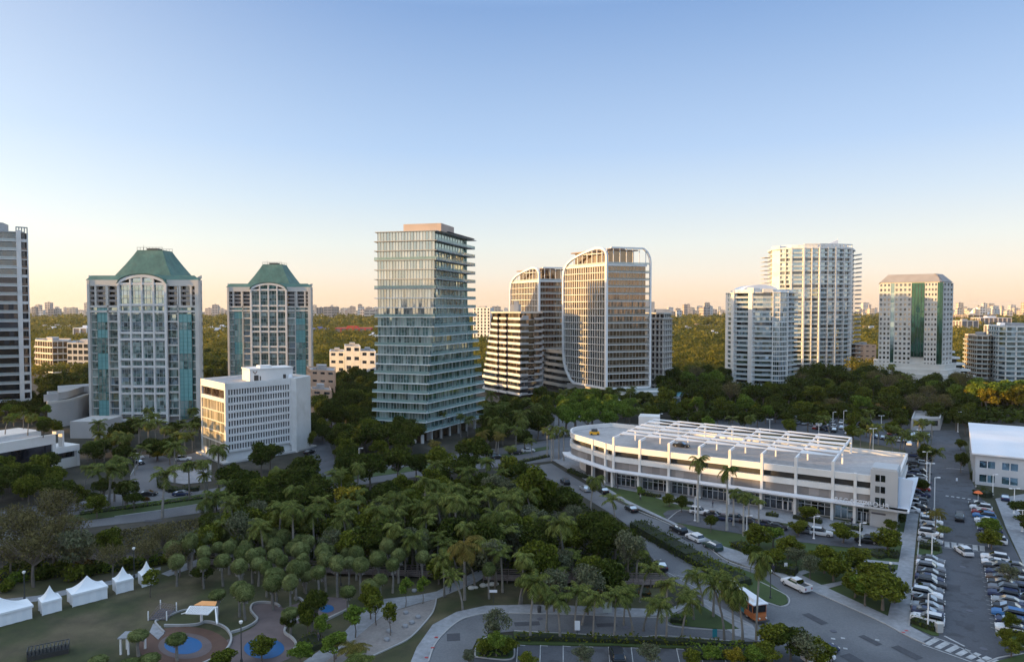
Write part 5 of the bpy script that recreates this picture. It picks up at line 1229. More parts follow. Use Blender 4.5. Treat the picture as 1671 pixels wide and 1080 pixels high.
def roof_cart():
    p = at(970, 709, 10.3); t = thing('roof_machine', 'small yellow machine with black top on the garage roof', 'machine', tuple(p)); m = MB(); m.box(p.x-1.5, p.x+1.5, p.y-.8, p.y+.8, 10.5, 11.3); m.build('body', 'yellow', t); m = MB(); m.box(p.x-.9, p.x+.9, p.y-.7, p.y+.7, 11.3, 12.1); m.build('cab', 'steel_dark', t)
    m = MB()
    for dx in (-1, 1):
        for dy in (-.8, .8): m.tube((p.x+dx, p.y+dy-.1, 10.6), (p.x+dx, p.y+dy+.1, 10.6), .3, n=8)
    m.build('wheel', 'tyre', t)
roof_cart()
p = at(1483, 1027); t = thing('utility_box', 'grey utility box at the corner hedge by the crosswalk', 'box', tuple(at(1532, 1032))); p = at(1532, 1032); m = MB(); m.box(p.x-.45, p.x+.45, p.y-.4, p.y+.4, .16, 1.5); m.build('cabinet', 'slab_grey', t); m = MB(); m.box(p.x-.5, p.x+.5, p.y-.45, p.y+.45, 1.5, 1.6); m.build('lid', 'pale_stone', t)
t = thing('trash_bin', 'dark trash bin on the pavement below the glass panel of the bus stop', 'bin', tuple(at(880, 1000))); p = at(880, 1000); m = MB(); m.lathe(p, [(.3, .16), (.33, 1.1), (.2, 1.25), (.02, 1.27)], 10); m.build('body', 'steel_dark', t)
# ---------------------------------------------------------------- vehicles
def loft(mb, st, mi=0, roofpaint=None):
    # st: (x, zbottom, ztop, halfwidth bottom, halfwidth top)
    b0 = len(mb.v); rr = random.random()
    for x, z0, z1, w0, w1 in st: mb.v += [(x, -w0, z0), (x, w0, z0), (x, w0, z0+(z1-z0)*.55), (x, w1, z1), (x, -w1, z1), (x, -w0, z0+(z1-z0)*.55)]
    n = len(st)
    for i in range(n-1):
        for j in range(6):
            k = (j+1) % 6; mb.f.append((b0+i*6+k, b0+i*6+j, b0+(i+1)*6+j, b0+(i+1)*6+k)); mb.m.append(mi if not (roofpaint is not None and j == 3 and roofpaint[0] <= i < roofpaint[1]) else 1); mb.r.append(rr)
    mb.f.append(tuple(b0+j for j in range(6))); mb.m.append(mi); mb.r.append(rr); mb.f.append(tuple(b0+(n-1)*6+5-j for j in range(6))); mb.m.append(mi); mb.r.append(rr)
def wheels(t, L, W, r=.33, xs=None):
    for x in xs or (-L*.31, L*.31):
        for s in (-1, 1):
            m = MB(); m.tube((x, s*(W-.2), r), (x, s*(W+.02), r), r, n=12); o = m.build('wheel', 'tyre', t); m = MB(); m.tube((x, s*(W+.02), r), (x, s*(W+.035), r), r*.6, n=8); m.build('rim', 'rim', o)
def car(kind):
    t = thing('parked_car', 'car', 'car', (0, 0, 0)); h = {'sedan': 1.42, 'suv': 1.72, 'hatch': 1.5}[kind]; b = .92 if kind == 'sedan' else 1.02
    body = MB(); gl = MB()
    if kind == 'sedan':
        loft(body, [(-2.35, .35, .78, .82, .74), (-2.2, .25, .95, .9, .78), (-1.4, .22, .98, .92, .8), (.9, .22, .95, .92, .8), (1.9, .24, .84, .9, .72), (2.3, .32, .66, .8, .62)])
        loft(gl, [(-1.65, .9, .97, .8, .76), (-.85, .9, h-.03, .82, .60), (.25, .9, h, .82, .62), (1.15, .9, .96, .8, .74)], 0, (1, 2))
    elif kind == 'suv':
        loft(body, [(-2.35, .4, .95, .86, .8), (-2.25, .3, 1.05, .94, .84), (.8, .28, 1.06, .95, .84), (1.9, .3, 1.0, .93, .78), (2.35, .4, .8, .84, .7)])
        loft(gl, [(-2.2, 1.0, 1.1, .84, .8), (-1.9, 1.0, h-.04, .86, .68), (.1, 1.0, h, .86, .7), (.95, 1.0, 1.08, .84, .78)], 0, (1, 2))
    else:
        loft(body, [(-1.95, .4, .9, .8, .74), (-1.85, .26, 1.0, .88, .78), (.9, .25, .98, .88, .78), (1.7, .28, .86, .86, .7), (2.05, .36, .7, .78, .62)])
        loft(gl, [(-1.85, .95, 1.02, .78, .74), (-1.35, .95, h-.03, .8, .62), (.2, .95, h, .8, .64), (1.1, .95, 1.0, .78, .72)], 0, (1, 2))
    body.build('body', 'paint', t); o = gl.build('windows_and_body_roof', ['glass_car', 'paint'], t); o.name = 'greenhouse_body'
    for s in (-.6, .6):
        L = 2.34 if kind != 'hatch' else 2.03
        m = MB(); m.box(L-.12, L+.0, s-.16, s+.16, .6, .74); m.build('headlight', 'lamp_clear', t); m = MB(); m.box(-L+.02, -L+.1, s-.16, s+.16, .7, .88) if kind != 'hatch' else m.box(-1.95, -1.88, s-.14, s+.14, .7, .9); m.build('tail_light', 'lamp_red', t)
    wheels(t, 4.6 if kind != 'hatch' else 3.9, .9 if kind != 'suv' else .93, .33 if kind != 'suv' else .37); return freeze(t)
CARP = {k: car(k) for k in ('sedan', 'suv', 'hatch')}
COLS = {'white': (.60, .61, .63), 'silver': (.26, .28, .30), 'grey': (.12, .13, .15), 'black': (.012, .013, .016), 'navy': (.015, .025, .07), 'red': (.22, .015, .012), 'blue': (.03, .13, .32), 'brown': (.08, .05, .035), 'green': (.03, .06, .05)}
AUTO = []   # objects whose label gets its place among its neighbours
def put_car(kind, colr, pos, ang, label=None, group=None, key=None, z=.1, cat='car'):
    if not isinstance(pos, Vector): pos = at(pos[0], pos[1], z)
    r = place(CARP[kind], (pos.x, pos.y, z), ang, color=COLS[colr], group=group, cat={'suv': 'suv', 'hatch': 'hatchback'}.get(kind, 'car'))
    word = {'sedan': 'sedan', 'suv': 'suv', 'hatch': 'hatchback'}[kind]
    r['label'] = label or f'{colr} {word}'
    if key: AUTO.append((key, r, f'{colr} {word}'))
    return r
SD = math.atan2(.836, .549)    # heading of the street
UA = math.atan2(-.549, .836)
# left row of bays
seq = ['suv white', 'sedan navy', 'sedan silver', 'sedan black', 'suv white', 'sedan grey', 'suv black', 'sedan navy', 'sedan black', 'suv grey', 'sedan white', 'sedan grey']
y = 1017.0; 
A0, A1 = at(1513, 1016), at(1519, 918)
for i, s in enumerate(seq):
    k, c = s.split(); p = A0.lerp(A1, i/(len(seq)-1)); put_car(k, c, p+Vector((random.uniform(-.35, .35), 0, 0)), UA+random.uniform(-.03, .03)+(0 if random.random() < .7 else math.pi), key='lr', group='cars parked in the left row of the right street', z=.09)
for i, s in enumerate(('sedan silver', 'suv white', 'sedan grey', 'suv white', 'sedan white')):
    k, c = s.split(); p = at(1518, 886).lerp(at(1520, 846), i/4); put_car(k, c, p, UA, key='lr2', group='cars parked beyond the crosswalk on the left', z=.09)
seq = ['sedan white', 'hatch navy', 'suv blue', 'sedan black', 'sedan silver', 'suv navy', 'suv grey', 'sedan black', 'sedan brown', 'sedan navy', 'suv black', 'sedan white', 'suv white']
A0, A1 = at(1655, 1032), at(1622, 915)
for i, s in enumerate(seq):
    k, c = s.split(); p = A0.lerp(A1, i/(len(seq)-1)); put_car(k, c, p+Vector((random.uniform(-.3, .3), 0, 0)), UA+math.pi+random.uniform(-.03, .03), key='rr', group='cars parked in the right row of the right street', z=.09)
seq = ['suv grey', 'sedan black', 'sedan navy', 'sedan black', 'suv navy', 'sedan silver', 'sedan black', 'sedan grey']
A0, A1 = at(1706, 1034), at(1660, 930)
for i, s in enumerate(seq):
    k, c = s.split(); p = A0.lerp(A1, i/(len(seq)-1)); put_car(k, c, p, UA, key='rr3', group='cars parked in the outer right row', z=.17)
seq = ['suv white', 'sedan black', 'sedan navy', 'suv silver', 'sedan white', 'suv blue', 'sedan red', 'suv white', 'sedan black']
A0, A1 = at(1622, 886), at(1598, 826)
for i, s in enumerate(seq):
    k, c = s.split(); p = A0.lerp(A1, i/(len(seq)-1)); put_car(k, c, p, UA+math.pi, key='rr2', group='cars parked beyond the crosswalk on the right', z=.09)
put_car('suv', 'white', (1572, 903), SD+.45, 'white suv driving over the crosswalk of the right street', z=.1); put_car('suv', 'black', (1566, 848), SD+math.pi, 'dark suv driving down the right street towards the crosswalk', z=.1)
put_car('sedan', 'navy', (1640, 815), SD, 'dark blue car parked by the corner of the white-roofed building', z=.17)
MD = math.atan2(at(1091, 853).y-at(1340, 971).y, at(1091, 853).x-at(1340, 971).x)
put_car('suv', 'black', (1107, 868), MD, 'black suv leading the line of three on the main drive', z=.08); put_car('suv', 'white', (1134, 881), MD, 'white suv between two dark cars on the main drive', z=.08); put_car('suv', 'green', (1163, 895), MD, 'dark suv behind the white suv on the main drive', z=.08)
put_car('sedan', 'black', (1078, 926), MD-.35, 'black car emerging from the woods on the left lane of the drive', z=.08)
put_car('sedan', 'black', (1030, 833), MD-.1, 'dark car parked at the kerb by the first pavement lawn', z=.08); put_car('suv', 'black', (922, 789), MD-.2, 'black suv waiting near the garage entrance', z=.08); put_car('sedan', 'black', (985, 803), MD-.2, 'dark car on the drive below the garage canopy', z=.08); put_car('sedan', 'silver', (955, 800), MD-.1, 'silver car half hidden by the lone palm on the drive', z=.08)
put_car('sedan', 'black', (1112, 731), UA, 'dark car parked on the garage roof under the sails', z=10.32) if False else None
r = place(CARP['sedan'], tuple(at(1112, 729, 10.32)), UA, color=COLS['black'], cat='car'); r['label'] = 'dark car parked on the garage roof behind the parapet'
for i, (x, y, s) in enumerate(((1142, 837, 'suv white'), (1165, 842, 'sedan black'), (1182, 847, 'sedan navy'), (1204, 849, 'suv grey'), (1224, 853, 'sedan black'), (1247, 857, 'sedan navy'), (1268, 861, 'sedan black'), (1317, 868, 'suv grey'), (1340, 872, 'suv white'), (1414, 884, 'suv black'))):
    k, c = s.split(); put_car(k, c, (x, y+1), UA+.12+(random.random() < .3)*math.pi, key='gl', group='cars parked along the lane in front of the garage', z=.11)
for (x, y, s, a, lb) in ((242, 808, 'sedan black', .15, 'dark car turning left of the hedged island on the avenue'), (297, 808, 'sedan navy', .1, 'dark blue car on the avenue right of the turning car'), (225, 748, 'suv white', -.5, 'white car on the side street beside the yellow-lit tree'), (226, 757, 'sedan black', -.5, 'dark car below the white one on the side street'), (300, 751, 'suv white', .2, 'white car beyond the hedged island, left of the white office block'), (502, 790, 'sedan white', .4, 'white car glimpsed through the palms on the avenue'), (812, 748, 'sedan black', .35, 'dark car on the avenue below the two golden palms'), (840, 741, 'suv black', .3, 'black suv on the avenue right of the golden palms'), (862, 737, 'sedan white', .3, 'white car on the avenue, right of the black suv'), (797, 742, 'suv grey', .3, 'grey suv behind the trunk of the golden palm'), (1007, 1075, 'suv black', math.pi/2, 'black suv in the car park at the bottom edge')):
    k, c = s.split(); put_car(k, c, (x, y), a, lb, z=.1)
put_car('suv', 'white', (1335, 1078), .3, 'white suv peeking out under the trees at the bottom edge', z=.1); put_car('sedan', 'navy', (1343, 1064), .3, 'dark blue car half hidden by trees at the bottom edge', z=.1)
# forecourt of the towers
for (x, y, s, a) in ((520, 692, 'sedan red', .3), (512, 700, 'suv black', .3), (528, 700, 'sedan grey', .2), (505, 740, 'sedan black', 1.2), (884, 700, 'sedan red', 1), (897, 707, 'suv white', .8), (878, 690, 'sedan black', 1)):
    k, c = s.split(); put_car(k, c, (x, y), a, None, key='tf', group='cars in the forecourts between the towers', z=.1)
# rear lot
cl = ['white', 'silver', 'black', 'grey', 'navy', 'white', 'black', 'silver', 'red']
rr = random.Random(3)
V_ = Vector((.549, .836, 0)); U_ = Vector((.836, -.549, 0))
for row, (x0, y0, x1, y1, n) in enumerate(((1484, 835, 1490, 745, 11), (1500, 832, 1508, 745, 11), (1484, 726, 1514, 712, 5), (1330, 700, 1478, 722, 14), (1290, 690, 1480, 712, 16), (1300, 683, 1420, 696, 9), (1490, 712, 1516, 700, 4))):
    a, b = at(x0, y0), at(x1, y1)
    for i in range(n):
        if rr.random() < .12: continue
        put_car(rr.choice(['suv', 'sedan', 'sedan', 'hatch']), rr.choice(cl), a.lerp(b, i/(n-1)), (UA if row < 2 else SD)+rr.choice((0, math.pi)), key='rl%d' % row, group='cars in the rear parking lot', z=.08)
def pickup():
    p = at(1299, 960); t = thing('pickup_truck', 'white pickup truck with its front door open, parked at the kerb', 'pickup truck', (0, 0, 0)); b = MB()
    loft(b, [(-2.85, .5, 1.05, .95, .93), (-2.75, .42, 1.15, .98, .94), (-1.05, .42, 1.15, .98, .94)]); loft(b, [(-1.05, .42, 1.2, .98, .9), (1.2, .42, 1.22, .98, .88), (2.4, .45, 1.12, .96, .82), (2.8, .5, .9, .88, .76)])
    b.box(-2.8, -1.1, -.98, -.88, 1.1, 1.42); b.box(-2.8, -1.1, .88, .98, 1.1, 1.42); b.box(-2.86, -2.76, -.98, .98, 1.05, 1.42); o = b.build('body', 'paint', t); o.color = (*COLS['white'], 1)
    g = MB(); loft(g, [(-1.1, 1.15, 1.25, .86, .84), (-.85, 1.15, 1.86, .88, .74), (.5, 1.15, 1.9, .88, .74), (1.3, 1.15, 1.24, .86, .8)], 0, (1, 2)); o = g.build('cab_body', ['glass_car', 'paint'], t); o.color = (*COLS['white'], 1)
    g = MB(); g.box(-2.7, -1.15, -.86, .86, 1.16, 1.2); g.build('cargo_bed', 'black_void', t)
    g = MB(); g.hexa([(.5, -.98, .5), (1.2, -1.85, .5), (1.25, -1.8, .5), (.55, -.95, .5), (.5, -.98, 1.75), (1.2, -1.85, 1.2), (1.25, -1.8, 1.2), (.55, -.95, 1.75)]); g.build('door', 'roof_white', t); g = MB(); g.box(-.35, .7, -1.0, -.97, .55, 1.7); g.build('door_opening', 'black_void', t)
    wheels(t, 5.6, .95, .42, (-1.8, 1.85))
    for s in (-.7, .7): m = MB(); m.box(-2.9, -2.84, s-.1, s+.1, .8, 1.15); m.build('tail_light', 'lamp_red', t)
    t.location = (p.x, p.y, .07); t.rotation_euler = (0, 0, MD)
pickup()
def trolley():
    t = thing('trolley_bus', 'orange and teal trolley bus with white roof stopped behind the tall palms', 'bus', (0, 0, 0)); L, W = 4.6, 1.25
    b = MB(); b.box(-L, L, -W, W, .5, 1.45); b.box(-L, L, -W, W, 2.55, 2.8)
    for x in [-L+.08]+[-L+.08+k*(2*L-.16)/8 for k in range(1, 8)]+[L-.08]:
        for s in (-1, 1): b.box(x-.09, x+.09, s*W-(.08 if s > 0 else 0), s*W+(0 if s > 0 else .08), 1.45, 2.55)
    b.build('body', 'orange_paint', t); m = MB(); m.box(-1.6, 2.3, -W-.02, -W, .55, 1.45); m.box(-1.6, 2.3, W, W+.02, .55, 1.45); m.build('side_panel', 'teal_paint', t)
    g = MB(); g.box(-L+.1, L-.1, -W+.06, W-.06, 1.45, 2.55); g.build('windows', 'glass_car', t)
    r = MB(); r.box(-L-.15, L+.35, -W-.12, W+.12, 2.8, 2.95); r.hexa([(-L+.3, -.8, 2.95), (L-.3, -.8, 2.95), (L-.3, .8, 2.95), (-L+.3, .8, 2.95), (-L+.6, -.6, 3.35), (L-.6, -.6, 3.35), (L-.6, .6, 3.35), (-L+.6, .6, 3.35)]); r.build('roof', 'roof_white', t)
    m = MB(); m.hexa([(L, -W, .45), (L+.9, -.7, .45), (L+.9, .7, .45), (L, W, .45), (L, -W, 1.4), (L+.8, -.6, 1.25), (L+.8, .6, 1.25), (L, W, 1.4)]); m.build('hood', 'orange_paint', t)
    m = MB(); m.box(L+.01, L+.05, -W+.15, W-.15, 1.5, 2.5); m.build('windscreen', 'glass_car', t)
    m = MB(); m.box(L+.9, L+1.05, -1.1, 1.1, .4, .6); m.box(-L-.1, -L, -1.1, 1.1, .4, .6); m.build('bumper', 'steel_dark', t)
    for s in (-.6, .6): m = MB(); m.tube((L+.85, s, .95), (L+.98, s, .95), .14, n=8); m.build('headlight', 'lamp_clear', t)
    wheels(t, 9, 1.2, .48, (-3, 3)); a, c = at(1189, 978), at(1236, 1012); t.location = ((a.x+c.x)/2, (a.y+c.y)/2, .07); t.rotation_euler = (0, 0, math.atan2(c.y-a.y, c.x-a.x))
trolley()
# ---------------------------------------------------------------- lamps and people
def lamp_proto(twin):
    t = thing('street_lamp', 'lamp', 'street lamp', (0, 0, 0)); m = MB(); m.tube((0, 0, 0), (0, 0, 6), .13, .09, n=8); m.lathe((0, 0, 0), [(.28, 0), (.28, .25), (.12, .35)], 8); m.build('pole', 'steel_white', t)
    for s in ((-1, 1) if twin else (1,)): m = MB(); m.box(min(0, s*.9), max(0, s*.9), -.05, .05, 5.95, 6.05); m.box(s*.95-.32, s*.95+.32, -.17, .17, 5.93, 6.1); m.build('lamp_head', 'steel_white', t)
    return freeze(t)
LP1, LP2 = lamp_proto(False), lamp_proto(True)
def lamp(x, yb, yt, twin, label, rz=0):
    p = at(x, yb); d = p.y; z = HC+ray(x, yt).z/ray(x, yt).y*d; r = place(LP2 if twin else LP1, tuple(p), rz, (1, 1, z/6)); r['label'] = label; return r
LAMPS = [(1514, 1027, 968, 0, 'tall white lamp on the corner hedge, nearest on the right street'), (1520.5, 910, 870, 0, 'white lamp at the hedge by the crosswalk'), (1403, 890, 853, 0, 'white lamp right of the white suv on the garage lane'), (1328, 879, 842, 0, 'white lamp left of the parked white suv before the garage'), (1218.5, 866, 841, 0, 'short white lamp before the palm group by the garage'), (1134, 850, 811, 0, 'white lamp left of the white suv near the tall palm'),
    (1524.6, 832, 779, 0, 'white lamp at the far crosswalk, left side'), (1517, 797, 756, 1, 'twin-headed white lamp by the garage back corner'), (1512, 784, 737, 1, 'taller twin-headed lamp on the verge beside the garage'), (1620, 807, 774, 0, 'white lamp in the hedge before the white-roofed building'), (1654.6, 838, 797, 1, 'twin-headed lamp on the right pavement, upper one'), (1668, 868, 832, 1, 'twin-headed lamp cut by the right edge'), (1256, 706, 684, 1, 'twin-headed lamp behind the sails, leftmost in the rear lot'), (1336, 717, 691, 1, 'twin-headed lamp behind the sails, by the yellow bush'), (1359, 700, 672, 0, 'single white lamp in the middle of the rear lot'), (1376.5, 702, 670, 0, 'single pole lamp right of the middle of the rear lot'), (1438, 700, 678, 1, 'twin-headed lamp far in the rear lot'), (1424.5, 736, 699, 1, 'twin-headed lamp over the garage back corner among palms'), (985, 699, 681, 1, 'twin lamp at the back of the garage roof'), (1563, 705, 672, 0, 'white lamp at the far end of the right street'), (586, 764, 731, 0, 'leaning lamp between white office block and glass tower'), (1076, 705, 675, 0, 'lamp behind the garage roof box')]
for x, yb, yt, tw, lb in LAMPS: lamp(x, yb, yt, tw, lb)
def park_lamp(x, y, h, label):
    p = at(x, y); t = thing('park_lamp', label, 'park lamp', tuple(p), 'dark park lamps'); m = MB(); m.tube(p, p+Vector((0, 0, h)), .08, n=6); m.lathe(p, [(.2, 0), (.18, .5), (.09, .6)], 8); m.build('pole', 'steel_dark', t); m = MB(); m.lathe(p+Vector((0, 0, h)), [(.1, 0), (.24, .15), (.28, .4), (.1, .55)], 8); m.build('lamp_shade', 'lamp_clear', t)
park_lamp(1257, 977, 4.6, 'dark lamp post with lantern on the grassy median tip'); park_lamp(394, 1080, 5.5, 'dark lamp post by the larger splash pad'); park_lamp(219, 942, 5.2, 'grey post behind the fourth tent'); park_lamp(40, 978, 4.5, 'grey post between the first tents and the shrubs'); park_lamp(556, 955, 4.0, 'post at the gap in the boardwalk by the palms'); park_lamp(62, 782, 6.0, 'lamp post in front of the bank building'); park_lamp(1453, 944, 2.6, 'low dark post at the broad pavement left of the parked row')
def person(x, y, top, low, pose, label, z=.16):
    p = at(x, y, z); s = 1.0
    J = {'pel': (0, 0, .95), 'ch': (0, 0, 1.3), 'nk': (0, 0, 1.48), 'hd': (0, .02, 1.62), 'ht': (0, .02, 1.76), 'ls': (-.2, 0, 1.42), 'rs': (.2, 0, 1.42), 'le': (-.25, -.03+pose*.1, 1.14), 're': (.25, -.03-pose*.1, 1.14), 'lw': (-.24, .08+pose*.2, .9), 'rw': (.24, .08-pose*.2, .9), 'lh': (-.1, 0, .9), 'rh': (.1, 0, .9), 'lk': (-.11, .04+pose*.16, .5), 'rk': (.11, .04-pose*.16, .5), 'la': (-.11, -.03+pose*.28, .09), 'ra': (.11, -.03-pose*.28, .09), 'lt': (-.11, .16+pose*.28, .05), 'rt': (.11, .16-pose*.28, .05)}
    names = list(J); E_ = [('pel', 'ch'), ('ch', 'nk'), ('nk', 'hd'), ('hd', 'ht'), ('ch', 'ls'), ('ls', 'le'), ('le', 'lw'), ('ch', 'rs'), ('rs', 're'), ('re', 'rw'), ('pel', 'lh'), ('lh', 'lk'), ('lk', 'la'), ('la', 'lt'), ('pel', 'rh'), ('rh', 'rk'), ('rk', 'ra'), ('ra', 'rt')]
    rad = {'pel': .15, 'ch': .17, 'nk': .06, 'hd': .10, 'ht': .07, 'ls': .07, 'rs': .07, 'le': .045, 're': .045, 'lw': .035, 'rw': .035, 'lh': .1, 'rh': .1, 'lk': .065, 'rk': .065, 'la': .045, 'ra': .045, 'lt': .04, 'rt': .04}
    me = bpy.data.meshes.new('person_body'); me.from_pydata([J[n] for n in names], [(names.index(a), names.index(b)) for a, b in E_], []); o = bpy.data.objects.new('body', me); COL.objects.link(o)
    md = o.modifiers.new('skin', 'SKIN'); 
    for i, n in enumerate(names): me.skin_vertices[0].data[i].radius = (rad[n], rad[n]) if me.skin_vertices else (.1, .1)
    md2 = o.modifiers.new('sub', 'SUBSURF'); md2.levels = 1; md2.render_levels = 1; me.materials.append(MATS[low])
    t = thing('person', label, 'person', tuple(p)); ROOT[t.name] = None; o.parent = t
    sh = MB(); sh.lathe((0, 0, .92), [(.19, 0), (.18, .2), (.22, .42), (.12, .54)], 10); sh.build('shirt', top, t); h = MB(); h.lathe((0, 0, 1.66), [(.13, 0), (.13, .08), (.07, .14), (.01, .15)], 8); h.build('hair', 'sign_dark', t); fc = MB(); fc.lathe((0, .03, 1.52), [(.06, 0), (.105, .06), (.1, .14)], 8); fc.build('face', 'skin', t)
    t.rotation_euler.z = random.uniform(0, 6)
try:
    PEOPLE = [(1390, 855, 'cloth_dark', 'cloth_dark', .6, 'person in dark clothes walking before the shop front by the stair tower'), (1163, 828, 'cloth_dark', 'sign_dark', .3, 'person in dark clothes standing beside the shop entrance behind the white suv'), (1045, 816, 'cloth_pale', 'cloth_dark', .5, 'person in pale shirt on the garage forecourt'), (1592, 800, 'cloth_pale', 'sign_dark', .5, 'person in pale shirt waiting at the corner by the orange parasol'), (1262, 935, 'cloth_dark', 'cloth_dark', .5, 'person in dark clothes on the pavement ahead of the pickup truck'), (1215, 832, 'cloth_pale', 'cloth_dark', .4, 'person in pale shirt before the shops behind the palm trio'), (1008, 800, 'cloth_dark', 'sign_dark', .4, 'person in dark clothes at the garage corner pier'), (735, 966, 'cloth_dark', 'cloth_dark', .5, 'person in dark clothes walking down the curved footpath'), (520, 1050, 'cloth_dark', 'sign_dark', .4, 'person in dark clothes at the foot of the path by the pink paving')]
    for q in PEOPLE: person(*q)
except Exception as ex: print('person failed', ex)
# ---------------------------------------------------------------- vegetation
rv = random.Random(11); HAZE = 2.8e-5
def rdir(up=0):
    while True:
        v = Vector((rv.uniform(-1, 1), rv.uniform(-1, 1), rv.uniform(-1, 1)))
        if .05 < v.length < 1: v.normalize(); v.z += up; return v.normalized()
def leaf(mb, p, nrm, s, asp=1.6):
    a = nrm.orthogonal().normalized(); b = nrm.cross(a); t = rv.uniform(0, 6.28); u = a*math.cos(t)+b*math.sin(t); w_ = nrm.cross(u)
    u = u*s*asp*.5; w_ = w_*s*.5; k = nrm*s*.25
    mb.face([p-u, p-w_*.9+k*.3, p+u-k, p+w_*.9+k*.3], 0, rv.random())
def cloud(mb, c, r, n, s, rz=.8):
    for _ in range(n):
        d = rdir(.15); k = rv.uniform(.72, 1.05) if rv.random() < .8 else rv.uniform(.3, .8)
        p = c+Vector((d.x*r, d.y*r, d.z*r*rz))*k; leaf(mb, p, (d+rdir()*.9).normalized(), s*rv.uniform(.6, 1.3))
BN = {'leaf_dark': 'evergreen_tree', 'leaf_mid': 'green_tree', 'leaf_bright': 'bright_tree', 'leaf_grey': 'bare_tree', 'leaf_silver': 'feathery_tree', 'leaf_autumn': 'rusty_tree', 'leaf_gold': 'golden_tree'}
def broad(lm, R0=3.6, H=8, K=15, nl=110, ls=.5, flat=.62, sparse=False, th=.25, tm='trunk'):
    t = thing('young_tree' if R0 < 2 else BN[lm], 'tree', 'tree'); cm = MB(); tm_ = MB(); zc = H-R0*flat
    tm_.path([(0, 0, 0), (.1, .05, H*.2), (.0, .1, H*.4)], [th, th*.8, th*.65], 7)
    for k in range(K):
        d = rdir(.1); q = rv.uniform(.35, .8); c = Vector((d.x*R0*q, d.y*R0*q, zc+d.z*R0*flat*q)); r = R0*rv.uniform(.26, .46)*(1 if not sparse else .9)
        cloud(cm, c, r, int(nl*(r/(R0*.36))**2), ls)
        if k < 7: s = Vector((0, .1, H*.38)); m = s.lerp(c, .55)+Vector((0, 0, -.3)); tm_.path([s, m, c], [th*.5, th*.32, th*.12], 5)
    if sparse:
        for _ in range(26): d = rdir(.3); s = Vector((0, 0, H*.4)); e = Vector((d.x*R0*.95, d.y*R0*.95, zc+abs(d.z)*R0*flat)); tm_.path([s, s.lerp(e, .5)+rdir()*.3, e], [th*.3, th*.16, .02], 4)
    tm_.build('trunk', tm, t); cm.build('crown', lm, t); return freeze(t)
def sabal(lm, H=4.7, R0=1.5, nf=70, skirt=True):
    t = thing('sabal_palm', 'palm', 'palm tree'); c = MB(); tr = MB(); tr.path([(0, 0, 0), (.12, .05, H*.5), (0, 0, H)], [.22, .17, .17], 7); tr.build('trunk', 'palm_trunk', t)
    o = Vector((0, 0, H+.15))
    for k in range(nf):
        # fans spread over a sphere, each a star of drooping leaflets
        zz = 1-2*(k+.5)/nf*.93; az = 2.39996*k+rv.uniform(-.25, .25); rr = math.sqrt(max(0, 1-zz*zz)); d = Vector((rr*math.cos(az), rr*math.sin(az), zz)); q = rv.uniform(.66, .84); e = o+d*R0*q
        s1 = d.orthogonal().normalized(); s2 = d.cross(s1); a0 = rv.uniform(0, 6.28); Lf = R0*rv.uniform(.36, .5); tone = rv.random()
        for j in range(9):
            a = a0+j*.698; v = s1*math.cos(a)+s2*math.sin(a); w_ = d.cross(v)*.09; mid = e+v*Lf*.5+d*.05; tip = e+v*Lf*rv.uniform(.85, 1.25)+d*Lf*rv.uniform(-.5, .28)+Vector((0, 0, -rv.uniform(.0, .25)))
            c.face([e-w_*.3, mid-w_, tip, mid+w_], 0, min(1, max(0, tone*.6+rv.random()*.4)))
        if k % 3 == 0: c.face([o, e-s1*.03, e+s1*.03], 0, .3)
    c.build('crown', lm, t)
    if skirt:
        s = MB()
        for k in range(26): a = rv.uniform(0, 6.28); v = Vector((math.cos(a), math.sin(a), 0)); p = Vector((0, 0, H-.2))+v*.2; q = p+v*rv.uniform(.3, .7)+Vector((0, 0, -rv.uniform(.7, 1.3))); w_ = v.cross(Vector((0, 0, 1)))*.09; s.face([p-w_, q-w_, q+w_, p+w_], 0, rv.random())
        s.build('dead_fronds', 'palm_trunk', t)
    return freeze(t)
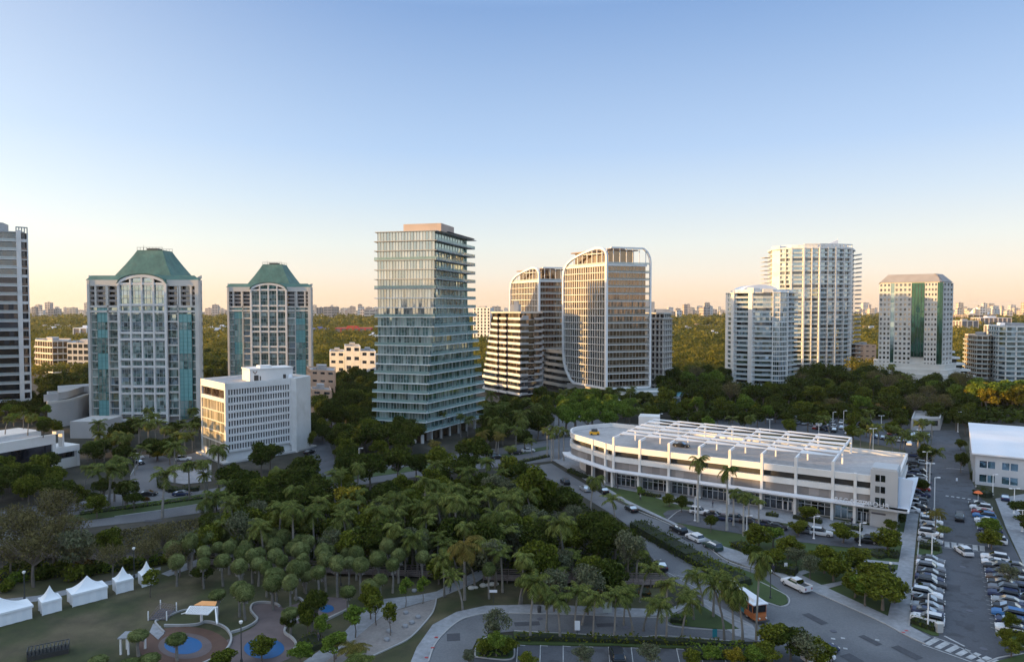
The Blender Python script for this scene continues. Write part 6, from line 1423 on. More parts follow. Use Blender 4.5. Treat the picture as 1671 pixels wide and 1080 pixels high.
def coco(lm, H=8, L=3.3, nf=20, bend=.8, tmat='palm_trunk', r0=.2, name='coconut_palm', droop=1.0, shaft=False):
    t = thing(name, 'palm', 'palm tree'); tr = MB(); pts = [Vector((bend*(k/4)**2, bend*.3*(k/4)**2, H*k/4)) for k in range(5)]; tr.path(pts, [r0*1.35, r0, r0*.9, r0*.85, r0*.75], 7); tr.build('trunk', tmat, t)
    top = pts[-1]; c = MB()
    for k in range(nf):
        az = 2.399*k+rv.uniform(-.2, .2); el = rv.uniform(-.35, 1.15); LL = L*rv.uniform(.8, 1.1); h = Vector((math.cos(az), math.sin(az), 0)); prev = top; pd = h*math.cos(el)+Vector((0, 0, math.sin(el))); sp = [top]
        S = 9
        for j in range(S): el2 = el-droop*(1.45)*((j+1)/S)**1.3; d = h*math.cos(el2)+Vector((0, 0, math.sin(el2))); prev = prev+d*LL/S; sp.append(prev)
        side = Vector((-h.y, h.x, 0))
        for j in range(S):
            a, b = sp[j], sp[j+1]; d = (b-a).normalized(); c.face([a-side*.03, b-side*.03, b+side*.03, a+side*.03], 0, .3); w0 = .75*math.sin(math.pi*(.12+.83*(j+.5)/S))
            for q in range(3):
                m = a.lerp(b, (q+.5)/3)
                for s in (-1, 1):
                    tip = m+side*s*w0*rv.uniform(.8, 1.05)+d*w0*.55+Vector((0, 0, -w0*rv.uniform(.35, .8)))
                    c.face([m-d*.06, m+d*.07, tip+d*.02, tip-d*.02], 0, rv.random())
    c.build('crown', lm, t)
    if shaft: s = MB(); s.tube(top-Vector((0, 0, 1.3)), top, r0*.95, r0*.6, 8); s.build('crown_shaft', 'leaf_mid', t)
    else:
        s = MB()
        for k in range(7): a = 2.1*k; s.lathe(top+Vector((.25*math.cos(a), .25*math.sin(a), -.35)), [(.02, -.13), (.13, 0), (.02, .13)], 6)
        s.build('coconuts', 'leaf_mid', t)
    return freeze(t)
def shrub(lm, r=1.0, n=260, ls=.22, rz=.75):
    t = thing('shrub', 'shrub', 'shrub'); c = MB()
    for k in range(5): d = rdir(); cloud(c, Vector((d.x*r*.45, d.y*r*.45, r*rz*.75+d.z*.1)), r*.62, n//5, ls, rz)
    c.build('foliage', lm, t); s = MB(); 
    for k in range(4): d = rdir(.8); s.tube((0, 0, 0), (d.x*r*.5, d.y*r*.5, r*.8), .05, .02, 4)
    s.build('stem', 'trunk', t); return freeze(t)
def hide(root): return root
B_DARK = [broad('leaf_dark', 3.8, 8, 20, 130, .42, .7) for _ in range(4)]
B_MID = [broad('leaf_mid', 3.4, 7.4, 22, 130, .38, .82) for _ in range(4)]
B_BRIGHT = [broad('leaf_bright', 3.2, 8.5, 18, 120, .38, .8) for _ in range(2)]
B_GREY = [broad('leaf_grey', 4.2, 9, 26, 70, .26, .6, True) for _ in range(2)]
B_SILV = [broad('leaf_silver', 3.2, 7.5, 20, 90, .28, .8, True, .18) for _ in range(2)]
B_AUT = [broad('leaf_autumn', 3.0, 7, 12, 110, .36)]
B_GOLD = [broad('leaf_gold', 3.4, 7.5, 18, 120, .36, .8)]
B_YOUNG = [broad('leaf_bright', 1.6, 5.0, 11, 60, .26, .95, th=.09), broad('leaf_mid', 1.5, 4.6, 11, 60, .26, .85, th=.09)]
P_SAB = [sabal('leaf_sabal'), sabal('leaf_sabal', 4.4, 1.62, 78), sabal('leaf_sabal', 5.1, 1.42, 64)]
P_COCO = [coco('leaf_palm'), coco('leaf_palm', 7.2, 3.5, 24, -1.5, droop=1.15), coco('leaf_palm', 8.6, 3.0, 16, .4, droop=.9), coco('leaf_palm', 7.8, 3.7, 28, 1.6, droop=1.6), coco('leaf_palm', 9.0, 2.8, 20, -.6, droop=1.3), coco('leaf_palm', 6.6, 3.2, 14, 2.0, droop=1.0)]
P_COCOY = [coco('leaf_palmy', 8.5, 3.6, 26, .3, droop=1.25)] if leafmat('leaf_palmy', (.10, .095, .02), (.16, .12, .03)) else []
P_ROY = [coco('leaf_palm', 11, 2.9, 15, .0, 'royal_trunk', .24, 'royal_palm', 1.1, True)]
P_SHRUB = [shrub('leaf_mid'), shrub('leaf_bright'), shrub('leaf_dark'), shrub('leaf_autumn', .8)]
ALLP = []
KT = {'dark': (B_DARK, 8, 'dark leafy tree'), 'mid': (B_MID, 7.5, 'green leafy tree'), 'bright': (B_BRIGHT, 8.5, 'bright green tree'), 'grey': (B_GREY, 9, 'bare greyish tree'), 'silver': (B_SILV, 7.5, 'silvery feathery tree'), 'autumn': (B_AUT, 7, 'rusty brown tree'), 'gold': (B_GOLD, 7.5, 'golden tree'),
      'young': (B_YOUNG, 5, 'slender young tree'), 'sabal': (P_SAB, 5.3, 'round-headed palm'), 'coco': (P_COCO, 8, 'feathery palm'), 'cocoy': (P_COCOY, 8.5, 'yellowing palm'), 'royal': (P_ROY, 11, 'tall smooth-trunked palm'), 'shrub': (P_SHRUB, 1.2, 'bushy shrub')}
OCC = []
def plant(kind, p, s=1.0, key=None, label=None, z=0, sz=None, idx=None):
    ps, h, desc = KT[kind]; k = idx if idx is not None else rv.randrange(len(ps)); sz = sz or s*rv.uniform(.9, 1.12)
    r = place(ps[k], (p[0], p[1], z), rv.uniform(0, 6.28), (s*rv.uniform(.93, 1.08), s*rv.uniform(.93, 1.08), sz)); OCC.append((p[0], p[1], s))
    if label: r['label'] = label
    if key: AUTO.append((key, r, desc)); r['group'] = GROUPS.get(key, key)
    return r
def tree_px(kind, x, yc, yb, key=None, label=None, cs=None, idx=None):
    """one tree whose crown centre stands at (x, yc) and whose foot is at (x, yb) in the photograph"""
    p = at(x, yb); d = p.y; zc = HC+ray(x, yc).z/ray(x, yc).y*d; h = KT[kind][1]*(.98 if kind in ('coco', 'cocoy', 'royal', 'sabal') else .66)
    sz = max(.35, zc/h); s = cs or min(1.5, max(.6, sz)); sz = max(sz, s*.72) if kind in ('dark', 'mid', 'bright', 'silver', 'gold') else sz; return plant(kind, p, s, key, label, sz=sz, idx=idx)
def scatter(poly, h, mix, sp, key, smin=.8, smax=1.25, n=4000, zbase=0, avoid=()):
    xs = [p[0] for p in poly]; ys = [p[1] for p in poly]; pts = []; c = 0
    kinds = [k for k, w_ in mix for _ in range(w_)]
    for _ in range(n):
        x, y = rv.uniform(min(xs), max(xs)), rv.uniform(min(ys), max(ys))
        if not inside((x, y), poly): continue
        p = at(x, y, h)
        if any((p.x-q[0])**2+(p.y-q[1])**2 < sp*sp for q in pts): continue
        if any(inside(p, a) for a in avoid) or (key == 'rw' and x > 1580 and y > 618): continue
        pts.append((p.x, p.y)); kd = rv.choice(kinds); s = rv.uniform(smin, smax); wv = p.y-.123*p.x
        plant(kd, p, s, key, z=zbase, sz=s*.55 if key in ('rw', 'lot') and 294 < wv < 318 and p.x > 95 else None); c += 1
    return c
GROUPS = {'grove': 'round-headed palms of the park grove', 'woods': 'palms and trees of the central woods', 'dk': 'dark trees between the white office block and the glass tower', 'wr': 'trees at the right end of the central woods', 'lf': 'greyish trees on the left of the park', 'tw': 'trees along the foot of the towers', 'rw': 'trees in the woods below the right towers', 'yard': 'small trees on the garage lawn', 'loop': 'tall palms along the loop drive', 'ave': 'palms along the avenue on the left', 'br': 'bright trees before the arched tower', 'roof': 'plants of the bank roof garden', 'bot': 'trees and shrubs at the bottom edge', 'shr': 'shrubs behind the tents', 'lot': 'trees of the rear parking lot', 'street': 'trees and palms lining the right street', 'play': 'trees round the splash garden'}
AVE = [tuple(p) for p in gpoly([(905, 712), (800, 729), (700, 743), (600, 756), (500, 768), (400, 784), (330, 796), (215, 796), (0, 830), (-200, 860), (-200, 930), (0, 900), (96, 869), (237, 853), (330, 840), (400, 826), (500, 807), (600, 793), (700, 779), (800, 767), (905, 750)])]
DRV = [tuple(p) for p in gpoly([(840, 758), (900, 750), (1100, 850), (1260, 920), (1260, 1050), (1200, 1020), (1090, 950), (1060, 905), (1042, 870), (1002, 838), (944, 802), (888, 774)])]
OFF_ = [(-108, 212), (-90, 212), (-70, 234), (-66, 252), (-86, 262), (-110, 236)]
AV = (AVE, DRV, OFF_)
# round-headed palm grove
for x, y, b in ((400, 960, 1012), (391, 956, 1006), (355, 970, 1002), (444, 938, 985), (474, 946, 1000), (499, 934, 968), (568, 962, 1000), (605, 950, 985), (621, 945, 982), (474, 1000, 1036), (509, 986, 1030), (226, 1036, 1070), (289, 1042, 1078), (245, 1072, 1100), (212, 1080, 1106), (310, 890, 938), (282, 888, 932), (412, 903, 952), (488, 893, 945), (531, 905, 957), (581, 891, 930), (446, 944, 995)):
    tree_px('sabal', x, y, b, 'grove', cs=rv.uniform(.95, 1.15))
scatter([(262, 915), (290, 890), (345, 872), (400, 862), (640, 866), (705, 878), (700, 900), (655, 922), (590, 930), (520, 935), (480, 940), (400, 925), (330, 915)], 5, [('sabal', 1)], 3.05, 'grove', .85, 1.15, 4000)
# central woods
scatter([(340, 805), (420, 800), (520, 812), (620, 800), (740, 790), (830, 790), (870, 830), (840, 868), (700, 872), (560, 866), (420, 862), (350, 850)], 8, [('coco', 6), ('dark', 2), ('mid', 2), ('silver', 1)], 4.3, 'woods', .85, 1.2, 5000, avoid=AV)
scatter([(700, 775), (860, 772), (905, 800), (985, 835), (1020, 880), (1050, 905), (1040, 935), (960, 935), (840, 930), (790, 900), (700, 880)], 7, [('dark', 3), ('mid', 3), ('silver', 4), ('coco', 3)], 5.0, 'wr', .8, 1.2, 5000, avoid=AV)
scatter([(705, 885), (790, 895), (830, 925), (760, 930), (700, 925)], 7, [('coco', 2), ('mid', 1), ('sabal', 2)], 5, 'wr', .8, 1.0, 900, avoid=AV)
scatter([(545, 700), (600, 680), (660, 700), (720, 712), (790, 722), (775, 742), (690, 745), (600, 755), (560, 740)], 8, [('dark', 5), ('mid', 1)], 6.5, 'dk', 1.0, 1.45, 2500, avoid=AV)
scatter([(385, 745), (440, 722), (495, 748), (500, 775), (400, 790)], 8, [('dark', 4), ('mid', 2)], 6, 'dk', .9, 1.3, 800, avoid=AV)
scatter([(380, 770), (560, 770), (600, 778), (720, 760), (840, 750), (850, 760), (700, 790), (560, 800), (380, 810)], 7, [('dark', 3), ('coco', 4), ('mid', 2)], 5.5, 'dk', .8, 1.1, 1500)
for x, y, b, k, lb in ((758, 890, 979, 'cocoy', 'big yellowing palm standing where the footpath bends'), (565, 815, 860, 'gold', 'small golden-leaved tree deep in the central woods'), (870, 795, 860, 'mid', 'round green tree at the head of the main drive')): tree_px(k, x, y, b, label=lb)
# left park
scatter([(-30, 800), (95, 812), (115, 835), (120, 885), (60, 895), (-30, 895)], 7, [('grey', 5), ('silver', 1)], 6.0, 'lf', .9, 1.25, 1500, avoid=AV)
scatter([(120, 878), (330, 872), (335, 890), (300, 902), (120, 902)], 5, [('grey', 3), ('silver', 2), ('mid', 2)], 5.5, 'lf', .65, .95, 1500, avoid=AV)
scatter([(330, 842), (400, 838), (420, 862), (330, 872)], 6, [('dark', 2), ('mid', 2)], 5.0, 'lf', .8, 1.0, 600, avoid=AV)
scatter([(130, 790), (210, 785), (240, 805), (160, 812), (120, 812)], 5, [('dark', 2), ('mid', 1)], 6.0, 'ave', .5, .8, 500)
scatter([(-20, 760), (88, 750), (88, 790), (-20, 800)], 5, [('dark', 2), ('mid', 3)], 5.5, 'ave', .8, 1.1, 600)
for x, y, b in ((178, 751, 829), (139, 762, 801), (206, 752, 823), (165, 766, 812), (200, 707, 745), (265, 767, 845), (285, 731, 787), (309, 763, 812), (302, 710, 742), (357, 742, 810), (335, 762, 815), (200, 787, 826), (340, 775, 815), (187, 765, 818), (220, 745, 775), (192, 720, 760), (155, 725, 755), (142, 722, 752), (170, 722, 752)): tree_px('coco', x, y, b, 'ave')
tree_px('gold', 258, 738, 752, label='small golden-lit tree at the bend of the side street', cs=.8); tree_px('autumn', 240, 818, 826, 'ave', cs=.4); tree_px('dark', 100, 800, 835, 'ave', cs=1.1)
# loop palms
for x, y, b in ((865, 953, 1045), (892, 971, 1032), (914, 979, 1046), (938, 968, 1030), (968, 979, 1047), (1003, 975, 1038), (1033, 968, 1038), (1070, 986, 1049), (1088, 962, 1042), (1113, 978, 1042), (1147, 934, 990), (1164, 944, 1007), (1182, 942, 1045), (1197, 955, 1047), (1212, 960, 1047), (1234, 928, 1045), (1018, 965, 1020), (1132, 968, 1012), (950, 985, 1020), (1050, 975, 1030)): tree_px('coco', x, y, b, 'loop', cs=rv.uniform(.72, .9))
for x, y, b in ((1038, 903, 948), (935, 908, 947), (970, 920, 955), (820, 905, 966), (810, 885, 955), (1000, 925, 960), (905, 935, 975), (848, 938, 985), (1005, 811, 862)): tree_px('coco', x, y, b, 'wr', cs=.95)
tree_px('coco', 964, 783, 835, label='lone palm on the kerb in front of the garage entrance', cs=.95)
tree_px('royal', 1139, 752, 852, label='tall smooth-trunked palm before the garage, left of two', cs=1.15); tree_px('royal', 1186, 768, 866, label='tall smooth-trunked palm before the garage, right of two', cs=1.1)
tree_px('cocoy', 787, 707, 742, label='golden-lit palm on the avenue, left of two', cs=1.0); tree_px('cocoy', 813, 710, 742, label='golden-lit palm on the avenue, right of two', cs=1.0)  # yellow leaf colour stands in for the gold light on these palms
tree_px('cocoy', 707, 722, 748, label='low golden-lit palm at the foot of the glass tower', cs=.8)
for x, y, b in ((684, 684, 720), (722, 680, 716), (752, 682, 714), (763, 680, 712), (838, 728, 752), (868, 720, 742)): tree_px('coco', x, y, b, 'tw', cs=.9)
for x, y, b in ((893, 702, 746), (903, 698, 748), (912, 700, 750), (920, 704, 752), (900, 708, 752), (1197, 803, 858), (1213, 810, 874), (1238, 816, 862), (1222, 808, 850)): tree_px('royal', x, y, b, 'yard', cs=.85)
# foot of the towers
scatter([(150, 690), (240, 680), (325, 672), (325, 700), (300, 722), (230, 728), (150, 720)], 8, [('dark', 4), ('coco', 4)], 6, 'tw', .85, 1.15, 1500)
scatter([(-20, 640), (60, 640), (130, 660), (85, 670), (-20, 665)], 6, [('dark', 3), ('mid', 1)], 7, 'tw', .9, 1.2, 500)
scatter([(60, 620), (140, 612), (145, 640), (80, 650)], 6, [('dark', 2), ('mid', 1)], 8, 'tw', 1, 1.4, 500)
scatter([(328, 575), (372, 575), (372, 610), (328, 612)], 7, [('mid', 2), ('dark', 2)], 9, 'tw', 1.1, 1.5, 500)
scatter([(508, 630), (545, 640), (560, 600), (612, 600), (610, 680), (575, 690), (520, 668)], 7, [('dark', 5), ('mid', 2)], 7.5, 'tw', 1.0, 1.5, 2500)
scatter([(788, 655), (880, 650), (890, 680), (860, 712), (795, 705)], 7, [('dark', 4), ('coco', 3)], 6.5, 'tw', .9, 1.3, 2500)
scatter([(905, 652), (960, 640), (1030, 652), (1036, 668), (1000, 676), (920, 680)], 8, [('bright', 6)], 6.5, 'br', 1.0, 1.25, 1500)
scatter([(880, 640), (1040, 636), (1075, 650), (1080, 672), (1040, 676), (1010, 655), (890, 660)], 6, [('dark', 3), ('mid', 2), ('coco', 1)], 7, 'tw', .8, 1.1, 1000)
scatter([(1080, 605), (1185, 600), (1185, 640), (1300, 632), (1310, 615), (1400, 612), (1430, 610), (1500, 620), (1570, 612), (1600, 630), (1590, 672), (1480, 668), (1400, 664), (1300, 664), (1180, 664), (1080, 655)], 7, [('dark', 6), ('mid', 3), ('grey', 1), ('bright', 1)], 10.5, 'rw', 1.15, 1.6, 7000)
scatter([(1105, 672), (1200, 668), (1300, 668), (1420, 670), (1500, 680), (1400, 690), (1230, 690), (1120, 690)], 6, [('dark', 3), ('mid', 3), ('bright', 1), ('coco', 2)], 10, 'lot', .8, 1.1, 1500)
scatter([(1380, 690), (1510, 690), (1512, 720), (1490, 730), (1400, 712)], 6, [('coco', 4), ('mid', 1)], 8, 'lot', .8, 1.0, 500)
scatter([(1600, 640), (1720, 640), (1720, 665), (1600, 668)], 6, [('dark', 3), ('mid', 2)], 10, 'rw', 1.1, 1.6, 600)
scatter([(1570, 640), (1620, 655), (1575, 690), (1540, 680)], 6, [('dark', 3), ('autumn', 1)], 8, 'rw', .9, 1.3, 500)
for x, y, b in ((1456, 602, 638), (1474, 612, 646)): tree_px('coco', x, y, b, 'rw', cs=1.3)
scatter([(498, 690), (510, 672), (560, 690), (575, 740), (560, 775), (548, 740), (545, 700), (520, 690), (505, 700)], 7, [('dark', 3), ('mid', 1)], 5.5, 'tw', .7, 1.0, 900)
for i, (x, yy, s) in enumerate(((1598, 352, 1.2), (1612, 352, 1.4), (1628, 352, 1.6), (1645, 350, 1.7), (1662, 350, 1.7), (1680, 352, 1.6), (1605, 342, 1.2), (1622, 340, 1.4), (1640, 338, 1.5), (1658, 336, 1.5), (1676, 338, 1.5), (1590, 345, 1.0), (1632, 328, 1.3), (1655, 325, 1.3), (1673, 326, 1.3), (1612, 328, 1.2), (1600, 335, 1.2), (1648, 332, 1.6), (1664, 334, 1.6))):
    yy = 336+(yy-338)*.55; p = Vector((X(x, yy), yy, 0)); plant('gold' if i % 4 else 'bright', p, s*1.35, 'rwg', sz=1.6+.3*rv.random())
GROUPS['rwg'] = 'sunlit trees behind the white-roofed building'
def banyan():
    t = thing('banyan_tree', 'very wide dark domed tree at the foot of the tall white high-rise', 'tree', (0, 0, 0)); c = MB(); tr = MB(); Rr, Hh = 18, 17
    for k in range(90):
        d = rdir(.25); d.z = abs(d.z); q = rv.uniform(.6, .9); ce = Vector((d.x*Rr*q, d.y*Rr*q, 3+d.z*(Hh-4)*q)); cloud(c, ce, 3.0, 130, .7)
    for k in range(12): a = k*.52; tr.path([(math.cos(a)*1.0, math.sin(a)*1.0, 0), (math.cos(a)*4, math.sin(a)*4, 6), (math.cos(a)*10, math.sin(a)*10, 10)], [.6, .4, .15], 6)
    tr.build('trunk', 'trunk', t); c.build('crown', 'leaf_dark', t); p = (X(1343, 425), 425, 0); t.location = p
banyan()
# garage lawn
for x, y, b, k, s in ((1238, 880, 895, 'mid', .95), (1262, 878, 893, 'bright', .7), (1303, 860, 874, 'mid', .7), (1318, 833, 850, 'mid', .75), (1376, 872, 886, 'mid', .8), (1449, 885, 902, 'mid', .9), (1286, 893, 912, 'mid', .85), (1300, 905, 925, 'silver', .7), (1345, 908, 935, 'mid', .95), (1360, 925, 948, 'mid', .85), (1396, 912, 930, 'mid', .85), (1420, 940, 965, 'mid', 1.0), (1440, 965, 995, 'mid', 1.15), (1412, 962, 990, 'bright', .8), (1395, 950, 975, 'mid', .8), (1460, 958, 985, 'mid', .8), (1322, 918, 945, 'silver', .7), (1045, 800, 815, 'young', .9), (1112, 818, 836, 'dark', .5), (1160, 850, 868, 'dark', .45), (1092, 812, 826, 'mid', .5), (1466, 845, 858, 'dark', .5), (1456, 855, 868, 'mid', .5), (1262, 905, 925, 'mid', .7), (1230, 905, 920, 'dark', .6)): tree_px(k, x, y, b, 'yard', cs=s)
# street trees
for x, y, b, k, s in ((1526, 836, 872, 'cocoy', .75), (1530, 858, 884, 'coco', .6), (1515, 728, 784, 'coco', .9), (1521, 692, 716, 'coco', .9), (1475, 706, 735, 'coco', .9), (1498, 712, 740, 'coco', .9), (1568, 750, 772, 'dark', .5), (1568, 722, 735, 'mid', .5), (1612, 858, 880, 'bright', .8), (1618, 875, 897, 'mid', .75), (1645, 935, 962, 'silver', .6), (1650, 1010, 1030, 'mid', .4), (1506, 790, 806, 'dark', .55), (1668, 832, 850, 'dark', .8), (1676, 852, 872, 'dark', .8), (1510, 740, 770, 'dark', .6)): tree_px(k, x, y, b, 'street', cs=s)
# play garden and bottom edge
for x, y, b, k, s in ((427, 1052, 1078, 'mid', .6), (503, 1000, 1035, 'mid', .55), (514, 985, 1030, 'dark', .5), (580, 1005, 1040, 'young', 1.2), (637, 1000, 1037, 'young', 1.0), (614, 985, 1020, 'young', 1.2), (605, 970, 1010, 'mid', .5), (662, 958, 990, 'young', .9), (690, 955, 985, 'young', .9), (548, 1045, 1075, 'young', 1.3), (490, 1062, 1090, 'bright', .55), (362, 1074, 1095, 'mid', .6), (572, 1062, 1090, 'cocoy', .8), (600, 1072, 1100, 'coco', .8), (330, 935, 955, 'dark', .55), (245, 942, 974, 'young', 1.3), (545, 1052, 1085, 'bright', .6), (525, 1020, 1050, 'bright', .45), (160, 1076, 1110, 'sabal', 1), (470, 1010, 1036, 'dark', .4)): tree_px(k, x, y, b, 'play', cs=s)
for x, y, b, k, s in ((808, 1015, 1055, 'silver', .8), (810, 1045, 1072, 'bright', .5), (790, 1058, 1072, 'mid', .4), (826, 1052, 1070, 'mid', .5), (1262, 1030, 1065, 'mid', .8), (1290, 1045, 1078, 'dark', .75), (1315, 1055, 1090, 'silver', .8), (1335, 1060, 1092, 'mid', .7), (1252, 1062, 1085, 'mid', .6), (1160, 1072, 1088, 'bright', .45), (1200, 1070, 1088, 'gold', .45), (1235, 1070, 1090, 'bright', .5), (955, 1072, 1092, 'silver', .6), (1062, 1072, 1092, 'silver', .65), (765, 1070, 1090, 'silver', .4), (862, 1078, 1094, 'mid', .4), (1130, 1076, 1090, 'mid', .4), (1650, 1062, 1072, 'mid', .45), (1675, 1050, 1060, 'mid', .5), (1640, 1045, 1052, 'mid', .3)): tree_px(k, x, y, b, 'bot', cs=s)
# bank roof garden
GZ = 11.0
for x, y in ((8, 690), (22, 678), (38, 682), (52, 676), (66, 684), (80, 680), (92, 690), (30, 668), (58, 665), (12, 666), (75, 668), (45, 692), (70, 695), (-8, 675)):
    p = at(x, y, GZ+3.5); plant(rv.choice(['coco', 'mid', 'mid', 'dark', 'bright']), p, rv.uniform(.5, .75), 'roof', z=GZ)
for x, y in ((5, 965), (30, 950), (60, 945), (85, 942), (112, 948), (135, 936), (150, 938), (175, 932), (205, 930), (245, 922), (270, 918), (20, 935), (55, 932), (-10, 950), (95, 932), (120, 930)): plant('shrub', at(x, y), rv.uniform(1.6, 2.8), 'shr')
# hedges and groundcover strips: leaf-covered, clipped
def hedge(pts, w_, h, lm, label, n=None, ls=.28, cat='hedge'):
    P = [at(*p) for p in pts]; t = thing('hedge', label, cat, tuple(P[0])); c = MB(); core = MB()
    for a, b in zip(P, P[1:]):
        L = (b-a).length; u = (b-a)/L; nn = Vector((-u.y, u.x, 0)); cnt = int(L*(w_+2*h)*5.5)
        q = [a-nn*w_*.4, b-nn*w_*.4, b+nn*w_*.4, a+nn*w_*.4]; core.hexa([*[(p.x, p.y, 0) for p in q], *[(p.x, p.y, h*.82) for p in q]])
        for _ in range(min(cnt, 9000)):
            s = rv.uniform(0, L); f = rv.random(); bulge = 1+.25*math.sin(s*1.7+a.x)+.15*math.sin(s*.6)
            if f < w_/(w_+2*h): o = rv.uniform(-.5, .5)*w_; z = h*bulge*rv.uniform(.82, 1.1); nr = Vector((0, 0, 1))
            else: o = rv.choice((-.5, .5))*w_*rv.uniform(.85, 1.1); z = rv.uniform(0, h*bulge); nr = nn*(1 if o > 0 else -1)
            p = a+u*s+nn*o; leaf(c, Vector((p.x, p.y, z)), (nr+rdir()*.8).normalized(), ls*rv.uniform(.6, 1.4))
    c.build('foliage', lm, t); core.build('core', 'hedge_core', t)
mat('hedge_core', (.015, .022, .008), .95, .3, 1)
hedge([(1038, 862), (1080, 886), (1130, 914)], 4.2, 1.9, 'leaf_dark', 'dark hedge between the lanes, upper left stretch of the median'); hedge([(1130, 914), (1170, 936), (1215, 958)], 4.2, 1.6, 'leaf_mid', 'leafy hedge between the lanes, lower stretch behind the trolley bus', ls=.34)
hedge([(842, 1044), (1000, 1048), (1120, 1052), (1240, 1060)], 1.3, 1.0, 'leaf_mid', 'long low hedge below the loop drive')
hedge([(1094, 1013), (1120, 1016)], 2.2, .9, 'leaf_bright', 'bright hedge at the left tip of the triangle island'); hedge([(785, 1062), (830, 1064)], 4.0, 1.1, 'leaf_bright', 'bright ground hedge on the left traffic island')
hedge([(1489, 1016), (1528, 1030)], 1.8, 1.1, 'leaf_dark', 'dark hedge at the corner under the nearest tall lamp'); hedge([(1500, 893), (1533, 898)], 2.6, 1.3, 'leaf_dark', 'brownish hedge block by the crosswalk lamp')
hedge([(1640, 1030), (1700, 1044)], 3.0, 1.0, 'leaf_mid', 'hedge in the planted end of the right parking row'); hedge([(1593, 806), (1614, 812)], 3, 1.6, 'leaf_dark', 'dark hedge at the corner below the white-roofed building')
hedge([(928, 769), (957, 781)], 1.8, 1.0, 'leaf_dark', 'first dark hedge before the garage, by its rounded end'); hedge([(1042, 806), (1078, 812)], 1.5, .9, 'leaf_mid', 'clipped hedge before the garage, below its second pier'); hedge([(1100, 819), (1130, 824)], 1.5, .9, 'leaf_dark', 'clipped hedge before the garage, left of the tall palm'); hedge([(1250, 841), (1270, 844)], 1.4, .9, 'leaf_mid', 'short hedge before the garage behind the palm trio'); hedge([(1295, 846), (1341, 855)], 1.5, 1.0, 'leaf_dark', 'clipped hedge before the garage under the round tree'); hedge([(1372, 860), (1407, 867)], 1.5, 1.0, 'leaf_dark', 'clipped hedge before the garage doors near the stair tower')
hedge([(1424, 908), (1445, 905), (1466, 909)], 3.4, .8, 'leaf_dark', 'dark oval hedge bed beside the broad pavement'); hedge([(1378, 922), (1420, 926), (1460, 931)], 2, .8, 'leaf_mid', 'long low hedge on the garage lawn next to the broad pavement'); hedge([(1250, 927), (1300, 938)], 3, 1.6, 'leaf_dark', 'dense dark shrubs behind the pickup truck'); hedge([(1200, 890), (1230, 905)], 3, 1.2, 'leaf_mid', 'shrubs at the kerb above the tallest loop palm')
hedge([(1584, 781), (1640, 790), (1700, 800)], 2.4, 2.6, 'leaf_dark', 'tall dark hedge along the front of the white-roofed building')
hedge([(262, 782), (264, 795), (280, 803), (325, 800)], 2.0, 1.2, 'leaf_dark', 'dark hedge wrapping the pale island on the avenue'); hedge([(130, 840), (250, 824), (330, 813)], 2.5, .6, 'leaf_bright', 'low yellow-green planting on the avenue median')
hedge([(-10, 948), (60, 940), (130, 934), (200, 928), (265, 918)], 3.0, 1.5, 'leaf_mid', 'shrub belt between boardwalk and tents', ls=.4); hedge([(240, 915), (300, 908)], 3, 1.4, 'leaf_dark', 'dark shrubs at the left end of the palm grove')
hedge([(860, 962), (960, 966), (1060, 968)], 3, .7, 'leaf_autumn', 'reddish brown planting above the loop drive'); hedge([(500, 1045), (520, 1060)], 3, .9, 'leaf_dark', 'dark planting between pink paving and sand court'); hedge([(1122, 1070), (1180, 1070), (1250, 1074)], 3.0, 1.2, 'leaf_bright', 'yellow-green bushes along the bottom edge'); hedge([(844, 756), (895, 745)], 1.5, .8, 'leaf_mid', 'low hedge strip beside the avenue left of the garage')
hedge([(1485, 795), (1510, 800)], 1.6, .8, 'leaf_dark', 'low hedge at the far crosswalk, garage side')
# woodland floor of ferns and low growth
def floor_growth(name, poly, n, lm, h=.8, ls=.5):
    P = gpoly(poly); xs = [p[0] for p in P]; ys = [p[1] for p in P]; c = MB(); k = 0
    while k < n:
        p = (rv.uniform(min(xs), max(xs)), rv.uniform(min(ys), max(ys)))
        if not inside(p, P): k += .2; continue
        if inside(p, AVE) or inside(p, DRV): k += .3; continue
        leaf(c, Vector((p[0], p[1], rv.uniform(.05, h))), rdir(.7), ls*rv.uniform(.5, 1.3)); k += 1
    tag(c.build(name, lm), kind='stuff')
floor_growth('undergrowth', [(270, 905), (340, 850), (420, 812), (700, 785), (870, 780), (1000, 850), (1060, 910), (1080, 940), (850, 935), (700, 930), (560, 928), (330, 915)], 26000, 'leaf_dark')
floor_growth('forest_floor', [(1080, 640), (1180, 615), (1560, 620), (1700, 640), (1700, 690), (1560, 692), (1480, 684), (1300, 684), (1100, 690)], 16000, 'leaf_dark', 3.0, 2.2)
floor_growth('tower_undergrowth', [(500, 620), (612, 600), (610, 700), (560, 690), (520, 670)], 5000, 'leaf_dark', 2.5, 1.6)
floor_growth('ground_cover', [(0, 905), (0, 850), (110, 880), (330, 845), (330, 900)], 7000, 'leaf_grey', .4, .35)
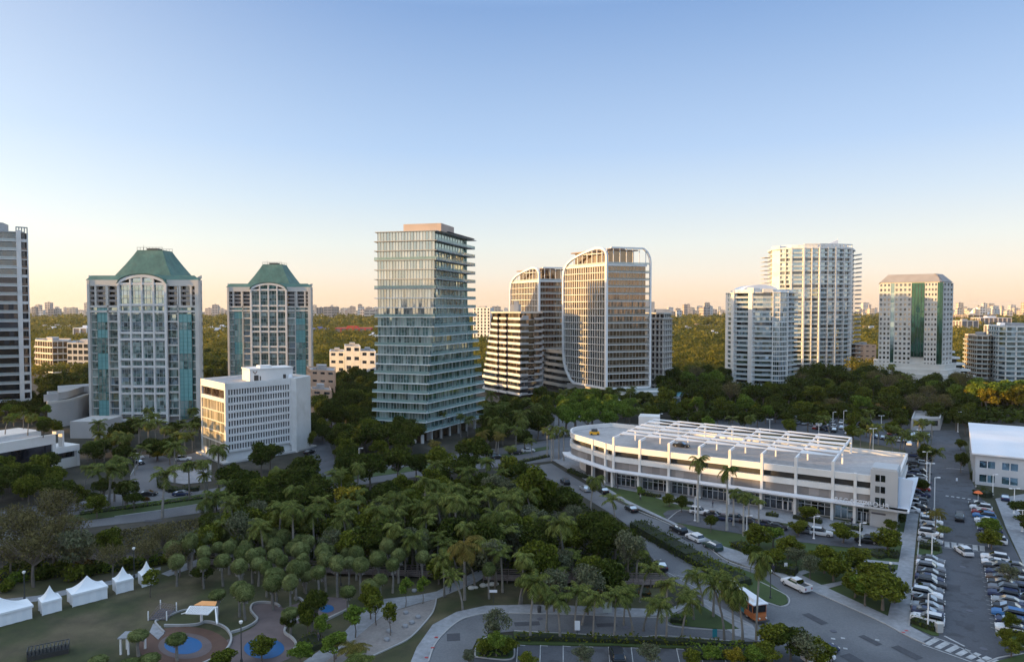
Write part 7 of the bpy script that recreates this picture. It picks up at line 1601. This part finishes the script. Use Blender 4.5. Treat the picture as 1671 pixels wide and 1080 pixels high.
# ---------------------------------------------------------------- woods and city beyond
def crown_field(name, regions, lm, parts=False):
    """a far-off wood: many crowns of leaf clumps, one object"""
    rs = np.random.RandomState(5); V = []; Rn = []
    for (Y0, Y1, sp, n, r0, h0, ls) in regions:
        Y = Y0
        while Y < Y1:
            xw = Y*.80+60; xx = -xw
            while xx < xw:
                x = xx+rs.uniform(-.4, .4)*sp; y = Y+rs.uniform(-.4, .4)*sp; xx += sp*rs.uniform(.75, 1.25)
                px, _ = px_of((x, y, 0))
                if not any(a < px < b for a, b in ((40, 160), (318, 380), (500, 640), (760, 840), (1060, 1200), (1390, 1440), (1545, 1720))): continue
                if any((x-q[0])**2+(y-q[1])**2 < q[2]**2 for q in CLEAR): continue
                if rs.rand() < .08: continue
                k = rs.uniform(.7, 1.35); r = r0*k; zc = h0*k*.62
                c = rs.randn(5, 3)*np.array([r*.4, r*.4, r*.2]); idx = rs.randint(0, 5, n); d = rs.randn(n, 3); d /= np.linalg.norm(d, axis=1)[:, None]; d[:, 2] = np.abs(d[:, 2])*.9-.15
                P = np.array([x, y, zc])+c[idx]+d*r*.62
                nr = d+rs.randn(n, 3)*.5; nr /= np.linalg.norm(nr, axis=1)[:, None]
                a = np.cross(nr, rs.randn(n, 3)); a /= np.linalg.norm(a, axis=1)[:, None]; b = np.cross(nr, a); s = (ls*rs.uniform(.6, 1.3, n))[:, None]
                V.append(np.stack([P-a*s, P-b*s*.7, P+a*s, P+b*s*.7], 1).reshape(-1, 3)); tone = rs.rand(); Rn.append(np.clip(tone*.75+rs.rand(n)*.3, 0, 1))
            Y += sp*.9
    V = np.concatenate(V); Rn = np.concatenate(Rn); nf = len(Rn)
    me = bpy.data.meshes.new(name); me.vertices.add(len(V)); me.vertices.foreach_set('co', V.astype(np.float32).ravel()); me.loops.add(nf*4); me.loops.foreach_set('vertex_index', np.arange(nf*4, dtype=np.int32)); me.polygons.add(nf)
    me.polygons.foreach_set('loop_start', np.arange(0, nf*4, 4, dtype=np.int32)); me.polygons.foreach_set('loop_total', np.full(nf, 4, dtype=np.int32)); me.update(); me.validate()
    a_ = me.attributes.new('rnd', 'FLOAT', 'FACE'); a_.data.foreach_set('value', Rn.astype(np.float32)); me.materials.append(MATS[lm])
    o = bpy.data.objects.new(name, me); COL.objects.link(o); tag(o, kind='stuff'); print(name, nf)
CLEAR = [(X(786, 900), 900, 45), (X(575, 455), 455, 45), (X(1414, 560), 562, 30), (X(130, 530), 535, 40), (X(85, 545), 545, 40), (X(1340, 560), 575, 40), (X(1615, 490), 495, 28), (X(1660, 470), 475, 45)]
crown_field('distant_woods', [(470, 800, 9.5, 130, 5.8, 10, .85), (800, 1500, 15, 75, 9, 11, 1.7), (1500, 3200, 30, 48, 18, 13, 3.8)], 'leaf_far')
rc = random.Random(21)
def far_block(name, px0, px1, Y, ytop, wallm, label=None, key=None, roofm='roof_grey', nb=None, depth=None, cat='building', z0=0):
    x0, x1 = X(px0, Y), X(px1, Y); zt = pt(px0, ytop, Y).z; d = depth or abs(x1-x0)*rc.uniform(.5, 1)
    sk = rc.uniform(-.25, .25)*d; poly = ccw([(x0, Y), (x1, Y+rc.uniform(-.1, .1)*d), (x1+sk, Y+d), (x0+sk, Y+d)])
    t = thing('far_building', label or 'x', cat, ctr(poly)); w_ = MB(); b = MB(); n = nb or max(2, int(zt/(4.5 if Y < 2000 else 8))); fh = zt/n; b.prism(offset(poly, -.4 if Y < 2000 else -.8), 0, zt)
    for k in range(n): w_.prism(poly, k*fh, k*fh+fh*.55)
    for e in edges(poly):
        m = max(2, int(e.L/(9 if Y < 2000 else 16)))
        for q in range(m+1): a = e.L*q/m; e.box(w_, max(0, a-1.2), min(e.L, a+1.2), -.9, .02, 0, zt)
    w_.prism(poly, zt-.2, zt+.8); w_.build('wall', wallm, t); b.build('window_band', 'far_window', t); r = MB(); r.prism(offset(poly, -1), zt+.8, zt+.9)
    c = ctr(poly); hw = abs(x1-x0)*.18; r.box(c[0]-hw, c[0]+hw*.6, c[1]-hw*.5, c[1]+hw*.5, zt+.9, zt+4); r.build('roof', roofm, t)
    if key: AUTO.append((key, t, rc.choice(['pale', 'cream', 'sandy']) if wallm == 'far_pale' else 'white')); t['group'] = GROUPS[key]
    return t
GROUPS.update({'f1': 'skyline buildings left of the larger green-roofed tower', 'f2': 'skyline buildings between the green-roofed towers', 'f3': 'skyline buildings left of the glass tower', 'f4': 'skyline buildings right of the glass tower', 'f5': 'skyline buildings left of the white towers', 'f6': 'skyline buildings between high-rise and punched tower', 'f7': 'skyline buildings at the right edge'})
for key, a, b, n in (('f1', 50, 146, 24), ('f2', 326, 373, 16), ('f3', 507, 614, 30), ('f4', 776, 832, 15), ('f5', 1094, 1186, 24), ('f6', 1401, 1432, 9), ('f7', 1556, 1690, 34)):
    for i in range(n):
        x = a+(b-a)*(i+rc.random())/n; Y = rc.uniform(2300, 4600); w_ = rc.uniform(3, 11); top = rc.uniform(500.5, 511) if rc.random() < .8 else rc.uniform(494, 501)
        far_block('b', x-w_/2, x+w_/2, Y, top, rc.choice(['far_pale', 'far_pale', 'white_wall', 'cream_wall']), key=key)
for (x0, x1, Y, yt, m, lb, rf) in ((516, 524, 2600, 502, 'far_pale', 'pair of joined pale skyline towers right of the farther green-roofed tower', 'roof_grey'), (528, 541, 2400, 501, 'far_pale', 'broad pale skyline block with raised centre left of the round white one', 'roof_grey'), (584, 591, 2500, 501, 'white_wall', 'slim white skyline tower left of the glass tower', 'roof_grey'), (594, 612, 2200, 507, 'cream_wall', 'gold lit skyline slab touching the glass tower', 'roof_grey'), (1148, 1160, 2300, 502, 'far_pale', 'pale square skyline tower between grey tower and white towers', 'roof_grey'), (1104, 1113, 2000, 507, 'white_wall', 'white skyline tower just right of the slim grey tower', 'roof_grey'),
    (546, 606, 1150, 536, 'red_roof', 'long low building with bright red roof left of the glass tower', 'red_roof'), (508, 535, 1200, 537, 'blue_roof', 'low building with blue roof right of the farther green-roofed tower', 'blue_roof'), (118, 142, 1000, 536, 'white_wall', 'white flat building above the trees left of the green-roofed tower', 'roof_white'), (1600, 1650, 1500, 519, 'far_pale', 'long pale flat building above the woods at right', 'roof_white'), (1630, 1671, 900, 532, 'white_wall', 'low white house above the white balcony tower at the right edge', 'roof_white'), (336, 350, 900, 553, 'white_wall', 'small white roof in the woods between the green-roofed towers', 'roof_white'), (600, 613, 900, 548, 'white_wall', 'small white building in the woods at the glass tower', 'roof_white'), (1570, 1600, 1300, 524, 'cream_wall', 'cream flat building below the white arena', 'roof_grey'), (1580, 1625, 2000, 514, 'far_pale', 'pale stand of low buildings before the arena', 'roof_grey')):
    far_block('b', x0, x1, Y, yt, m, lb, roofm=rf, depth=40 if Y < 2000 else 60, nb=1 if 'low' in lb or 'flat' in lb or 'roof' in lb else None)
# scattered low houses in the woods
GROUPS['fh'] = 'low roofs showing in the distant woods'
for i in range(46):
    a, b = rc.choice(((52, 146), (327, 372), (509, 612), (1095, 1184), (1402, 1430), (1558, 1668))); x = rc.uniform(a, b); y = rc.uniform(514, 545); p = at(x, y, 12); w_ = rc.uniform(14, 34)*F/p.y/2
    far_block('b', x-w_, x+w_, p.y, y-.3, rc.choice(['white_wall', 'far_pale', 'cream_wall']), key='fh', roofm=rc.choice(['roof_white', 'roof_grey', 'pink_wall']), depth=25, nb=2)
def arena():
    Y = 3000; x0, x1 = X(1584, Y), X(1612, Y); cx = (x0+x1)/2; r = (x1-x0)/2; zt = pt(1598, 501, Y).z; t = thing('arena', 'white domed arena roof on the skyline at right', 'arena', (cx, Y, 0)); m = MB(); m.lathe((cx, Y, 0), [(r, 0), (r, zt*.3), (r*.9, zt*.55), (r*.6, zt*.85), (r*.3, zt*.97), (.5, zt)], 20); m.build('roof', 'roof_white', t, True)
    m = MB()
    for k in range(9): a = k*.7; m.tube((cx+r*math.cos(a), Y+r*math.sin(a), 0), (cx+r*.9*math.cos(a), Y+r*.9*math.sin(a), zt*.6), 2.5, n=5)
    m.build('rib', 'steel_white', t)
arena()
def sun_blocker(name, label, x0, x1, y0, y1, zt, nf):
    simple(name, label, [(x0, y0), (x1, y0), (x1, y1), (x0, y1)], zt, nf, 'pale_stone', 'glass_dark', .4, 6, 1)
# unseen blocks added outside the frame to gate the low sun over the park
sun_blocker('waterfront_sun_blocker', 'long unseen block added for shade left of the park, nearest the bay', -250, -215, -30, 46, 46, 12)
sun_blocker('park_sun_blocker', 'unseen block added for shade left of the park, second from the bay', -250, -215, 52, 131, 46, 12)
sun_blocker('low_sun_blocker', 'low unseen block added for shade left of the park, third from the bay', -250, -218, 133, 176, 25, 6)
sun_blocker('corner_sun_blocker', 'narrow unseen block added for shade left of the bank', -255, -222, 179, 195, 46, 12)
sun_blocker('tall_sun_blocker', 'tall unseen block added for shade behind the bank, left of the dark tower', -262, -228, 226, 264, 72, 20)
sun_blocker('slim_sun_blocker', 'slim unseen block added for shade just left of the dark tower', -262, -236, 283, 297, 62, 17)
# ---------------------------------------------------------------- labels that single out each repeat
ORD = ['first', 'second', 'third', 'fourth', 'fifth', 'sixth', 'seventh', 'eighth', 'ninth', 'tenth', 'eleventh', 'twelfth', 'thirteenth', 'fourteenth', 'fifteenth', 'sixteenth', 'seventeenth', 'eighteenth', 'nineteenth', 'twentieth']
WHERE = {'grove': 'palm grove', 'woods': 'central woods', 'dk': 'dark trees beside the avenue', 'wr': 'right end of the woods', 'lf': 'left park trees', 'tw': 'trees at the towers', 'rw': 'right tower woods', 'yard': 'garage lawn trees', 'loop': 'loop drive palms', 'ave': 'left avenue trees', 'br': 'bright trees by the arched tower', 'roof': 'bank roof garden', 'bot': 'bottom edge planting', 'shr': 'shrubs behind the tents', 'lot': 'rear lot trees', 'street': 'right street trees', 'play': 'splash garden trees', 'rwg': 'trees behind white-roofed building',
    'lr': 'left row of the right street', 'lr2': 'left row beyond the crosswalk', 'rr': 'right row of the right street', 'rr2': 'right row beyond the crosswalk', 'rr3': 'outermost right row', 'gl': 'lane before the garage', 'tf': 'tower forecourts', 'f1': 'skyline left of green-roofed tower', 'f2': 'skyline between green-roofed towers', 'f3': 'skyline left of glass tower', 'f4': 'skyline right of glass tower', 'f5': 'skyline left of white towers', 'f6': 'skyline left of punched-window tower', 'f7': 'right edge skyline', 'fh': 'distant wood roofs'}
for k in range(7): WHERE['rl%d' % k] = ['garage-side row', 'street-side row', 'far corner row', 'front row', 'middle row', 'back row', 'street-end row'][k]+' of the rear lot'
RK = ['front', 'second', 'third', 'fourth', 'fifth', 'sixth', 'seventh', 'eighth', 'ninth', 'tenth', 'eleventh', 'twelfth', 'thirteenth', 'fourteenth', 'fifteenth', 'sixteenth', 'seventeenth', 'eighteenth', 'nineteenth', 'twentieth']
bypos = {}
for k, o, d in AUTO: bypos.setdefault(k, []).append((o, d))
for k, L in bypos.items():
    if k in ('lr', 'lr2', 'rr', 'rr2', 'rr3', 'rl0', 'rl1'):
        L.sort(key=lambda q: q[0].location.y)
        for i, (o, d) in enumerate(L): o['label'] = f'{d}, {ORD[i]} from the near end of the {WHERE[k]}'
    elif k in ('gl', 'tf') or k.startswith('rl'):
        L.sort(key=lambda q: px_of(q[0].location)[0])
        for i, (o, d) in enumerate(L): o['label'] = f'{d}, {ORD[i]} from the left in the {WHERE[k]}'
    elif k.startswith('f'):
        L.sort(key=lambda q: px_of(q[0].location)[0]); n = math.ceil(len(L)/20); sz = math.ceil(len(L)/n)
        nm = {1: ['the'], 2: ['the left half of the', 'the right half of the'], 3: ['the left third of the', 'the middle third of the', 'the right third of the']}[n]
        for hi in range(n):
            for i, (o, d) in enumerate(L[hi*sz:(hi+1)*sz]): o['label'] = f'{d} block, {ORD[i]} from left in {nm[hi]} {WHERE[k]}'
    else:
        L.sort(key=lambda q: q[0].location.y); nr = min(20, max(1, math.ceil(len(L)/15))); sz = math.ceil(len(L)/nr)
        for ri in range(nr):
            row = sorted(L[ri*sz:(ri+1)*sz], key=lambda q: px_of(q[0].location)[0])
            for i, (o, d) in enumerate(row): o['label'] = f'{d}, {ORD[i]} from left in {RK[ri]+" rank, " if nr > 1 else ""}{WHERE[k]}'
print('objects', len(SC.objects), {k: len(v) for k, v in bypos.items()})
# ---------------------------------------------------------------- air
def haze(dens):
    m = bpy.data.materials.new('haze_air'); m.use_nodes = True; N = m.node_tree.nodes; N.clear(); o = N.new('ShaderNodeOutputMaterial'); v = N.new('ShaderNodeVolumePrincipled'); v.inputs['Color'].default_value = (.9, .92, .95, 1); v.inputs['Density'].default_value = dens; v.inputs['Anisotropy'].default_value = .3
    m.node_tree.links.new(v.outputs[0], o.inputs['Volume']); b = MB(); b.box(-9200, 9200, -9200, 9200, -3, 125); h = b.build('haze', m); tag(h, kind='stuff')
if HAZE: haze(HAZE)
# drop prototypes that were never placed
for n in list(KIDS):
    if n not in USED:
        r = bpy.data.objects.get(n)
        for ch in list(r.children):
            for g_ in list(ch.children): bpy.data.objects.remove(g_)
            bpy.data.objects.remove(ch)
        bpy.data.objects.remove(r)
